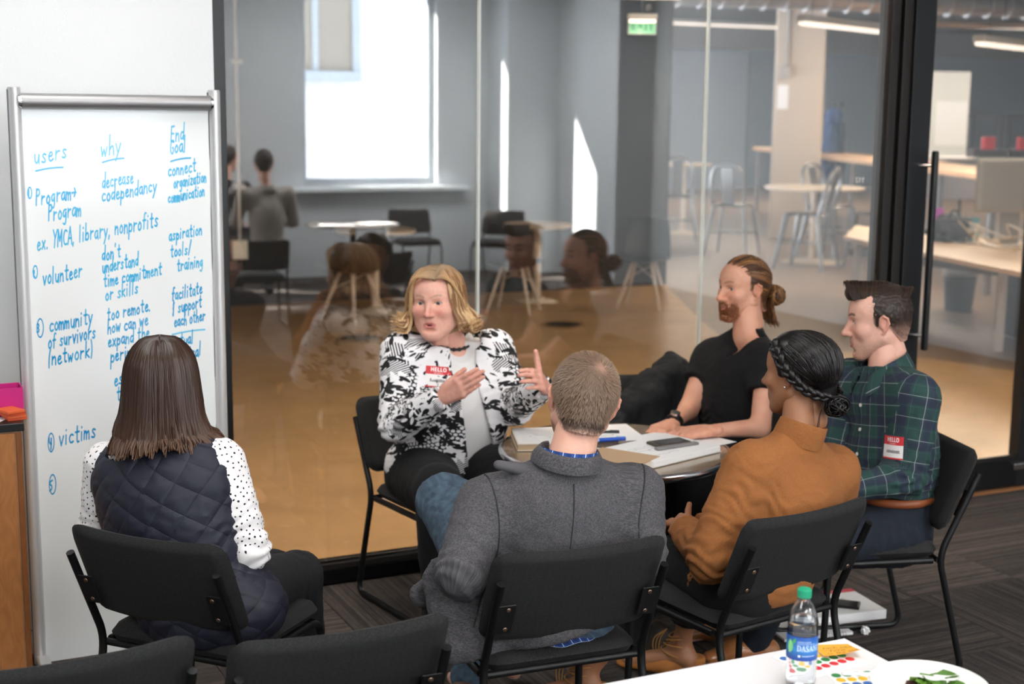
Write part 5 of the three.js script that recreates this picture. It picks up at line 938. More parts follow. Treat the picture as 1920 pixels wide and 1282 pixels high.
// ------------------------------------------------------------ the woman in the printed jacket
{
  const P = frames(J_print), M4 = headMatrix(P.head, -2.42, 0.03, 0.05, 1.0), base3 = V(P.pelvis.x, 0, P.pelvis.z);
  const skin = { skin: lin('#efbaa4'), blush: lin('#df7c70'), lip: lin('#bd5a5c'), brow: lin('#8f6a4e'), browK: 0.55, beard: lin('#e8b9a4'), open: 0.006, iris: 0x3c4a4c, cheek: 0.5 };
  const dR = A3(J_print.hR1).sub(P.wrR), dL = A3(J_print.hL1).sub(P.wrL), cam = V(-0.38, 0.12, 0.92);
  const hL = A3(J_print.hL2).sub(P.wrL);
  const hands = [handField(P.wrR.clone().addScaledVector(dR.clone().normalize(), 0.006), dR, cam, { s: 1.0, curl: [0.10, 0.10, 0.10, 0.10], thumb: [0.22, 0.30, -0.05], spread: -0.05 }),
    handField(P.wrL.clone().add(V(0, 0.0, 0.004)), V(-0.58, 0.42, 0.70), V(0.80, 0.30, 0.55), { left: true, s: 1.0, curl: [0.38, 0.36, 0.36, 0.38], thumb: [1.15, -0.12, -0.12], spread: 0.02 })];
  const { t, put } = person('smiling fair-haired woman in a black and white printed jacket, gesturing with both hands', P, { M: M4, shape: { full: 0.010, open: 0.006, jaw: 1.1, nose: 0.6, soft: 1, neckW: 1.12, eye: 0.0038 } }, hands, { ...skin, look: [0.1, 0] }, { w: 1.12, belly: 0.03, bust: 0.03, neckW: 1.15 });
  t.userData.label = 'fair-haired woman in a black and white printed jacket, speaking and gesturing with both hands';
  // white top under the jacket
  const TF = bodyField(P, { w: 1.14, grow: 0.010, arms: false, legs: false, neck: false, belly: 0.03, bust: 0.032 });
  const scoop = P.neck.clone().addScaledVector(P.fwd, 0.105).addScaledVector(P.up, 0.012).addScaledVector(P.left, 0.02);
  TF.mod = (d, x, y, z) => { const e = 0.074 - Math.hypot(x - scoop.x, y - scoop.y, z - scoop.z), k = (x - P.neck.x) * P.up.x + (y - P.neck.y) * P.up.y + (z - P.neck.z) * P.up.z - 0.005; return Math.max(d, e, k, 0.515 - y); };
  put('white_top', smoothNormals(displace(nets(TF, 0.007), folds(P, 0.002, 31))), phys(0xe9e7e6, 0.85, { sheen: 0.2 }));
  // jacket: open down the front
  const F = bodyField(P, { w: 1.2, grow: 0.022, armGrow: 0.019, legs: false, neck: false, belly: 0.03, bust: 0.034, cuff: 0.75, cutCuff: true, chestW: 1.04 });
  F.ell(P.pelvis.clone().addScaledVector(P.up, 0.05).addScaledVector(P.fwd, 0.01), [0.205, 0.09, 0.165], 0.06, P.hip, { g: 0 });
  const open = (x, y, z) => { const qx = x - P.pelvis.x, qy = y - P.pelvis.y, qz = z - P.pelvis.z, u = qx * P.up.x + qy * P.up.y + qz * P.up.z, l = qx * P.left.x + qy * P.left.y + qz * P.left.z, f = qx * P.fwd.x + qy * P.fwd.y + qz * P.fwd.z, s = clamp((u - 0.06) / 0.32, 0, 1.1), c = mix(0.120, 0.034, s), w = mix(0.056, 0.034, s) + 0.012 * sstep(0.95, 1.1, s); return f > 0 ? w - Math.abs(l - c) : -1; };
  F.mod = (d, x, y, z) => { const k = (x - P.neck.x) * P.up.x + (y - P.neck.y) * P.up.y + (z - P.neck.z) * P.up.z + 0.012 - (Math.hypot(x - P.neck.x, z - P.neck.z) > 0.10 ? 1 : 0); return Math.max(d, d > -0.05 ? Math.min(open(x, y, z), 0.02) : -1, k, 0.475 + 0.05 * (x - P.pelvis.x) - y, -(d + 0.03)); };
  const armR = P.elR.clone().sub(P.shR).normalize(), armL = P.elL.clone().sub(P.shL).normalize();
  const g = displace(nets(F, 0.0065), folds(P, 0.005, 51, [[P.elR, 0.11, 0.005, armR], [P.elL, 0.1, 0.005, armL], [P.pelvis.clone().addScaledVector(P.up, 0.12), 0.16, 0.003, V(0.3, 1, 0)]]));
  const printTex = canvasTex(1024, 1024, (c, W) => {
    const r = rng(17); c.fillStyle = '#f1eff1'; c.fillRect(0, 0, W, W);
    const wrap = (x, y, s, fn) => { for (const ox of [-W, 0, W]) for (const oy of [-W, 0, W]) if (x + ox > -s && x + ox < W + s && y + oy > -s && y + oy < W + s) { c.save(); c.translate(x + ox, y + oy); fn(); c.restore(); } };
    const flower = (n, R, ink) => { c.fillStyle = ink; for (let k = 0; k < n; k++) { c.save(); c.rotate(k / n * 6.283 + 0.2 * Math.sin(k * 3)); c.beginPath(); c.moveTo(0, 0); c.bezierCurveTo(R * 0.25, -R * 0.3, R * 0.3, -R * 0.8, R * 0.02, -R * (0.85 + 0.2 * Math.sin(k * 7))); c.bezierCurveTo(-R * 0.28, -R * 0.75, -R * 0.22, -R * 0.3, 0, 0); c.fill(); c.restore(); } };
    for (let k = 0; k < 15; k++) { const x = r() * W, y = r() * W, a = r() * 6.28, m = Math.floor(r() * 3), S = 90 + r() * 60; wrap(x, y, 240, () => { c.rotate(a); if (m === 0) { c.fillStyle = '#141318'; c.fillRect(-S, -S * 0.7, S * 2, S * 1.4); c.fillStyle = '#f1eff1'; for (let i = -4; i < 5; i++) for (let j = -3; j < 4; j++) { c.beginPath(); c.arc(i * S / 4.4 + (j & 1) * S / 9, j * S / 5, S / 11, 0, 7); c.fill(); } } else if (m === 1) { c.strokeStyle = '#17161b'; c.lineWidth = 7; for (let i = -6; i < 7; i++) { c.beginPath(); c.moveTo(-S, i * S / 7); c.lineTo(0, i * S / 7 + S * 0.7); c.lineTo(S, i * S / 7); c.stroke(); } } else { c.strokeStyle = '#17161b'; c.lineWidth = 5; for (let i = -8; i < 9; i++) { c.beginPath(); c.moveTo(-S, i * S / 9); c.lineTo(S, i * S / 9); c.stroke(); } c.fillStyle = '#17161b'; for (let i = -3; i < 4; i++) { c.beginPath(); c.moveTo(i * S / 3, -S); c.lineTo(i * S / 3 + S / 6, -S * 0.72); c.lineTo(i * S / 3 - S / 6, -S * 0.72); c.fill(); } } }); }
    for (let k = 0; k < 95; k++) { const x = r() * W, y = r() * W, a = r() * 6.28, R = 38 + r() * 62, ink = k % 2 ? '#131217' : '#f1eff1', n = 5 + Math.floor(r() * 5); wrap(x, y, 130, () => { c.rotate(a); flower(n, R, ink); if (ink !== '#131217') { c.fillStyle = '#1a191e'; c.beginPath(); c.arc(0, 0, R * 0.14, 0, 7); c.fill(); } }); }
    for (let k = 0; k < 240; k++) { const x = r() * W, y = r() * W, a = r() * 6.28, R = 8 + r() * 16; wrap(x, y, 50, () => { c.rotate(a); c.fillStyle = k % 3 ? '#131217' : '#f4f2f4'; c.beginPath(); c.ellipse(0, 0, R * 1.7, R * 0.6, 0, 0, 7); c.fill(); }); }
  }, { sx: 2.1, sy: 2.1 });
  const printMat = phys(0xffffff, 0.8, { map: printTex, ...DS }), q = pieces(g, F, P, { 0: 0, 1: 1, 2: 2 });
  const jk = put('printed_jacket', q[0], printMat); put('sleeve', q[1], printMat, jk); put('sleeve', q[2], printMat, jk);
  put('collar', collarGeo(P.neck.clone().addScaledVector(P.up, -0.02).addScaledVector(P.fwd, 0.008), P.up, P.left, P.fwd, 0.080, 0.076, 0.036, 0.04, -2.45, 2.2, { lean: 0.02, th: 0.005, drop: 0.075 }), printMat, jk);
  const nb = P.chest.clone().addScaledVector(P.left, -0.072).addScaledVector(P.up, 0.105), nbN = cam.clone();
  put('name_badge', patch(F, nb, nbN, P.up, 0.088, 0.07), phys(0xffffff, 0.5, { map: badgeTex(4), ...DS }));
  { const beads = [], c = P.neck.clone().addScaledVector(P.up, 0.004).addScaledVector(P.fwd, 0.02), NF = bodyField(P, { w: 1.12, grow: -0.004, belly: 0.03, bust: 0.03, neckW: 1.15 }); for (let k = 0; k <= 34; k++) { const a = mix(-2.0, 2.0, k / 34), dir = P.fwd.clone().multiplyScalar(Math.cos(a)).addScaledVector(P.left, Math.sin(a)), o = c.clone().addScaledVector(P.up, -0.022 * Math.cos(a / 1.35)), p = trace(NF, o.clone().addScaledVector(dir, 0.22), o).addScaledVector(dir, 0.004); const s = new THREE.SphereGeometry(k % 4 ? 0.0052 : 0.0075, 12, 8); s.translate(p.x, p.y, p.z); beads.push(s); } put('necklace', beads, phys(0x18151a, 0.25)); }
  const LF = bodyField(P, { torso: false, arms: false, neck: false, grow: 0.014, w: 1.2, legW: 1.15, calf: 1.15 }); LF.ell(P.pelvis, [0.18, 0.09, 0.15], 0.05, P.hip, { g: 3 });
  put('trousers', smoothNormals(displace(nets(LF, 0.009), folds(P, 0.003, 12))), blackCloth);
  for (const A of [P.anR, P.anL]) put('shoe', smoothNormals(shoeGeo(P, A, A.clone().add(V(-0.03, -0.05, 0.15)))), phys(0x121214, 0.4));
  { const te = new THREE.CapsuleGeometry(0.0038, 0.018, 4, 10); te.rotateZ(Math.PI / 2); te.translate(0, -0.0615, 0.0785); te.applyMatrix4(M4); put('teeth', te, phys(0xe8e2da, 0.25)); }
  // hair: a feathered blonde bob, parted left of the middle
  const root = lin('#a58a6e'), midc = lin('#c79c6e'), lite = lin('#e0bd8c'), darkc = lin('#8a5f3c'), r = rng(61), geos = [], SH = new Field();
  SH.ell(V(0, 0.034, -0.016), [0.082, 0.091, 0.099], 0.02); SH.cap(V(0, 0.0, -0.035), V(0, -0.06, -0.045), 0.074, 0.080, 0.05); SH.mod = (d, x, y, z) => Math.max(d, z - 0.010 - 0.075 * sstep(0.035, 0.1, y));
  const sg = smoothNormals(nets(SH, 0.004)); paint(sg, (x, y, z) => lerp3(midc, darkc, clamp(0.35 + 0.5 * noise3(x * 40, y * 8, z * 40), 0, 1))); sg.applyMatrix4(M4);
  const hairMat = phys(0xffffff, 0.42, { vertexColors: true, sheen: 0.2 }), hm = put('hair', sg, hairMat);
  for (let k = 0; k < 760; k++) {
    const side = k & 1 ? 1 : -1, bang = k % 5 === 0 && side < 0 || k % 9 === 1, th = bang ? mix(0.85, 1.25, r()) : mix(1.32, Math.PI, Math.pow(r(), 0.85)), dx = Math.sin(th) * side, dz = Math.cos(th), lay = r();
    const rx = 0.022, rz = mix(0.062, -0.05, sstep(0.9, 2.5, th)) + (r() - 0.5) * 0.02, ry = 0.034 + 0.093 * Math.sqrt(Math.max(0.05, 1 - ((rz + 0.016) / 0.104) ** 2));
    const j = (a = 0.005) => (r() - 0.5) * a, S = (el, m) => [dx * Math.cos(el) * 0.090 * m + j(), 0.034 + Math.sin(el) * 0.095, -0.016 + dz * Math.cos(el) * 0.104 * m + j()];
    const end = -0.052 - r() * 0.046 - (side > 0 ? 0.006 : 0), out = 0.110 + 0.020 * r(), flip = (side < 0 ? 0.026 : 0.008) + 0.026 * r(), zf = bang ? 0.008 : 0;
    const pts = [[rx + side * 0.003 * r(), ry, rz], S(1.0, 1.02), S(0.55, 1.03), S(0.15, 1.03), [dx * 0.098 + j(), -0.018, -0.022 + dz * 0.094 + zf + j()], [dx * out, end * 0.6 - 0.012, -0.024 + dz * 0.1 + j()], [dx * (out + flip * 0.3), end, -0.024 + dz * (0.098 + flip * 0.4)], [dx * (out + flip) + j(0.008), end + 0.006 + j(0.008), -0.024 + dz * (0.1 + flip) + j(0.008)]];
    const b = r(), col = (u) => lerp3(lerp3(root, b > 0.5 ? midc : darkc, sstep(0.0, 0.35, u)), lite, clamp((b - 0.25) * sstep(0.25, 0.7, u) * 1.2, 0, 0.9));
    geos.push(lockGeo(M4, pts, 20, (u) => 0.0062 * (1 - 0.85 * sstep(0.7, 1, u)) * (0.5 + 0.5 * sstep(0, 0.12, u)) * (0.7 + 0.5 * lay), 5, col, 0.3, P.head));
  }
  for (let k = 0; k < 150; k++) { // the fringe, swept from the parting to either temple
    const right = k % 3 > 0, a = r(), e = () => (r() - 0.5) * 0.007, b = r(), w = mix(0.0, 0.018, a);
    const pts = right ? [[0.026, 0.091 + 0.028 * a, 0.076 - 0.065 * a], [-0.004, 0.098 + 0.024 * a + 0.004 * b, 0.082 - 0.04 * a], [-0.040, 0.098, 0.080 - 0.02 * a], [-0.070 - w * 0.3, 0.062 + e(), 0.060 - 0.01 * a], [-0.089 - w * 0.4, 0.022 + e(), 0.034], [-0.100 - w * 0.5, -0.020 + e(), 0.012], [-0.112 - w, -0.046 + e(), 0.006 + e()], [-0.128 - w, -0.050 + 0.02 * b, 0.006 + e()]]
      : [[0.026, 0.091 + 0.028 * a, 0.076 - 0.065 * a], [0.046, 0.096 + 0.018 * a + 0.003 * b, 0.074 - 0.036 * a], [0.072, 0.082, 0.058 - 0.01 * a], [0.089 + w * 0.3, 0.040 + e(), 0.034], [0.098 + w * 0.4, -0.005 + e(), 0.012], [0.101 + w * 0.4, -0.045 + e(), 0.004], [0.108 + w * 0.6, -0.066 + e(), 0.012 + e()]];
    geos.push(lockGeo(M4, pts, 20, (u) => 0.0050 * (1 - 0.8 * sstep(0.65, 1, u)) * (0.5 + 0.5 * sstep(0, 0.12, u)), 5, (u) => lerp3(lerp3(root, midc, sstep(0, 0.3, u)), lite, b * sstep(0.2, 0.6, u) * 0.85), 0.4, P.head));
  }
  put('locks', geos, hairMat, hm);
}

const beardF = headField({ jaw: 1.08, nose: 1.1 });
// ------------------------------------------------------------ the man in the black shirt
{
  const P = frames(J_pony), M4 = headMatrix(P.head, -1.60, 0.02, 0.0, 1.0);
  const skin = { skin: lin('#e2aa8e'), blush: lin('#cf7d62'), lip: lin('#b2665c'), brow: lin('#8d5f3d'), beard: lin('#a8673c'), stubble: 0.62, iris: 0x5d6f74 };
  const hands = [handField(P.wrL, V(-0.95, -0.12, -0.3), V(-0.1, 0.95, 0.25), { left: true, s: 1.02, curl: [0.35, 0.35, 0.4, 0.45], thumb: [0.6, 0.2, 0.2] }), handField(P.wrR, V(-0.9, -0.1, 0.4), V(-0.1, 0.95, 0.2), { s: 1.02, curl: [0.35, 0.35, 0.4, 0.45], thumb: [0.6, 0.2, 0.2] })];
  const { t, put } = person('bearded man with long hair in a bun, black V-neck shirt, forearms on the round table', P, { M: M4, shape: { jaw: 1.08, nose: 1.1 } }, hands, { ...skin, look: [0, 0] }, { w: 0.98, neckW: 1.12, armW: 1.02, trap: 0.03 });
  const F = bodyField(P, { w: 1.02, grow: 0.011, armGrow: 0.011, legs: false, neck: false, sleeve: 0.235, trap: 0.03 }), vp = P.chest.clone().addScaledVector(P.up, 0.158).addScaledVector(P.fwd, 0.1);
  F.mod = (d, x, y, z) => { const qx = x - vp.x, qy = y - vp.y, qz = z - vp.z, u = qx * P.up.x + qy * P.up.y + qz * P.up.z, l = qx * P.left.x + qy * P.left.y + qz * P.left.z, f = qx * P.fwd.x + qy * P.fwd.y + qz * P.fwd.z; const e = f > -0.13 ? (u - Math.abs(l) * 1.25) * 0.62 : -1, k = (x - P.neck.x) * P.up.x + (y - P.neck.y) * P.up.y + (z - P.neck.z) * P.up.z - 0.012; return Math.max(d, e, k, 0.43 - y); };
  const g = displace(nets(F, 0.007), folds(P, 0.0035, 71, [[P.chest.clone().addScaledVector(P.up, -0.15).addScaledVector(P.fwd, 0.1), 0.14, 0.004, V(0.2, 1, 0)]])), q = pieces(g, F, P, { 0: 0, 1: 1, 2: 2 });
  const sh = put('black_shirt', q[0], blackCloth); put('sleeve', q[1], blackCloth, sh); put('sleeve', q[2], blackCloth, sh);
  const LF = bodyField(P, { torso: false, arms: false, neck: false, grow: 0.012, w: 1.08, legW: 1.05, calf: 1.1 }); LF.ell(P.pelvis, [0.15, 0.09, 0.12], 0.05, P.hip, { g: 3 });
  put('trousers', smoothNormals(displace(nets(LF, 0.009), folds(P, 0.003, 22))), blackCloth);
  for (const A of [P.anR, P.anL]) put('shoe', smoothNormals(shoeGeo(P, A, A.clone().add(V(-0.15, -0.05, 0.0)))), phys(0x161517, 0.5));
  { const W = P.wrR.clone().lerp(P.elR, 0.12), d = P.elR.clone().sub(P.wrR).normalize(), wb = put('wristwatch', tube([W.clone().addScaledVector(d, -0.014), W.clone().addScaledVector(d, 0.014)], 0.034, 24), phys(0x141414, 0.4)); const f = tube([W.clone().add(V(0.0, 0.034, 0.01)), W.clone().add(V(0.0, 0.042, 0.012))], 0.018, 24); put('watch_case', f, M.chrome, wb); }
  // hair swept back into a loose bun
  const dark = lin('#4a2f1e'), midc = lin('#7a5030'), lite = lin('#a8733f'), r = rng(81), geos = [], clip = hairline(0.022, 0.092, -0.085, -0.004), SH = new Field();
  SH.ell(V(0, 0.032, -0.014), [0.0768, 0.0885, 0.0968], 0.02); SH.cap(V(0, -0.03, -0.045), V(0, -0.075, -0.055), 0.050, 0.043, 0.03); SH.mod = (d, x, y, z) => Math.max(d, clip(x, y, z));
  const sg = smoothNormals(nets(SH, 0.0035)); paint(sg, (x, y, z) => thin(lerp3(dark, midc, clamp(0.4 + 0.5 * noise3(x * 50, y * 50, z * 9), 0, 1)), skin.skin, clip(x, y, z))); sg.applyMatrix4(M4);
  const hairMat = phys(0xffffff, 0.4, { vertexColors: true, sheen: 0.2 }), hm = put('hair', sg, hairMat), B = [0, -0.026, -0.116];
  const onSkull = (d) => { const n = V(d[0] / 0.0795, d[1] / 0.0915, d[2] / 0.1).length(); return [d[0] / n, 0.032 + d[1] / n, -0.014 + d[2] / n]; };
  for (let k = 0; k < 420; k++) {
    const a = mix(-1, 1, r()), s = a, fr = Math.abs(a); // along the hairline from ear to ear
    const h0 = fr < 0.45 ? [s / 0.45 * 0.052, 0.088 - 0.006 * (fr / 0.45) ** 2 + 0.004 * r(), 0.068 - 0.018 * (fr / 0.45) ** 2] : [Math.sign(s) * mix(0.058, 0.079, (fr - 0.45) / 0.55), mix(0.075, -0.012, (fr - 0.45) / 0.55), mix(0.052, 0.012, Math.min(1, (fr - 0.45) / 0.3))];
    const back = r() * 0.10, d0 = [h0[0], h0[1] - 0.032, h0[2] + 0.014 - back], d1 = [B[0] + s * 0.02, B[1] - 0.03, B[2] + 0.014], pts = [];
    for (let i = 0; i <= 5; i++) { const u = i / 5, w = [0, 1, 2].map((c) => mix(d0[c], d1[c], u)); w[1] += 0.03 * Math.sin(u * Math.PI) * (1 - fr); pts.push(onSkull(w)); } pts.push([B[0] + (r() - 0.5) * 0.02, B[1] + (r() - 0.5) * 0.02, B[2] - 0.012]);
    const b = r(), col = (u) => lerp3(b < 0.4 ? dark : midc, lite, clamp((b - 0.45) * 1.6 * (0.4 + 0.6 * Math.sin(u * 3.1)), 0, 1));
    geos.push(lockGeo(M4, pts, 16, (u) => 0.0042 * (0.12 + 0.88 * sstep(0, 0.22, u)) * (1 - 0.3 * sstep(0.8, 1, u)), 5, col, 0.4, P.head));
  }
  for (let k = 0; k < 90; k++) { // the bun and its loose ends
    const c = V(0.0, -0.034, -0.146), ax = V(r() - 0.5, r() - 0.5, r() - 0.5).normalize(), e1 = ax.clone().cross(V(0.3, 1, 0.2)).normalize(), e2 = ax.clone().cross(e1), R = 0.022 + 0.02 * r(), a0 = r() * 6.28, n = k < 60 ? 8 : 5, pts = [];
    for (let i = 0; i <= n; i++) { const a = a0 + i * 0.62, q = c.clone().addScaledVector(e1, Math.cos(a) * R).addScaledVector(e2, Math.sin(a) * R * 0.85); pts.push([q.x, q.y + (q.y > c.y ? 0.004 : 0), q.z]); }
    const b = r(); geos.push(lockGeo(M4, pts, 18, () => 0.0036, 5, () => lerp3(dark, b > 0.5 ? lite : midc, b), 0.5));
  }
  for (let k = 0; k < 60; k++) { const s = (r() - 0.5), b = r(); geos.push(lockGeo(M4, [[s * 0.09, -0.03, -0.085 - 0.02 * r()], [s * 0.08, -0.075, -0.10 - 0.015 * r()], [s * 0.07 + (r() - 0.5) * 0.03, -0.115, -0.11 - 0.02 * r()], [s * 0.06 + (r() - 0.5) * 0.05, -0.135 - 0.02 * r(), -0.125 - 0.03 * r()]], 14, (u) => 0.0038 * (1 - 0.7 * u), 5, (u) => lerp3(dark, lite, clamp(u * 0.9 * b + 0.1, 0, 1)), 0.5)); }
  put('locks', geos, hairMat, hm);
  { const bs = []; for (let k = 0; k < 1500; k++) { const x = (r() - 0.5) * 0.13, y = -0.05 - r() * 0.065, p = V(0, 0, 0); const HF = beardF, q0 = V(x, y, 0.14), e = trace(HF, q0, V(x * 0.6, y + 0.02, -0.02)); if (e.z < 0.0 || Math.hypot(x / 0.021, (y + 0.0635) / 0.011) < 1 || y > -0.048 && Math.abs(x) > 0.03 && e.z > 0.03) continue; const n = gradN(HF, e), tip = e.clone().addScaledVector(n, 0.004 + 0.003 * r()).add(V(0, -0.005, 0)); bs.push(lockGeo(M4, [e.addScaledVector(n, -0.001).toArray(), tip.toArray()], 1, (u) => 0.0007 * (1 - 0.6 * u), 3, () => lerp3(lin('#7d4526'), lin('#b5713f'), r()))); } const bm = put('beard', bs, hairMat); bm.userData.kind = 'stuff'; }
}
// ------------------------------------------------------------ the man in the plaid shirt
{
  const P = frames(J_plaid), M4 = headMatrix(P.head, -1.02, 0.13, 0.0, 1.02);
  const skin = { skin: lin('#e8b7a2'), blush: lin('#d88b78'), lip: lin('#b86a63'), brow: lin('#3c2a20'), browK: 1, beard: lin('#8a6a58'), stubble: 0.4, iris: 0x4b3a2c };
  const hands = [handField(P.wrL, V(-0.9, -0.2, -0.3), V(-0.1, 0.9, 0.4), { left: true, curl: [0.5, 0.5, 0.55, 0.6] }), handField(P.wrR, V(-0.8, -0.2, 0.5), V(-0.1, 0.95, 0), { curl: [0.5, 0.5, 0.55, 0.6] })];
  const { t, put } = person('dark-haired man in a green plaid shirt and dark jeans, looking down to the left', P, { M: M4, shape: { nose: 1.15, jaw: 1.05, eye: 0.0034 } }, hands, { ...skin, look: [0, 0.35] }, { w: 1.0, neckW: 1.08, trap: 0.02, toeL: [2.40, 0.035, 1.27], toeR: [2.44, 0.035, 1.07] });
  const F = bodyField(P, { w: 1.06, grow: 0.015, armGrow: 0.018, legs: false, neck: false, cutCuff: true, chestW: 1.04, trap: 0.03 });
  clipField(F, [[P.neck.clone().addScaledVector(P.up, -0.014), P.up, P.neck, 0.11], [V(0, 0.535, 0), V(0, -1, 0), P.pelvis, 0.26]]);
  const armR = P.elR.clone().sub(P.shR).normalize(), armL = P.elL.clone().sub(P.shL).normalize();
  const g = displace(nets(F, 0.0065), folds(P, 0.004, 91, [[P.elL, 0.1, 0.005, armL], [P.pelvis.clone().addScaledVector(P.up, 0.12).addScaledVector(P.left, 0.1), 0.14, 0.004, V(0.2, 1, 0.2)], [P.shL.clone().addScaledVector(P.up, -0.06), 0.08, 0.003, P.fwd]]));
  const plaid = canvasTex(512, 512, (c, W) => {
    c.fillStyle = '#2a3742'; c.fillRect(0, 0, W, W); const band = (col, a, b) => { c.fillStyle = col; c.fillRect(a, 0, b - a, W); c.fillRect(0, a, W, b - a); };
    band('rgba(24,74,58,0.55)', 20, 150); band('rgba(30,34,62,0.6)', 160, 236); band('rgba(24,74,58,0.55)', 276, 406); band('rgba(30,34,62,0.6)', 416, 492);
    c.globalAlpha = 0.5; for (let i = 0; i < W; i += 4) { c.fillStyle = (i & 4) ? '#31404a' : '#1c2630'; c.fillRect(0, i, W, 1.5); c.fillRect(i, 0, 1.5, W); } c.globalAlpha = 1;
    c.fillStyle = 'rgba(186,190,180,0.75)'; for (const x of [2, 258]) { c.fillRect(x, 0, 5, W); c.fillRect(0, x, W, 5); } c.fillStyle = 'rgba(150,160,150,0.22)'; for (const x of [130, 386]) { c.fillRect(x, 0, 4, W); c.fillRect(0, x, W, 4); }
  }, { sx: 7.4, sy: 7.4 });
  const shirtMat = phys(0xffffff, 0.85, { map: plaid, sheen: 0.2, ...DS }), q = pieces(g, F, P, { 0: 0, 1: 1, 2: 2 });
  const sh = put('plaid_shirt', q[0], shirtMat); put('sleeve', q[1], shirtMat, sh); put('sleeve', q[2], shirtMat, sh);
  const nc = P.neck.clone().addScaledVector(P.up, -0.012).addScaledVector(P.fwd, 0.010);
  put('collar', collarGeo(nc, P.up, P.left, P.fwd, 0.066, 0.070, 0.044, 0.066, -2.75, 2.75, { lean: 0.006, th: 0.003, drop: 0.045 }), shirtMat, sh);
  { const btn = []; for (let k = 0; k < 5; k++) { const c = P.pelvis.clone().addScaledVector(P.up, 0.40 - k * 0.078), p = trace(F, c.clone().addScaledVector(P.fwd, 0.3), c), n = gradN(F, p); const b = tube([p.clone(), p.clone().addScaledVector(n, 0.003)], 0.0058, 14); btn.push(b); } const cb = nc.clone().addScaledVector(P.left, 0.052), p = trace(F, cb.clone().addScaledVector(P.up, -0.05).addScaledVector(P.fwd, 0.3), cb.clone().addScaledVector(P.up, -0.05)), n = gradN(F, p); btn.push(tube([p.clone().addScaledVector(n, 0.006), p.clone().addScaledVector(n, 0.011)], 0.006, 14)); btn.forEach((b) => put('button', b, phys(0xe6e0da, 0.3), sh)); }
  const pc = P.chest.clone().addScaledVector(P.left, 0.088).addScaledVector(P.up, -0.005), pn = P.fwd.clone().addScaledVector(P.left, 0.45);
  put('pocket', patch(F, pc, pn, P.up, 0.10, 0.11, 0.002), shirtMat, sh);
  put('name_badge', patch(F, pc.clone().addScaledVector(P.up, 0.012), pn, P.up.clone().addScaledVector(P.left, 0.05), 0.078, 0.07, 0.0045), phys(0xffffff, 0.5, { map: badgeTex(9), ...DS }));
  const JF = bodyField(P, { torso: false, arms: false, neck: false, grow: 0.012, w: 1.06, legW: 1.08, calf: 1.15 }); JF.ell(P.pelvis.clone().add(V(0.01, -0.005, 0)), [0.150, 0.10, 0.13], 0.05, P.hip, { g: 3 }); JF.ell(P.pelvis.clone().add(V(0.015, 0.085, 0)), [0.142, 0.09, 0.115], 0.05, P.hip, { g: 3 }); JF.mod = (d, x, y, z) => Math.max(d, y - 0.566);
  const jg = displace(nets(JF, 0.0075), folds(P, 0.003, 95, [[P.hipL, 0.12, 0.003, P.hfwd]])), jq = pieces(jg, JF, P, { 3: 3, 4: 4 }); const jn = put('jeans', join(Object.values(jq)), darkDenim);
  { const pts = []; for (let k = 0; k <= 40; k++) { const a = k / 40 * 6.2832, dir = P.hleft.clone().multiplyScalar(Math.sin(a)).addScaledVector(P.hfwd, Math.cos(a)), c = P.pelvis.clone().setY(0.553), A = new Field(); const p1 = trace(JF, c.clone().setY(0.548).addScaledVector(dir, 0.35), c.clone().setY(0.548)); pts.push(p1.setY(0.553).addScaledVector(dir, 0.002)); } put('belt', tube(pts, 0.0155, 8, { flat: 1, up: V(0, 1, 0) }), phys(0x8a4a28, 0.45)); }
  for (const [A, T] of [[P.anL, V(2.40, 0.035, 1.27)], [P.anR, V(2.44, 0.035, 1.07)]]) put('shoe', smoothNormals(shoeGeo(P, A, T)), phys(0x9a6238, 0.32, { clearcoat: 0.3 }));
  // hair: short sides, a parting, the top combed up into a quiff
  const dark = lin('#231812'), midc = lin('#3c2a20'), lite = lin('#5a4232'), r = rng(101), geos = [], clip = hairline(0.026, 0.088, -0.068, -0.020), SH = new Field();
  SH.ell(V(0, 0.030, -0.014), [0.0768, 0.0880, 0.0968], 0.02); SH.cap(V(0, -0.03, -0.045), V(0, -0.07, -0.046), 0.049, 0.038, 0.03); SH.mod = (d, x, y, z) => Math.max(d, clip(x, y, z));
  const sg = displace(nets(SH, 0.003), (x, y, z) => 0.0012 * noise3(x * 160, y * 60, z * 60)); paint(sg, (x, y, z) => { const fade = sstep(0.012, -0.055, y); return thin(lerp3(lerp3(dark, midc, clamp(0.4 + 0.6 * noise3(x * 120, y * 40, z * 120), 0, 1)), skin.skin, 0.45 * fade), skin.skin, clip(x, y, z), 0.012, 0.8); }); sg.applyMatrix4(M4);
  const hairMat = phys(0xffffff, 0.45, { vertexColors: true, sheen: 0.2 }), hm = put('hair', sg, hairMat);
  const QF = new Field(); QF.ell(V(-0.010, 0.078, -0.008), [0.058, 0.042, 0.084], 0.02); QF.ell(V(-0.006, 0.098, 0.064), [0.048, 0.028, 0.030], 0.02); QF.mod = (d, x, y, z) => Math.max(d, x - 0.052 + 0.25 * Math.max(0, y - 0.1), 0.076 - y - (z < 0 ? 0.03 : 0));
  const qg = smoothNormals(nets(QF, 0.003)); paint(qg, () => dark); qg.applyMatrix4(M4); put('quiff', qg, hairMat, hm);
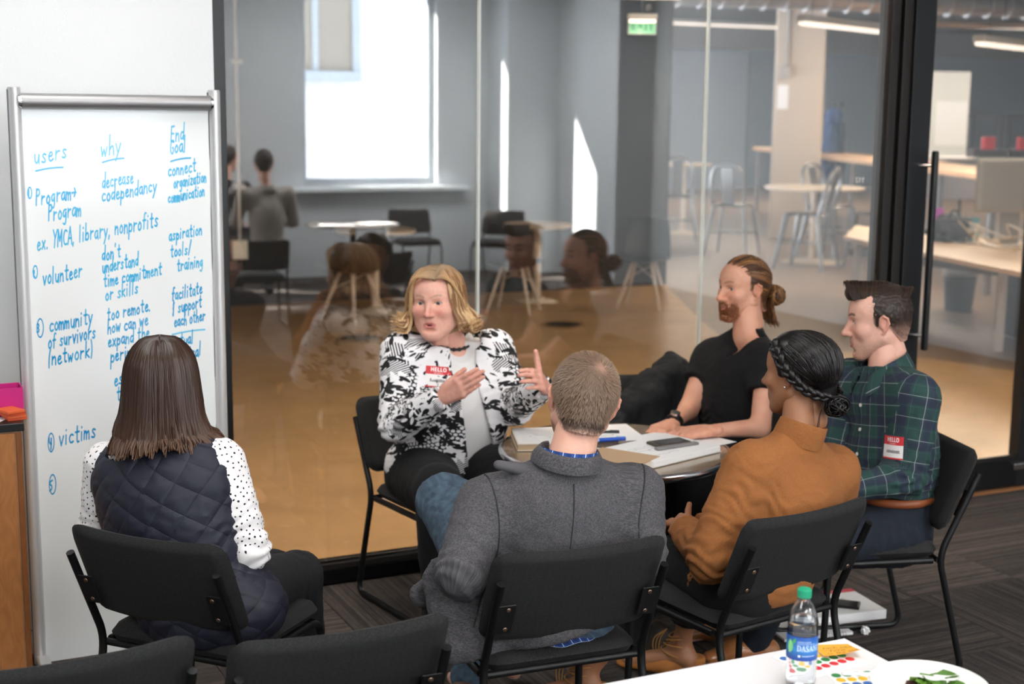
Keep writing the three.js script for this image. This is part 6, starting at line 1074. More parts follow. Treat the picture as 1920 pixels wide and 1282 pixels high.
  for (let k = 0; k < 560; k++) {
    const z0 = mix(0.078, -0.09, r()), x0 = 0.050 - 0.006 * r(), lay = r(), front = sstep(0.02, 0.075, z0), b = r();
    const wid = mix(0.05, 0.055, front), top = 0.113 - 0.032 * sstep(0.02, -0.09, z0) + 0.010 * front + 0.004 * lay, lean = -0.012 - 0.012 * r() + 0.016 * front, y0 = 0.083 - 0.02 * sstep(-0.02, -0.09, z0);
    const span = 0.78 + 0.2 * r(), pts = []; for (let i = 0; i <= 6; i++) { const u = i / 6 * span, a = u * Math.PI; pts.push([x0 - (1 - Math.cos(a)) * 0.5 * (x0 + wid) + (r() - 0.5) * 0.003, y0 + (top - y0) * Math.sin(Math.min(a, 2.6)) * 1.0 + (a > 1.57 ? 0.012 * Math.sin(a) : 0), z0 + lean * u * 2 + front * 0.014 * Math.sin(a) + (r() - 0.5) * 0.003]); }
    geos.push(lockGeo(M4, pts, 14, (u) => 0.0032 * (0.6 + 0.4 * sstep(0, 0.2, u)) * (1 - 0.75 * sstep(0.75, 1, u)), 5, (u) => lerp3(b > 0.6 ? midc : dark, lite, clamp((b - 0.3) * Math.sin(u * 3.0) * 0.9, 0, 0.9)), 0.45));
  }
  put('locks', geos, hairMat, hm);
  { const sp = []; for (let k = 0; k < 2600; k++) { const u = r() * 2 - 1, a = r() * 6.283, q0 = V(Math.sqrt(1 - u * u) * Math.cos(a), u, Math.sqrt(1 - u * u) * Math.sin(a)); if (q0.y > 0.62 || q0.y < -0.75) continue; const p = trace(SH, q0.clone().multiplyScalar(0.2).add(V(0, 0.02, -0.014)), V(0, 0.02, -0.014)); if (clip(p.x, p.y, p.z) > -0.007) continue; const n = gradN(SH, p), back = V(0, -0.55, -0.8); back.addScaledVector(n, -back.dot(n)).normalize(); const l = 0.008 + 0.008 * r() * sstep(-0.05, 0.06, p.y), tip = p.clone().addScaledVector(back, l).addScaledVector(n, 0.3 * l), b = r(); sp.push(lockGeo(M4, [p.addScaledVector(n, -0.001).toArray(), tip.toArray()], 1, (v) => 0.0007 * (1 - 0.6 * v), 3, () => lerp3(dark, lite, b * 0.8))); } const m = put('cropped_strands', sp, hairMat, hm); m.userData.kind = 'stuff'; }
}

// ------------------------------------------------------------ the woman in the brown sweater
{
  const P = frames(J_brown), M4 = headMatrix(P.head, -0.46, 0.06, 0.0, 0.97);
  const skin = { skin: lin('#a06e4e'), blush: lin('#8f5a40'), lip: lin('#7d463c'), brow: lin('#1c1210'), beard: lin('#a06e4e'), iris: 0x241610 };
  const dL = V(0.25, -0.05, -0.95), hands = [handField(P.wrL, dL, V(-0.75, 0.6, -0.2), { left: true, s: 0.95, curl: [0.55, 0.55, 0.6, 0.6], thumb: [0.35, -0.05, 0.2] }), handField(P.wrR.clone().lerp(P.wrL, 0.55), V(-0.35, 0.0, -0.9), V(0.45, 0.85, -0.1), { s: 0.95, curl: [0.6, 0.6, 0.65, 0.65], thumb: [0.5, 0.1, 0.3] })];
  P.wrR.lerp(P.wrL, 0.55);
  const { t, put } = person('woman with braided black hair in a rust brown sweater, seated with her back half turned', P, { M: M4, shape: { jaw: 0.92, nose: 0.85, full: 0.004 } }, hands, skin, { w: 0.98, neckW: 1.0, toeR: [2.16, 0.035, 1.16], toeL: [1.82, 0.035, 1.27] });
  const F = bodyField(P, { w: 1.08, grow: 0.022, armGrow: 0.026, legs: false, neck: false, cuff: 0.75, cutCuff: true });
  F.ell(P.pelvis.clone().add(V(0.02, 0.01, 0.02)), [0.185, 0.10, 0.155], 0.06, P.hip, { g: 0 });
  clipField(F, [[P.neck.clone().addScaledVector(P.up, -0.012), P.up, P.neck, 0.11], [V(0, 0.435, 0), V(0, -1, 0)]]);
  const armL = P.elL.clone().sub(P.shL).normalize(), armR = P.elR.clone().sub(P.shR).normalize();
  const g = displace(nets(F, 0.0065), folds(P, 0.005, 111, [[P.elL, 0.11, 0.005, armL], [P.shL.clone().addScaledVector(P.fwd, -0.06).addScaledVector(P.up, -0.06), 0.09, 0.005, V(0.6, 0.7, 0.2)], [P.pelvis.clone().addScaledVector(P.up, 0.08), 0.16, 0.004, V(0.3, 1, 0)]]));
  const knit = weave([150, 93, 47], [134, 82, 40], [162, 104, 56], 64, 20, 51), swMat = phys(0xffffff, 0.95, { map: knit, bumpMap: knit, bumpScale: 0.0008, sheen: 0.35, sheenRoughness: 0.5, sheenColor: new THREE.Color(0x9a6232), ...DS }), q = pieces(g, F, P, { 0: 0, 1: 1, 2: 2 });
  const sw = put('sweater', q[0], swMat); put('sleeve', q[1], swMat, sw); put('sleeve', q[2], swMat, sw);
  put('neckband', collarGeo(P.neck.clone().addScaledVector(P.up, -0.024), P.up, P.left, P.fwd, 0.061, 0.061, 0.048, 0, -3.1416, 3.1416, { lean: -0.002, th: 0.006, drop: 0.012 }), swMat, sw);
  { const W = P.wrL.clone(), d = P.elL.clone().sub(P.wrL).normalize(); put('cuff', tube([W.clone().addScaledVector(d, 0.002), W.clone().addScaledVector(d, 0.012), W.clone().addScaledVector(d, 0.055), W.clone().addScaledVector(d, 0.065)], (u) => 0.044 + 0.004 * Math.sin(u * 3.14), 22), swMat, sw); }
  const LF = bodyField(P, { torso: false, arms: false, neck: false, grow: 0.010, w: 1.12, legW: 1.08, hem: 0.74 }); LF.ell(P.pelvis.clone().add(V(0.02, 0, 0.02)), [0.175, 0.09, 0.145], 0.05, P.hip, { g: 3 });
  put('trousers', smoothNormals(displace(nets(LF, 0.0085), folds(P, 0.003, 122))), blackCloth);
  const suede = phys(0xa5682f, 0.85);
  for (const [A, T] of [[P.anR, V(2.16, 0.035, 1.16)], [P.anL, V(1.82, 0.035, 1.27)]]) {
    const f = T.clone().sub(A).setY(0).normalize(), SF = new Field(), s = put('shoe', (() => { SF.cap(A.clone().addScaledVector(f, -0.045).setY(0.05), A.clone().addScaledVector(f, 0.03).setY(0.035), 0.034, 0.034, 0.02); SF.cap(A.clone().addScaledVector(f, 0.06).setY(0.028), T.clone().addScaledVector(f, 0.02).setY(0.024), 0.036, 0.018, 0.03, { fl: V(0, 1, 0), fs: 1.3 }); SF.mod = (d, x, y, z) => Math.max(d, 0.004 - y, y - 0.062); return smoothNormals(nets(SF, 0.005)); })(), suede);
    const lace = []; for (let k = 0; k < 4; k++) { const y = 0.07 + k * 0.022, pts = []; for (let i = 0; i <= 16; i++) { const a = i / 16 * 6.283; pts.push(A.clone().addScaledVector(f, Math.cos(a) * (0.044 - k * 0.002) + 0.012 * (3 - k) * 0.5).add(V(0, y - A.y + 0.012 * Math.cos(a + k), 0)).addScaledVector(V(-f.z, 0, f.x), Math.sin(a) * (0.041 - k * 0.002))); } lace.push(tube(pts, 0.0022, 5)); } for (let k = 0; k < 3; k++) lace.push(tube(smoothPath([A.clone().addScaledVector(f, 0.045).setY(0.145), A.clone().addScaledVector(f, 0.065 + 0.01 * k).setY(0.11), A.clone().addScaledVector(f, 0.06 + 0.015 * k).add(V(0.012 * (k - 1), 0, 0)).setY(0.03)], 12), 0.0018, 5)); put('lace', lace, phys(0xb07c3c, 0.7), s);
  }
  // hair: black, swept back over a full crown, a plait along the temple and a low knot
  const dark = lin('#0b0909'), midc = lin('#171314'), lite = lin('#2d2627'), r = rng(131), geos = [], clip = hairline(0.030, 0.090, -0.066, -0.002), SH = new Field();
  SH.ell(V(0, 0.034, -0.024), [0.083, 0.090, 0.108], 0.02); SH.cap(V(0, -0.02, -0.06), V(0, -0.045, -0.07), 0.056, 0.044, 0.03); SH.ell(V(0, 0.072, 0.018), [0.062, 0.046, 0.050], 0.03); SH.mod = (d, x, y, z) => Math.max(d, clip(x, y, z));
  const sg = smoothNormals(nets(SH, 0.0035)); paint(sg, () => dark); sg.applyMatrix4(M4);
  const hairMat = phys(0xffffff, 0.34, { vertexColors: true, specularIntensity: 0.8 }), hm = put('hair', sg, hairMat), B = [0.012, -0.056, -0.118];
  const onSkull = (d, m = 1) => { const n = V(d[0] / 0.085, d[1] / 0.092, d[2] / 0.111).length() / m; return [d[0] / n, 0.034 + d[1] / n, -0.024 + d[2] / n]; };
  for (let k = 0; k < 520; k++) {
    const a = mix(-1, 1, r()), fr = Math.abs(a), h0 = fr < 0.5 ? [a / 0.5 * 0.055, 0.098, 0.072 - 0.02 * fr] : [Math.sign(a) * mix(0.06, 0.084, (fr - 0.5) * 2), mix(0.085, 0.0, (fr - 0.5) * 2), mix(0.05, 0.004, Math.min(1, (fr - 0.5) * 3))];
    const back = r() * 0.11, d0 = [h0[0], h0[1] - 0.034, h0[2] + 0.024 - back], d1 = [B[0] + a * 0.03, B[1] - 0.034, B[2] + 0.024], pts = []; for (let i = 0; i <= 6; i++) { const u = i / 6, w = [0, 1, 2].map((c) => mix(d0[c], d1[c], u)); w[1] += 0.035 * Math.sin(u * Math.PI) * (1 - fr) ; w[0] += 0.02 * Math.sin(u * Math.PI) * a; pts.push(onSkull(w, 1 + 0.012 * r())); }
    const b = r(); geos.push(lockGeo(M4, pts, 16, (u) => 0.0038 * (0.5 + 0.5 * sstep(0, 0.15, u)), 5, (u) => lerp3(dark, b > 0.75 ? lite : midc, clamp(b * Math.sin(u * 3.1), 0, 1)), 0.35, P.head));
  }
  // the plait: three strands winding round one another from the brow, over the ear, to the nape
  for (const side of [1, -1]) { const path = smoothPath([[side * 0.055, 0.094, 0.046], [side * 0.078, 0.068, 0.022], [side * 0.090, 0.030, -0.006], [side * 0.092, 0.0, -0.034], [side * 0.084, -0.028, -0.064], [side * 0.062, -0.048, -0.092], [side * 0.025, -0.055, -0.116]], 60); for (let s = 0; s < 3; s++) { const pts = path.map((p, i) => { const a = i / 60 * 6.283 * 3.2 + s * 2.094, o = V(p.x, p.y - 0.02, p.z + 0.02).normalize(), T = (path[Math.min(i + 1, 60)].clone().sub(path[Math.max(i - 1, 0)])).normalize(), bi = o.clone().cross(T).normalize(), w = 0.0115 * (1 - 0.3 * i / 60); return p.clone().addScaledVector(bi, Math.cos(a) * w).addScaledVector(o, Math.sin(a * 2) * w * 0.5); }).map((p) => p.toArray()); geos.push(lockGeo(M4, pts, 110, (u) => 0.0102 * (1 - 0.3 * u), 8, () => midc, 0.7)); } }
  for (let k = 0; k < 70; k++) { const c = V(0.016, -0.082, -0.128), ax = V(r() - 0.5, r() - 0.5, r() - 0.5).normalize(), e1 = ax.clone().cross(V(0.3, 1, 0.2)).normalize(), e2 = ax.clone().cross(e1), R = 0.018 + 0.018 * r(), a0 = r() * 6.28, pts = []; for (let i = 0; i <= 8; i++) { const a = a0 + i * 0.6; pts.push(c.clone().addScaledVector(e1, Math.cos(a) * R).addScaledVector(e2, Math.sin(a) * R * 0.85).toArray()); } const b = r(); geos.push(lockGeo(M4, pts, 16, () => 0.0036, 5, () => lerp3(dark, midc, b), 0.5)); }
  for (let k = 0; k < 9; k++) { const s = r(); geos.push(lockGeo(M4, [[0.03 + 0.02 * s, -0.06, -0.105], [0.055 + 0.02 * s, -0.085 - 0.02 * s, -0.10], [0.058 + 0.025 * s, -0.13 - 0.02 * s, -0.095]], 12, () => 0.0008, 3, () => dark)); }
  put('locks', geos, hairMat, hm);
  { const e = new THREE.SphereGeometry(0.004, 12, 8); e.translate(0.081, -0.027, 0.0); e.applyMatrix4(M4); put('earring', e, M.chrome); }
}

// ------------------------------------------------------------ a coat over the chair between them
{
  const t = thing('coat', 'dark navy coat thrown over the chair back beside the glass', 'coat', [2.82, 0, 0.16]);
  const F = new Field(); F.cap(V(-0.13, 0.60, 0.02), V(0.10, 0.76, 0.02), 0.05, 0.055, 0.03); F.cap(V(-0.15, 0.60, 0.03), V(-0.20, 0.42, 0.10), 0.05, 0.06, 0.06); F.cap(V(0.10, 0.70, 0.03), V(0.12, 0.44, 0.1), 0.07, 0.07, 0.06); F.cap(V(-0.02, 0.66, 0.04), V(-0.05, 0.42, 0.12), 0.07, 0.08, 0.06); F.cap(V(0, 0.60, -0.03), V(0, 0.36, -0.08), 0.1, 0.12, 0.06, { fl: V(0, 0, 1), fs: 2.2 });
  const g = displace(nets(F, 0.009), (x, y, z) => 0.010 * noise3(x * 11, y * 5, z * 11) + 0.006 * Math.abs(noise3(x * 26, y * 9, z * 26))); mesh('shell', smoothNormals(g), phys(0x0c0d12, 0.85, { sheen: 0.2 }), t);
  mesh('sleeve', smoothNormals(displace(nets(new Field().cap(V(-0.16, 0.58, 0.06), V(-0.215, 0.48, 0.13), 0.045, 0.045).cap(V(-0.215, 0.48, 0.13), V(-0.19, 0.38, 0.15), 0.045, 0.04), 0.008), (x, y, z) => 0.005 * noise3(x * 30, y * 14, z * 30))), phys(0x0f1118, 0.85), t);
}
// ------------------------------------------------------------ whiteboard with handwriting
// a one-stroke alphabet on a grid: strokes split by '/', points as pairs of digits (x, y up; 3 is the baseline, 6 the x-height, 9 the top)
const STROKE = {
  a: [[4, 6, 2.4, 6.2, 1, 5, 1, 3.8, 2.2, 3, 3.6, 3.8, 4.1, 5.8, 4.1, 3.6, 4.7, 3]], b: [[1.2, 9.4, 1.1, 3.2], [1.1, 4.6, 2.6, 6.2, 4.2, 5.2, 4, 3.6, 2.4, 3, 1.2, 3.6]], c: [[4.1, 5.7, 2.8, 6.2, 1.2, 5.2, 1.2, 3.8, 2.6, 3, 4.2, 3.6]], d: [[3.9, 5.8, 2.2, 6, 1, 4.8, 1.3, 3.3, 2.8, 3.2, 4, 4.6], [4.3, 9.4, 4.1, 3.1]], e: [[1.2, 4.5, 4, 4.9, 3.4, 6.1, 2, 6, 1.1, 4.6, 1.6, 3.3, 3, 3, 4.4, 3.8]], f: [[4.4, 8.8, 3.2, 9.2, 2.5, 7.6, 2.3, 3], [1.2, 6.1, 4.2, 6.3]], g: [[4, 6, 2.3, 6.1, 1, 4.8, 1.6, 3.4, 3.2, 3.6, 4.1, 5.8, 4.1, 2, 3, 0.4, 1.4, 1]], h: [[1.2, 9.4, 1.1, 3], [1.2, 4.6, 2.8, 6.2, 4, 5.4, 4.1, 3]], i: [[2.4, 6, 2.4, 3], [2.4, 7.6, 2.5, 7.8]], j: [[3, 6, 3, 1.4, 1.6, 0.6], [3, 7.6, 3.1, 7.8]], k: [[1.2, 9.4, 1.1, 3], [4, 6.2, 1.3, 4.6, 4.3, 3]], l: [[2.4, 9.4, 2.3, 3]], m: [[0.6, 6, 0.6, 3], [0.6, 4.8, 1.8, 6.2, 2.6, 5.4, 2.6, 3], [2.6, 4.8, 3.9, 6.2, 4.8, 5.4, 4.8, 3]], n: [[1.1, 6, 1.1, 3], [1.1, 4.7, 2.7, 6.2, 4, 5.4, 4.1, 3]], o: [[2.8, 6.1, 1.1, 5.2, 1.3, 3.5, 2.8, 3, 4.3, 4, 4, 5.7, 2.6, 6.1]], p: [[1.2, 6.1, 1, 0.4], [1.1, 4.8, 2.6, 6.2, 4.2, 5.2, 4, 3.6, 2.5, 3, 1.1, 3.6]], r: [[1.4, 6.1, 1.4, 3], [1.4, 4.8, 2.6, 6.1, 4, 5.9]], s: [[4, 5.8, 2.6, 6.2, 1.5, 5.4, 2.8, 4.6, 4, 3.8, 2.8, 3, 1.2, 3.4]], t: [[2.6, 8.6, 2.4, 4, 3, 3, 4.1, 3.4], [1.1, 6.6, 4.2, 6.8]], u: [[1.1, 6.1, 1.1, 4, 2.2, 3, 3.6, 3.6, 4.1, 6], [4.1, 6, 4.2, 3]], v: [[1, 6.1, 2.5, 3, 4.2, 6.2]], w: [[0.6, 6.1, 1.5, 3.1, 2.7, 5.4, 3.7, 3.1, 4.9, 6.2]], x: [[1.2, 6, 4.1, 3], [4.1, 6.1, 1.1, 3]], y: [[1, 6.1, 2.4, 3.4], [4.3, 6.2, 2.2, 2.2, 1, 0.6]], z: [[1.2, 6, 4, 6, 1.1, 3, 4.2, 3]],
  P: [[1.2, 9.2, 1, 3], [1.2, 8.8, 3.2, 9.4, 4.4, 8, 3.4, 6.6, 1.2, 6.4]], Y: [[0.8, 9.2, 2.6, 6.4], [4.6, 9.3, 2.4, 6, 2, 3]], M: [[0.6, 3, 1, 9.2, 2.7, 5, 4.5, 9.2, 4.8, 3]], C: [[4.5, 8.4, 3, 9.2, 1.2, 7.6, 1, 4.8, 2.4, 3, 4.4, 3.6]], A: [[0.6, 3, 2.6, 9.3, 4.6, 3], [1.3, 5.2, 4, 5.2]], E: [[4.2, 9.2, 1.2, 9, 1, 3.2, 4.2, 3], [1.1, 6.2, 3.6, 6.3]], G: [[4.4, 8.4, 2.8, 9.2, 1, 7.4, 1, 4.6, 2.6, 3, 4.3, 4.2, 4.3, 5.8, 3, 5.8]], U: [[0.8, 9, 0.9, 4.6, 2.4, 3, 4, 4.4, 4.3, 9]], 1: [[2.5, 8.6, 2.5, 3.6]], 2: [[1.4, 7.6, 2.8, 8.6, 3.8, 7.4, 1.5, 4, 4, 4]], 3: [[1.4, 8, 3, 8.6, 3.4, 7, 2.2, 6.2, 3.6, 5.4, 3, 3.8, 1.4, 4.2]], 4: [[1.6, 8.6, 1.4, 6, 3.8, 6], [3.6, 8.4, 3.4, 3.6]], 5: [[3.8, 8.6, 1.8, 8.4, 1.6, 6.6, 3.4, 6.4, 3.4, 4.4, 1.4, 4]],
  '.': [[2, 3, 2.1, 3.2]], ',': [[2.2, 3.4, 1.8, 2.2]], '/': [[1, 2.4, 3.6, 9.2]], '(': [[3.4, 9.2, 2, 6.5, 2.4, 2.4]], ')': [[1.6, 9.2, 3.2, 6, 2, 2.4]], '>': [[0.4, 5, 4.2, 5.2], [2.8, 6.6, 4.3, 5.2, 2.6, 3.8]], '&': [[3.4, 8, 1.6, 7.4, 3, 6, 1.6, 5.6, 3, 4, 1.8, 2.4], [2.6, 9, 2.4, 2]], "'": [[2.2, 9.2, 2, 8]],
};
function handwrite(c, text, x, y, s, slope, seed, { ink = '#3fb6e4', lw = 4, wid = 0.80 } = {}) {
  const r = rng(seed); c.strokeStyle = ink; c.lineWidth = lw; c.lineCap = c.lineJoin = 'round'; let px = x;
  for (const ch of text) {
    if (ch === ' ') { px += s * 3.4 * wid; continue; }
    const G = STROKE[ch]; if (!G) continue; const narrow = 'il.,\'1()'.includes(ch) ? 3.2 : 'mwM'.includes(ch) ? 5.6 : 4.9, dy = (r() - 0.5) * s * 0.5, k = 1 + (r() - 0.5) * 0.1;
    for (const q of G) { c.globalAlpha = 0.75 + 0.25 * r(); const pts = []; for (let i = 0; i < q.length; i += 2) pts.push([px + ((q[i] - (narrow < 4 ? 0.9 : 0)) * wid + (q[i + 1] - 3) * 0.10) * s * k, y + slope * (px - x) - (q[i + 1] - 3) * s * k + dy]); c.beginPath(); c.moveTo(...pts[0]); if (pts.length === 2 || 'AMvwkxzYEN'.includes(ch)) for (const e of pts.slice(1)) c.lineTo(...e); else { for (let i = 1; i < pts.length - 1; i++) { const e = i === pts.length - 2 ? pts[i + 1] : [(pts[i][0] + pts[i + 1][0]) / 2, (pts[i][1] + pts[i + 1][1]) / 2]; c.quadraticCurveTo(...pts[i], ...e); } } c.stroke(); }
    px += s * narrow * wid;
  }
  c.globalAlpha = 1; return px;
}
{
  // board: x across, y up, in metres from its lower left corner
  const W = 0.572, H = 1.77, Z = 0.34, t = thing('whiteboard', 'tall white glass board in an aluminium frame, covered in blue handwriting', 'whiteboard', [0.775, 0, Z]);
  const px = 1180, S = px / W; // canvas pixels per metre
  const tex = canvasTex(px, 2048, (c, w, h) => {
    c.fillStyle = '#f1f3f2'; c.fillRect(0, 0, w, h); const K = h / H, X = (x) => x * w, Y = (y) => y * h, ink = '#1fa6dc', dk = '#0c90cc';
    const T = (s, x, y, z, q, o = {}) => handwrite(c, s, X(x), Y(y), z, -0.10, q, { ink, lw: 7.5, ...o }), line = (a, b, x, y, col = ink) => { c.strokeStyle = col; c.lineWidth = 6; c.lineCap = 'round'; c.beginPath(); c.moveTo(X(a), Y(b)); c.quadraticCurveTo(X((a + x) / 2), Y((b + y) / 2) - 6, X(x), Y(y)); c.stroke(); }, ring = (x, y, a, b, col = ink) => { c.strokeStyle = col; c.lineWidth = 5.5; c.beginPath(); c.ellipse(X(x), Y(y), a, b, 0.1, 0.3, 6.7); c.stroke(); };
    T('users', 0.055, 0.107, 10.5, 1); line(0.065, 0.120, 0.205, 0.114);
    T('why', 0.40, 0.095, 10.5, 2); line(0.41, 0.106, 0.525, 0.099);
    T('End', 0.775, 0.070, 9.5, 3, { wid: 0.66 }); T('Goal', 0.77, 0.092, 9, 4, { wid: 0.66 }); line(0.775, 0.105, 0.885, 0.099);
    ring(0.030, 0.157, 12, 19); T('1', 0.018, 0.166, 5, 5); T('Program>', 0.055, 0.178, 9.5, 6, { wid: 0.66 }); T('Program', 0.115, 0.206, 9.5, 7, { wid: 0.62 });
    T('decrease', 0.40, 0.151, 8.6, 8, { wid: 0.60 }); T('codependancy', 0.395, 0.174, 8.6, 9, { wid: 0.70 });
    T('connect', 0.755, 0.131, 8, 10, { wid: 0.68 }); T('organization', 0.785, 0.152, 7, 11, { wid: 0.56 }); T('communication', 0.752, 0.178, 7, 12, { wid: 0.56 });
    T('ex. YMCA, library, nonprofits', 0.05, 0.256, 9.6, 13, { wid: 0.62 });
    T('aspiration', 0.75, 0.246, 7.6, 14, { wid: 0.64 }); T('tools/', 0.755, 0.276, 7.6, 15, { wid: 0.68 }); T('training', 0.79, 0.301, 7.6, 16, { wid: 0.64 });
    ring(0.040, 0.293, 13, 22); T('2', 0.022, 0.303, 5, 17); T('volunteer', 0.072, 0.316, 9.4, 18, { wid: 0.62, ink: '#189fd6' });
    T("don't", 0.385, 0.277, 8.2, 19, { wid: 0.66 }); T('understand', 0.385, 0.299, 8.2, 20, { wid: 0.58 }); T('time commitment', 0.388, 0.324, 7.8, 21, { wid: 0.68 }); T('or skills', 0.395, 0.348, 8.2, 22, { wid: 0.70 });
    ring(0.052, 0.391, 19, 33, dk); T('3', 0.028, 0.402, 7, 23, { ink: dk }); T('community', 0.095, 0.399, 9.4, 24, { ink: dk, wid: 0.66 }); T('of survivors', 0.085, 0.428, 9.0, 25, { ink: dk, wid: 0.60 }); T('(network)', 0.080, 0.459, 9.4, 26, { ink: dk, wid: 0.74 });
    T('too remote.', 0.40, 0.384, 8.0, 27, { ink: dk, wid: 0.70 }); T('how can we', 0.40, 0.408, 8.0, 28, { ink: dk, wid: 0.70 }); T('expand the', 0.40, 0.432, 8.2, 29, { ink: dk, wid: 0.70 }); T('perimeter', 0.41, 0.459, 8.4, 30, { ink: dk, wid: 0.72 });
    T('facilitate', 0.755, 0.353, 7.6, 31, { ink: dk, wid: 0.62 }); T('& support', 0.755, 0.378, 7.6, 32, { ink: dk, wid: 0.62 }); T('each other', 0.765, 0.402, 7.4, 33, { ink: dk, wid: 0.60 }); line(0.755, 0.416, 0.94, 0.410, '#5fbfe4'); T('actual', 0.752, 0.440, 7.8, 34, { ink: dk, wid: 0.66 }); T('physical', 0.758, 0.465, 7.8, 35, { ink: dk, wid: 0.66 });
    T('establish', 0.425, 0.502, 8.4, 36, { ink: dk, wid: 0.72 }); T('trust', 0.435, 0.530, 8.4, 37, { ink: dk, wid: 0.72 });
    ring(0.082, 0.596, 18, 34, '#0a86c4'); T('4', 0.060, 0.610, 8, 38, { ink: '#0a86c4', lw: 8 }); T('victims', 0.118, 0.604, 10.5, 39, { ink: '#0a86c4', wid: 0.72 });
    ring(0.080, 0.672, 20, 36, '#0a86c4'); T('5', 0.055, 0.687, 8, 40, { ink: '#0a86c4' });
  }, { repeat: false });
  const face = box(-W / 2, W / 2, 0, H, -0.006, 0.006); { const uv = face.attributes.uv, p = face.attributes.position; for (let i = 0; i < uv.count; i++) uv.setXY(i, (p.getX(i) + W / 2) / W, p.getY(i) / H); }
  mesh('writing_surface', face, phys(0xffffff, 0.12, { map: tex, clearcoat: 0.4, clearcoatRoughness: 0.08 }), t);
  const post = (x) => { const g = lathe([[0, 0.0], [0.019, 0.0], [0.019, H + 0.035], [0.017, H + 0.038], [0, H + 0.038]], 28); g.scale(1, 1, 1.35); g.translate(x, 0.0, 0.0); return g; };
  for (const s of [-1, 1]) { const p = mesh('side_post', post(s * (W / 2 + 0.014)), M.alu, t); mesh('groove_strip', box(s * (W / 2 + 0.014) - 0.0205, s * (W / 2 + 0.014) - 0.0175, 0.02, H + 0.03, -0.006, 0.006), std(0x55545a, 0.5), p); }
  mesh('top_rail', tube([[-W / 2 + 0.004, H - 0.004, 0.018], [W / 2 - 0.004, H - 0.004, 0.018]], 0.0235, 20), std(0xa5a3a3, 0.4, { metalness: 0.7 }), t);
  for (const s of [-1, 1]) mesh('end_cap', tube([[s * (W / 2 - 0.003), H - 0.004, 0.018], [s * (W / 2 + 0.006), H - 0.004, 0.018]], (u) => 0.0245 - 0.006 * u, 20), M.chrome, t);
  for (const s of [-1, 1]) mesh('foot', box(s * (W / 2 + 0.01) - 0.02, s * (W / 2 + 0.01) + 0.02, 0.0, 0.03, -0.22, 0.25, 0.008), M.alu, t);
}
// ------------------------------------------------------------ wooden cabinet at the left edge with things on it
{
  const t = thing('cabinet', 'oak cabinet with a black top at the left edge, beside the whiteboard', 'cabinet', [0.005, 0, 0.42]);
  const oak = woodTex([190, 150, 114], [228, 190, 150], 14, 1.4, 3.2); oak.rotation = Math.PI / 2;
  const om = phys(0xffffff, 0.5, { map: oak });
  mesh('carcass', box(-0.7, 0.425, 0, 0.805, -0.22, 0.12, 0.004), om, t);
  for (const [a, b, c] of [[0.27, 0.330, 0x8f6a45], [0.333, 0.405, 0xd2a878], [0.408, 0.425, 0xa57a4c]]) { mesh('board', box(a, b, 0.004, 0.80, 0.12, 0.128, 0.002), phys(c, 0.5, { map: oak }), t); }
  mesh('board', box(-0.7, 0.267, 0.004, 0.80, 0.12, 0.128, 0.002), om, t);
  mesh('top', box(-0.7, 0.432, 0.805, 0.83, -0.23, 0.135, 0.003), phys(0x121113, 0.35), t);
  const pb = thing('pen_box', 'magenta pen box on the black cabinet top', 'pen box', [0.405, 0.83, 0.40]);
  mesh('box_wall', [box(-0.045, 0.045, 0, 0.085, -0.045, -0.041), box(-0.045, 0.045, 0, 0.085, 0.041, 0.045), box(-0.045, -0.041, 0, 0.085, -0.041, 0.041), box(0.041, 0.045, 0, 0.085, -0.041, 0.041), box(-0.041, 0.041, 0, 0.004, -0.041, 0.041)], phys(0xc4157a, 0.4), pb);
  const mk = thing('marker', 'orange capped marker behind the magenta pen box', 'marker', [0.385, 0.83, 0.345], 0); mesh('barrel', tube([[-0.005, 0, 0], [-0.01, 0.09, 0.0]], 0.009, 14), phys(0xeeeeee, 0.4), mk); mesh('cap', tube([[-0.01, 0.088, 0], [-0.013, 0.125, 0.0]], (u) => 0.0105 - 0.002 * u, 14), phys(0xf0702a, 0.4), mk);
  const cp = thing('black_cup', 'black cup at the left edge of the cabinet top', 'cup', [0.315, 0.83, 0.40]); mesh('wall', lathe([[0, 0], [0.036, 0], [0.040, 0.085], [0.036, 0.085], [0.032, 0.006], [0, 0.006]], 28), phys(0x151417, 0.4), cp);
  const nt = [0, 1, 2, 3].map((k) => tag(mesh('note_pad', (() => { const g = box(-0.028, 0.028, 0, 0.0075, -0.038, 0.038, 0.001); g.rotateY(0.15 + k * 0.09); g.translate(0.418 - k * 0.004, 0.830 + k * 0.0077, 0.475 + k * 0.004); return g; })(), phys([0xd8542a, 0xe5683a, 0xd04a22, 0xe0622f][k], 0.7)), ['orange note pad at the bottom of the little stack on the cabinet', 'orange note pad second from the bottom of the stack on the cabinet', 'orange note pad second from the top of the stack on the cabinet', 'orange note pad on top of the little stack on the cabinet'][k], 'note pad', 'orange note pads'));
  tag(mesh('paper', (() => { const g = box(-0.06, 0.06, 0, 0.0012, -0.05, 0.06); g.rotateY(-0.5); g.translate(0.325, 0.8305, 0.485); return g; })(), phys(0xeeeeee, 0.7)), 'white sheet lying on the cabinet beside the orange note pads', 'paper');
}
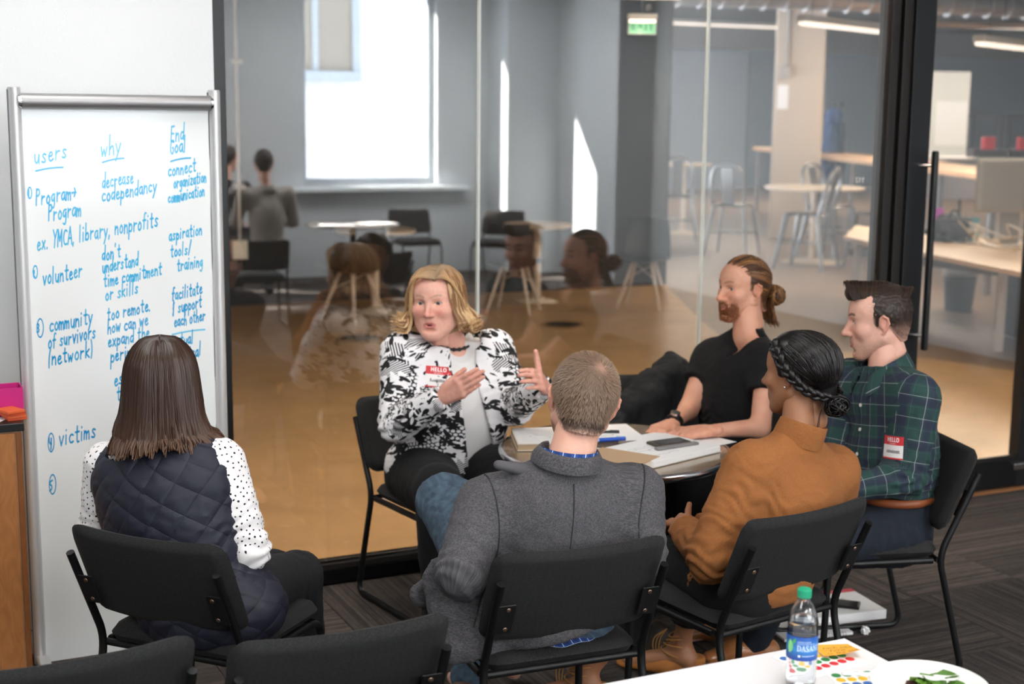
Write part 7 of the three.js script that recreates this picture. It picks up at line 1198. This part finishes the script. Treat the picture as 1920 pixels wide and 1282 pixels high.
// ------------------------------------------------------------ papers, pens and phones on the round table
const TT = 0.6525;
function sheet(name, label, cat, x, z, w, d, turn, y, h, mat, group) { const t = thing(name, label, cat, [x, y, z], turn, group); const g = box(-w / 2, w / 2, 0, h, -d / 2, d / 2, Math.min(0.002, h / 2.2), 1); mesh('leaf', g, mat, t); return t; }
const paperM = phys(0xf1efee, 0.75), scribble = (seed, bg = '#f3f1f0') => canvasTex(256, 256, (c) => { c.fillStyle = bg; c.fillRect(0, 0, 256, 256); const r = rng(seed); c.strokeStyle = 'rgba(70,70,80,0.55)'; c.lineWidth = 1.6; for (let k = 0; k < 9; k++) { const y = 30 + k * 24 + r() * 8; if (r() < 0.35) continue; c.beginPath(); let x = 24 + r() * 20; c.moveTo(x, y); while (x < 90 + r() * 130) { x += 6; c.lineTo(x, y + (r() - 0.5) * 9); } c.stroke(); } c.beginPath(); c.ellipse(130, 150, 55, 26, 0.2, 0, 7); c.stroke(); }, { repeat: false });
function topPrint(t, w, d, h, tex) { const g = new THREE.PlaneGeometry(w * 0.985, d * 0.985); g.rotateX(-Math.PI / 2); g.translate(0, h + 0.0004, 0); mesh('written_page', g, phys(0xffffff, 0.75, { map: tex }), t); }
{
  const mk = (l, x, z, w, d, a, y, h, s, n = 'paper', c = 'paper') => { const t = sheet(n, l, c, x, z, w, d, a, y, h, paperM); topPrint(t, w, d, h, scribble(s)); return t; };
  mk('large sketch sheet at the back of the round table', 2.28, 0.665, 0.34, 0.25, -0.22, TT, 0.0014, 1);
  mk('loose sheet on the round table beside the bearded man\'s forearm', 2.535, 0.865, 0.23, 0.27, 0.25, TT, 0.0012, 2);
  const wb = thing('notebook', 'open white sketch pad at the near side of the round table, a phone on it', 'notebook', [2.36, TT, 1.00], 0.30);
  mesh('page_block', box(-0.165, 0.165, 0.002, 0.020, -0.115, 0.115, 0.002), phys(0xf3f2f1, 0.7), wb); mesh('cover', box(-0.168, 0.168, 0, 0.0022, -0.118, 0.118, 0.001), phys(0xd8d6d3, 0.6), wb); topPrint(wb, 0.33, 0.23, 0.020, scribble(3));
  const bk = thing('book', 'tan hardback book under the sketch pad on the round table', 'book', [2.17, TT, 1.06], 0.55); mesh('cover', [box(-0.075, 0.075, 0.019, 0.022, -0.105, 0.105, 0.001), box(-0.075, 0.075, 0, 0.003, -0.105, 0.105, 0.001), box(-0.078, -0.074, 0, 0.022, -0.105, 0.105, 0.001)], phys(0xc5a582, 0.6), bk); mesh('page_block', box(-0.073, 0.072, 0.003, 0.019, -0.102, 0.102), phys(0xe5dccb, 0.8), bk); mesh('spine_label', box(-0.0795, -0.078, 0.004, 0.018, -0.08, 0.06), phys(0x6c6a6a, 0.7), bk);
  const b2 = thing('book', 'pale hardback book at the left side of the round table', 'book', [2.06, TT, 0.71], -0.35); mesh('cover', [box(-0.085, 0.085, 0.021, 0.024, -0.12, 0.12, 0.001), box(-0.085, 0.085, 0, 0.003, -0.12, 0.12, 0.001)], phys(0xd8cdbf, 0.6), b2); mesh('page_block', box(-0.083, 0.083, 0.003, 0.021, -0.118, 0.118), phys(0xb49a7c, 0.8), b2); topPrint(b2, 0.165, 0.235, 0.024, scribble(5, '#e8e6e4'));
  mk('small note sheet at the middle of the round table, left of the sketch pad', 2.185, 0.865, 0.13, 0.15, 0.4, TT, 0.001, 6);
  const nb = thing('notebook', 'dark notebook under the sheets at the middle of the round table', 'notebook', [2.21, TT, 0.80], 0.9); mesh('cover', box(-0.05, 0.05, 0, 0.010, -0.085, 0.085, 0.003), phys(0x57483c, 0.5), nb);
  const pen = (l, a, b, col, tip, r = 0.0045) => { const t = thing('pen', l, 'pen'); mesh('barrel', tube([a, A3(a).lerp(A3(b), 0.5).toArray(), A3(a).lerp(A3(b), 0.9).toArray()], r, 10), col, t); mesh('tip', tube([A3(a).lerp(A3(b), 0.9).toArray(), b], (u) => r * (1 - 0.75 * u), 10), tip, t); mesh('clip', tube([A3(a).add(V(0, r, 0)).toArray(), A3(a).lerp(A3(b), 0.3).add(V(0, r * 1.2, 0)).toArray()], r * 0.3, 6), tip, t); };
  pen('black pen on the large sheet at the back of the round table', [2.375, 0.659, 0.70], [2.275, 0.659, 0.655], phys(0x121214, 0.3), phys(0x2a2a2c, 0.3));
  pen('blue marker pen lying beside the sketch pad on the round table', [2.315, 0.672, 0.845], [2.21, 0.672, 0.83], phys(0x1f52b8, 0.3), phys(0xb8c8de, 0.3), 0.007);
  pen('small blue pen on the loose sheet by the watch', [2.56, 0.659, 0.875], [2.52, 0.659, 0.858], phys(0x4a74b8, 0.3), phys(0x2a2a34, 0.3));
  const ph = thing('phone', 'brown-cased phone lying on the open sketch pad', 'phone', [2.405, TT + 0.0208, 0.975], 0.08); mesh('case', box(-0.068, 0.068, 0, 0.010, -0.034, 0.034, 0.004), phys(0x4a3f36, 0.4), ph); mesh('screen', box(-0.06, 0.06, 0.0095, 0.0108, -0.029, 0.029, 0.001), phys(0x332c28, 0.15), ph);
  const rl = thing('pencil_case', 'silver pencil tin in front of the phone on the sketch pad', 'pencil tin', [2.405, TT + 0.0208, 1.025], 0.12); mesh('tin', box(-0.085, 0.085, 0, 0.006, -0.011, 0.011, 0.002), std(0x8d8c8c, 0.3, { metalness: 0.6 }), rl); mesh('lid', box(-0.085, 0.085, 0.006, 0.0085, -0.0112, 0.0112, 0.001), std(0xa9a8a8, 0.3, { metalness: 0.6 }), rl);
}
// ------------------------------------------------------------ on the carpet by the chairs
{
  const b = thing('box', 'flat white box with a red edge lying on the carpet, a phone on it', 'box', [3.10, 0, 1.005], -0.12); mesh('tray', box(-0.14, 0.14, 0, 0.034, -0.115, 0.115, 0.003), phys(0xe9e7e6, 0.6), b); mesh('red_edge', box(-0.14, 0.14, 0.001, 0.0345, -0.1185, -0.085, 0.002), phys(0xc3203a, 0.5), b);
  const bt = canvasTex(256, 128, (c) => { c.fillStyle = '#eceae8'; c.fillRect(0, 0, 256, 128); c.fillStyle = '#3a3936'; c.beginPath(); c.arc(95, 38, 17, 0, 7); c.fill(); c.fillStyle = '#7c7a74'; c.fillRect(70, 46, 110, 12); c.fillStyle = '#c9c5bd'; c.fillRect(120, 28, 60, 34); }, { repeat: false }); const g = new THREE.PlaneGeometry(0.27, 0.18); g.rotateX(-Math.PI / 2); g.translate(0, 0.0348, 0.02); mesh('printed_lid', g, phys(0xffffff, 0.6, { map: bt }), b);
  const p = thing('phone', 'black phone lying on the flat white box on the carpet', 'phone', [3.10, 0.0352, 1.03], -0.75); mesh('body', box(-0.072, 0.072, 0, 0.009, -0.037, 0.037, 0.004), phys(0x0c0c0e, 0.3), p); mesh('screen', box(-0.064, 0.064, 0.0085, 0.0096, -0.032, 0.032, 0.001), phys(0x0a0a0c, 0.08), p);
  const n = thing('notebook', 'white spiral notebook on the carpet in front of the flat white box', 'notebook', [2.90, 0, 1.11], -0.15); mesh('pages', box(-0.13, 0.13, 0.001, 0.012, -0.085, 0.085, 0.002), phys(0xe5e4e4, 0.7), n); mesh('spiral', Array.from({ length: 20 }, (_, k) => tube(fillet([[0.10 - k * 0.0105, 0.0, 0.081], [0.10 - k * 0.0105, 0.017, 0.083], [0.10 - k * 0.0105, 0.008, 0.092], [0.10 - k * 0.0105, 0.0015, 0.085]], 0.004, 3), 0.0009, 5)), M.chrome, n);
  const s = new THREE.IcosahedronGeometry(0.014, 2); { const q = s.attributes.position; for (let i = 0; i < q.count; i++) { const k = 1 + 0.4 * noise3(q.getX(i) * 120, q.getY(i) * 120, q.getZ(i) * 120); q.setXYZ(i, q.getX(i) * k, q.getY(i) * k, q.getZ(i) * k); } } const ns = boxUV(s); ns.computeVertexNormals(); ns.translate(3.06, 0.013, 1.222); tag(mesh('paper_scrap', ns, paperM), 'crumpled white scrap of paper on the dark carpet', 'paper');
}
// ------------------------------------------------------------ the white table in the foreground
{
  const y = 0.66, t = thing('work_table', 'white rectangular table in the bottom right foreground, a water bottle on it', 'table', [0, 0, 0]);
  mesh('tabletop', box(0.35, 1.845, y - 0.028, y, 2.575, 3.4, 0.004), phys(0xeceaeb, 0.38), t);
  mesh('edge_band', [box(0.35, 1.846, y - 0.026, y - 0.002, 2.5735, 2.5752), box(1.8445, 1.8465, y - 0.026, y - 0.002, 2.575, 3.4)], phys(0xb9a9b2, 0.5), t);
  for (const [x, z] of [[0.42, 2.66], [1.77, 2.66], [0.42, 3.32], [1.77, 3.32]]) mesh('leg', tube([[x, 0, z], [x, y - 0.028, z]], 0.02, 16), M.alu, t);
  // bottle
  const b = thing('water_bottle', 'clear plastic water bottle with a green cap and blue label', 'bottle', [1.602, y, 2.745]); b.scale.setScalar(0.9);
  const prof = [[0, 0.004], [0.022, 0.001], [0.030, 0.006], [0.0325, 0.02], [0.0315, 0.032], [0.0325, 0.044], [0.0315, 0.055], [0.0325, 0.062], [0.0322, 0.070], [0.0322, 0.122], [0.0325, 0.128], [0.0315, 0.136], [0.0325, 0.144], [0.031, 0.153], [0.0265, 0.172], [0.019, 0.186], [0.0135, 0.194], [0.0125, 0.199], [0.0125, 0.204]];
  mesh('shell', lathe([...prof, ...prof.slice().reverse().map(([r, h]) => [Math.max(0, r - 0.0009), h + 0.0006])], 56), phys(0xffffff, 0.04, { transmission: 1, thickness: 0.001, ior: 1.5 }), b);
  mesh('water', lathe([...prof.slice(0, 14).map(([r, h]) => [Math.max(0, r - 0.0014), h + 0.0012]), [0, 0.1542]], 56), phys(0xf4fbff, 0.0, { transmission: 1, thickness: 0.05, ior: 1.33 }), b);
  mesh('cap', lathe([[0, 0.2005], [0.0142, 0.2005], [0.0145, 0.204], [0.0145, 0.217], [0.0132, 0.2195], [0, 0.2195]], 40), phys(0x1f9f78, 0.4), b);
  mesh('cap_ribs', Array.from({ length: 40 }, (_, k) => { const a = k / 40 * 6.283; return tube([[Math.cos(a) * 0.0145, 0.2035, Math.sin(a) * 0.0145], [Math.cos(a) * 0.0145, 0.2165, Math.sin(a) * 0.0145]], 0.0006, 5); }), phys(0x1f9f78, 0.4), b);
  const lab = canvasTex(1024, 256, (c, w, h) => { const g = c.createLinearGradient(0, 0, 0, h); g.addColorStop(0, '#1b4fa6'); g.addColorStop(0.55, '#2f86c9'); g.addColorStop(1, '#1a3f92'); c.fillStyle = g; c.fillRect(0, 0, w, h); for (const ox of [0, 512]) { c.fillStyle = '#7fd67a'; c.beginPath(); c.moveTo(120 + ox, 190); c.bezierCurveTo(70 + ox, 150, 80 + ox, 70, 130 + ox, 40); c.bezierCurveTo(190 + ox, 90, 170 + ox, 170, 120 + ox, 190); c.fill(); c.fillStyle = '#3fae55'; c.beginPath(); c.moveTo(160 + ox, 80); c.bezierCurveTo(150 + ox, 50, 175 + ox, 25, 195 + ox, 22); c.bezierCurveTo(205 + ox, 60, 185 + ox, 80, 160 + ox, 80); c.fill(); c.strokeStyle = '#eaf7ea'; c.lineWidth = 4; c.beginPath(); c.moveTo(118 + ox, 185); c.quadraticCurveTo(120 + ox, 110, 132 + ox, 60); c.stroke(); c.fillStyle = '#f2f7ff'; c.font = '84px serif'; c.fillText('DASANI', 212 + ox, 150, 250); c.font = '19px sans-serif'; c.fillText('PURIFIED WATER', 218 + ox, 60); c.fillRect(214 + ox, 72, 200, 3); c.beginPath(); c.arc(240 + ox, 205, 13, 0, 7); c.fill(); c.fillRect(268 + ox, 200, 150, 5); } }, { repeat: false });
  const lg = new THREE.CylinderGeometry(0.0329, 0.0329, 0.052, 64, 1, true, -2.3); lg.translate(0, 0.096, 0); mesh('label', lg, phys(0xffffff, 0.35, { map: lab, ...DS }), b);
  // stickers, notes, bowl
  const st = thing('sticker_sheet', 'white sheet of round stickers in rows of blue, yellow, green and red', 'stickers', [1.72, y, 2.652], 0.12); mesh('leaf', box(-0.075, 0.075, 0, 0.0012, -0.06, 0.06), phys(0xf2f1f1, 0.6), st);
  const cols = [0x3a6fb8, 0xf0c02c, 0x2e8a4c, 0xd8303c]; for (let j = 0; j < 4; j++) for (let i = 0; i < 6; i++) mesh('dot', (() => { const g = lathe([[0, 0.0018], [0.0092, 0.0018], [0.0095, 0.0012]], 20); g.translate(-0.058 + i * 0.0225, 0, -0.040 + j * 0.0235); return g; })(), phys(cols[j], 0.55), st);
  const s2 = thing('sticker_sheet', 'second sticker sheet lying nearer the salad bowl', 'stickers', [1.725, y, 2.765], -0.25); mesh('leaf', box(-0.05, 0.05, 0, 0.0011, -0.045, 0.045), phys(0xf2f1f1, 0.6), s2);
  const c2 = [0x2e8a4c, 0xf0c02c, 0x3a6fb8]; for (let j = 0; j < 3; j++) for (let i = 0; i < 4; i++) mesh('dot', (() => { const g = lathe([[0, 0.0018], [0.0092, 0.0018], [0.0095, 0.0011]], 20); g.translate(-0.034 + i * 0.0225, 0, -0.026 + j * 0.0235); return g; })(), phys(c2[j], 0.55), s2);
  const nt = thing('sticky_note', 'yellow-orange sticky note with handwriting on the sticker sheet', 'note', [1.775, y + 0.0022, 2.635], -0.35), ntx = canvasTex(256, 256, (c) => { c.fillStyle = '#f3ae3a'; c.fillRect(0, 0, 256, 256); handwrite(c, 'such new', 40, 90, 7, 0.02, 3, { ink: '#5a4420', lw: 4 }); c.strokeStyle = '#5a4420'; c.lineWidth = 3; c.beginPath(); c.moveTo(30, 120); c.lineTo(220, 112); c.stroke(); handwrite(c, 'form', 70, 160, 7, 0.02, 5, { ink: '#5a4420', lw: 4 }); handwrite(c, 'is the one', 40, 215, 6, 0.02, 6, { ink: '#5a4420', lw: 4 }); }, { repeat: false });
  { const pos = [], uv = [], idx = [], n = 8; for (let j = 0; j <= n; j++) for (let i = 0; i <= n; i++) { const u = i / n, v = j / n; pos.push((u - 0.5) * 0.076, 0.001 + 0.012 * u * u * (1 - v) + 0.006 * (1 - v) ** 2, (0.5 - v) * -0.076 * -1); uv.push(u, v); } for (let j = 0; j < n; j++) for (let i = 0; i < n; i++) { const a = j * (n + 1) + i; idx.push(a, a + 1, a + n + 1, a + 1, a + n + 2, a + n + 1); } const g = new THREE.BufferGeometry(); g.setAttribute('position', new THREE.Float32BufferAttribute(pos, 3)); g.setAttribute('uv', new THREE.Float32BufferAttribute(uv, 2)); g.setIndex(idx); g.computeVertexNormals(); mesh('leaf', g, phys(0xffffff, 0.7, { map: ntx, ...DS }), nt); }
  const bw = thing('salad_bowl', 'white paper bowl with the last of a green salad', 'bowl', [1.775, y, 2.905]); mesh('bowl', lathe([[0, 0.002], [0.055, 0.002], [0.09, 0.022], [0.107, 0.040], [0.109, 0.0415], [0.106, 0.042], [0.087, 0.025], [0.053, 0.006], [0, 0.006]], 64), phys(0xf3f1ec, 0.5), bw);
  const r = rng(23); for (let k = 0; k < 16; k++) { const a = r() * 6.28, R = r() * 0.055, s = 0.016 + r() * 0.016, pos = [], idx = [], n = 6; for (let j = 0; j <= n; j++) for (let i = 0; i <= n; i++) { const u = i / n * 2 - 1, v = j / n; const w = Math.sin(v * 2.9 + 0.1) * s * (0.7 + 0.2 * Math.sin(v * 20)); pos.push(u * w, 0.006 * u * u + 0.010 * Math.sin(v * 3) + 0.003 * Math.sin(u * 7 + v * 9), (v - 0.5) * s * 2.6); } for (let j = 0; j < n; j++) for (let i = 0; i < n; i++) { const q = j * (n + 1) + i; idx.push(q, q + n + 1, q + 1, q + 1, q + n + 1, q + n + 2); } const g = new THREE.BufferGeometry(); g.setAttribute('position', new THREE.Float32BufferAttribute(pos, 3)); g.setIndex(idx); g.rotateX((r() - 0.5) * 0.8); g.rotateY(r() * 6.28); g.translate(Math.cos(a) * R, 0.016 + r() * 0.014, Math.sin(a) * R); g.computeVertexNormals(); mesh('leaf', g, phys([0x4f7a26, 0x6d9a34, 0x86b04a, 0x3a2420, 0x52302a][k % 5], 0.5, DS), bw); }
  const fk = thing('fork', 'white plastic fork resting across the salad bowl', 'fork', [1.775, y + 0.043, 2.905], 0.0);
  mesh('handle', tube(smoothPath([[-0.135, 0.006, -0.085], [-0.06, 0.007, -0.045], [-0.005, 0.004, -0.02]], 16), (u) => 0.0055 - 0.001 * u, 10, { flat: 0.45 }), phys(0xf4f2f0, 0.3), fk); mesh('head', tube(smoothPath([[-0.006, 0.004, -0.0205], [0.015, 0.0, -0.011], [0.03, 0.001, -0.005]], 8), (u) => 0.006 + 0.006 * Math.sin(u * 2), 12, { flat: 0.25 }), phys(0xf4f2f0, 0.3), fk);
  for (let k = 0; k < 4; k++) { const o = (k - 1.5) * 0.0052; mesh('tine', tube(smoothPath([[0.027 - o * 0.4, 0.001, -0.006 + o], [0.05 - o * 0.4, -0.001, 0.004 + o], [0.066 - o * 0.4, 0.003, 0.012 + o]], 8), (u) => 0.0019 * (1 - 0.5 * u), 8), phys(0xf4f2f0, 0.3), fk); }
}
// ------------------------------------------------------------ the coat on the stand in the hall
{
  const t = thing('hung_coat', 'blue hooded coat hanging from the coat stand behind the bar table', 'coat', [14.25, 0, -13.2]);
  const F = new Field(); F.cap(V(0, 1.72, 0.0), V(0, 1.0, 0.0), 0.17, 0.30, 0.08, { fl: V(0.55, 0, 0.83), fs: 1.7 }); F.cap(V(-0.16, 1.62, 0.11), V(-0.30, 1.05, 0.2), 0.07, 0.075, 0.05); F.cap(V(0.16, 1.62, -0.11), V(0.30, 1.05, -0.2), 0.07, 0.075, 0.05); F.ell(V(0, 1.78, 0), [0.13, 0.1, 0.12], 0.05);
  mesh('shell', smoothNormals(displace(nets(F, 0.025), (x, y, z) => 0.03 * noise3(x * 6, y * 2, z * 6))), phys(0x1d4478, 0.7), t);
  mesh('lining', tube([[-0.02, 1.66, 0.21], [-0.04, 1.2, 0.25], [-0.05, 0.85, 0.26]], (u) => 0.06 + 0.03 * u, 10, { flat: 0.4 }), phys(0x16233c, 0.8), t);
}
// ------------------------------------------------------------ the far end of the room behind the camera, seen mirrored in the glass
{
  copyOf(chairGrey, [3.00, 0, 6.15], Math.PI + 0.1, 'black chair behind the camera, mirrored in the left pane in front of the grey-shirted man');
  copyOf(chairGrey, [3.56, 0, 4.86], Math.PI - 0.25, 'black chair behind the camera, its rounded back mirrored left of the printed jacket');
  copyOf(chairGrey, [5.45, 0, 9.05], 0.05, 'black chair by the sunny window, mirrored beyond the white table');
  copyOf(chairGrey, [6.28, 0, 8.55], 0.75, 'black chair near the window corner, mirrored left of the pane joint');
  const t = thing('side_table', 'round white table by the window with papers on it, mirrored in the left pane', 'table', [4.55, 0, 8.35]);
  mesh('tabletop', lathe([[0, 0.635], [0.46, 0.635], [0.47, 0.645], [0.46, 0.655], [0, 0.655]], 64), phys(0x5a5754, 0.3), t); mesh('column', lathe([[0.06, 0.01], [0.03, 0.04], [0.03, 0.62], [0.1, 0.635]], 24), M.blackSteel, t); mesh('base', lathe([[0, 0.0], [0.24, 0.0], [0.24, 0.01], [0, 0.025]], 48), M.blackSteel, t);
  [[4.35, 8.25, 0.2, 'white sheets at the left of the window table'], [4.78, 8.3, -0.3, 'white sheets at the right of the window table']].forEach(([x, z, a, l]) => sheet('paper', l, 'paper', x, z, 0.34, 0.26, a, 0.655, 0.004, paperM));
  const seated = (x, z, az, k) => { const f = V(Math.sin(az), 0, -Math.cos(az)), l = V(f.z, 0, -f.x), q = (a, y, b) => [x + l.x * a * k + f.x * b * k, y * k, z + l.z * a * k + f.z * b * k]; return { pelvis: q(0, 0.43, 0), chest: q(0, 0.71, -0.03), neck: q(0, 0.93, -0.02), head: q(0, 1.11, 0.03), shL: q(0.18, 0.87, -0.02), shR: q(-0.18, 0.87, -0.02), elL: q(0.24, 0.64, 0.06), elR: q(-0.24, 0.64, 0.06), wrL: q(0.14, 0.62, 0.28), wrR: q(-0.14, 0.62, 0.28), hipL: q(0.09, 0.44, 0.02), hipR: q(-0.09, 0.44, 0.02), knL: q(0.13, 0.45, 0.40), knR: q(-0.13, 0.45, 0.40), anL: q(0.13, 0.08, 0.42), anR: q(-0.13, 0.08, 0.42) }; };
  const dress = (label, J, az, shirtCol, hairCol) => {
    const P = frames(J), M4 = headMatrix(P.head, az, 0.05, 0, 1.08), { put } = person(label, P, { M: M4 }, [handField(P.wrL, P.hfwd.clone(), V(0, 1, 0), { left: true }), handField(P.wrR, P.hfwd.clone(), V(0, 1, 0), {})], { ...skinPale }, { w: 1.05, noEyes: true, coarse: true });
    const F = bodyField(P, { w: 1.1, grow: 0.015, armGrow: 0.018, legs: false, neck: false, cutCuff: true }); clipField(F, [[P.neck.clone().addScaledVector(P.up, -0.012), P.up, P.neck, 0.11], [V(0, J.pelvis[1] - 0.02, 0), V(0, -1, 0)]]);
    const sm = phys(shirtCol, 0.9), sh = put('shirt', displace(nets(F, 0.011), folds(P, 0.005, 7)), sm); put('collar', collarGeo(P.neck.clone().addScaledVector(P.up, -0.025), P.up, P.left, P.fwd, 0.062, 0.062, 0.04, 0.05, -2.7, 2.7, { drop: 0.05 }), sm, sh);
    const LF = bodyField(P, { torso: false, arms: false, neck: false, grow: 0.012, w: 1.08 }); LF.ell(P.pelvis, [0.16, 0.09, 0.13], 0.05, P.hip, { g: 3 }); put('trousers', smoothNormals(nets(LF, 0.012)), charcoalCloth);
    for (const A of [P.anR, P.anL]) put('shoe', smoothNormals(shoeGeo(P, A, A.clone().addScaledVector(P.hfwd, 0.16))), phys(0x1a1513, 0.5));
    const clip = hairline(0.026, 0.088, -0.07, -0.02), SH = new Field(); SH.ell(V(0, 0.032, -0.014), [0.080, 0.092, 0.100], 0.02); SH.cap(V(0, -0.03, -0.045), V(0, -0.07, -0.046), 0.05, 0.04, 0.03); SH.mod = (d, x, y, z) => Math.max(d, clip(x, y, z)); const hg = displace(nets(SH, 0.004), (x, y, z) => 0.003 * noise3(x * 60, y * 60, z * 60)); hg.applyMatrix4(M4); put('hair', hg, phys(hairCol, 0.6));
  };
  dress('man in a pale grey shirt seated facing the window, mirrored in the left pane', seated(3.50, 7.75, Math.PI, 1.15), Math.PI - 0.25, 0x9a938c, 0x2a211c);
  dress('man in a dark shirt seated beyond the grey-shirted man, mirrored in the left pane', seated(3.42, 8.85, Math.PI * 0.75, 1.16), Math.PI * 0.75, 0x2a2a2e, 0x2f2722);
}
renderer.render(scene, camera);
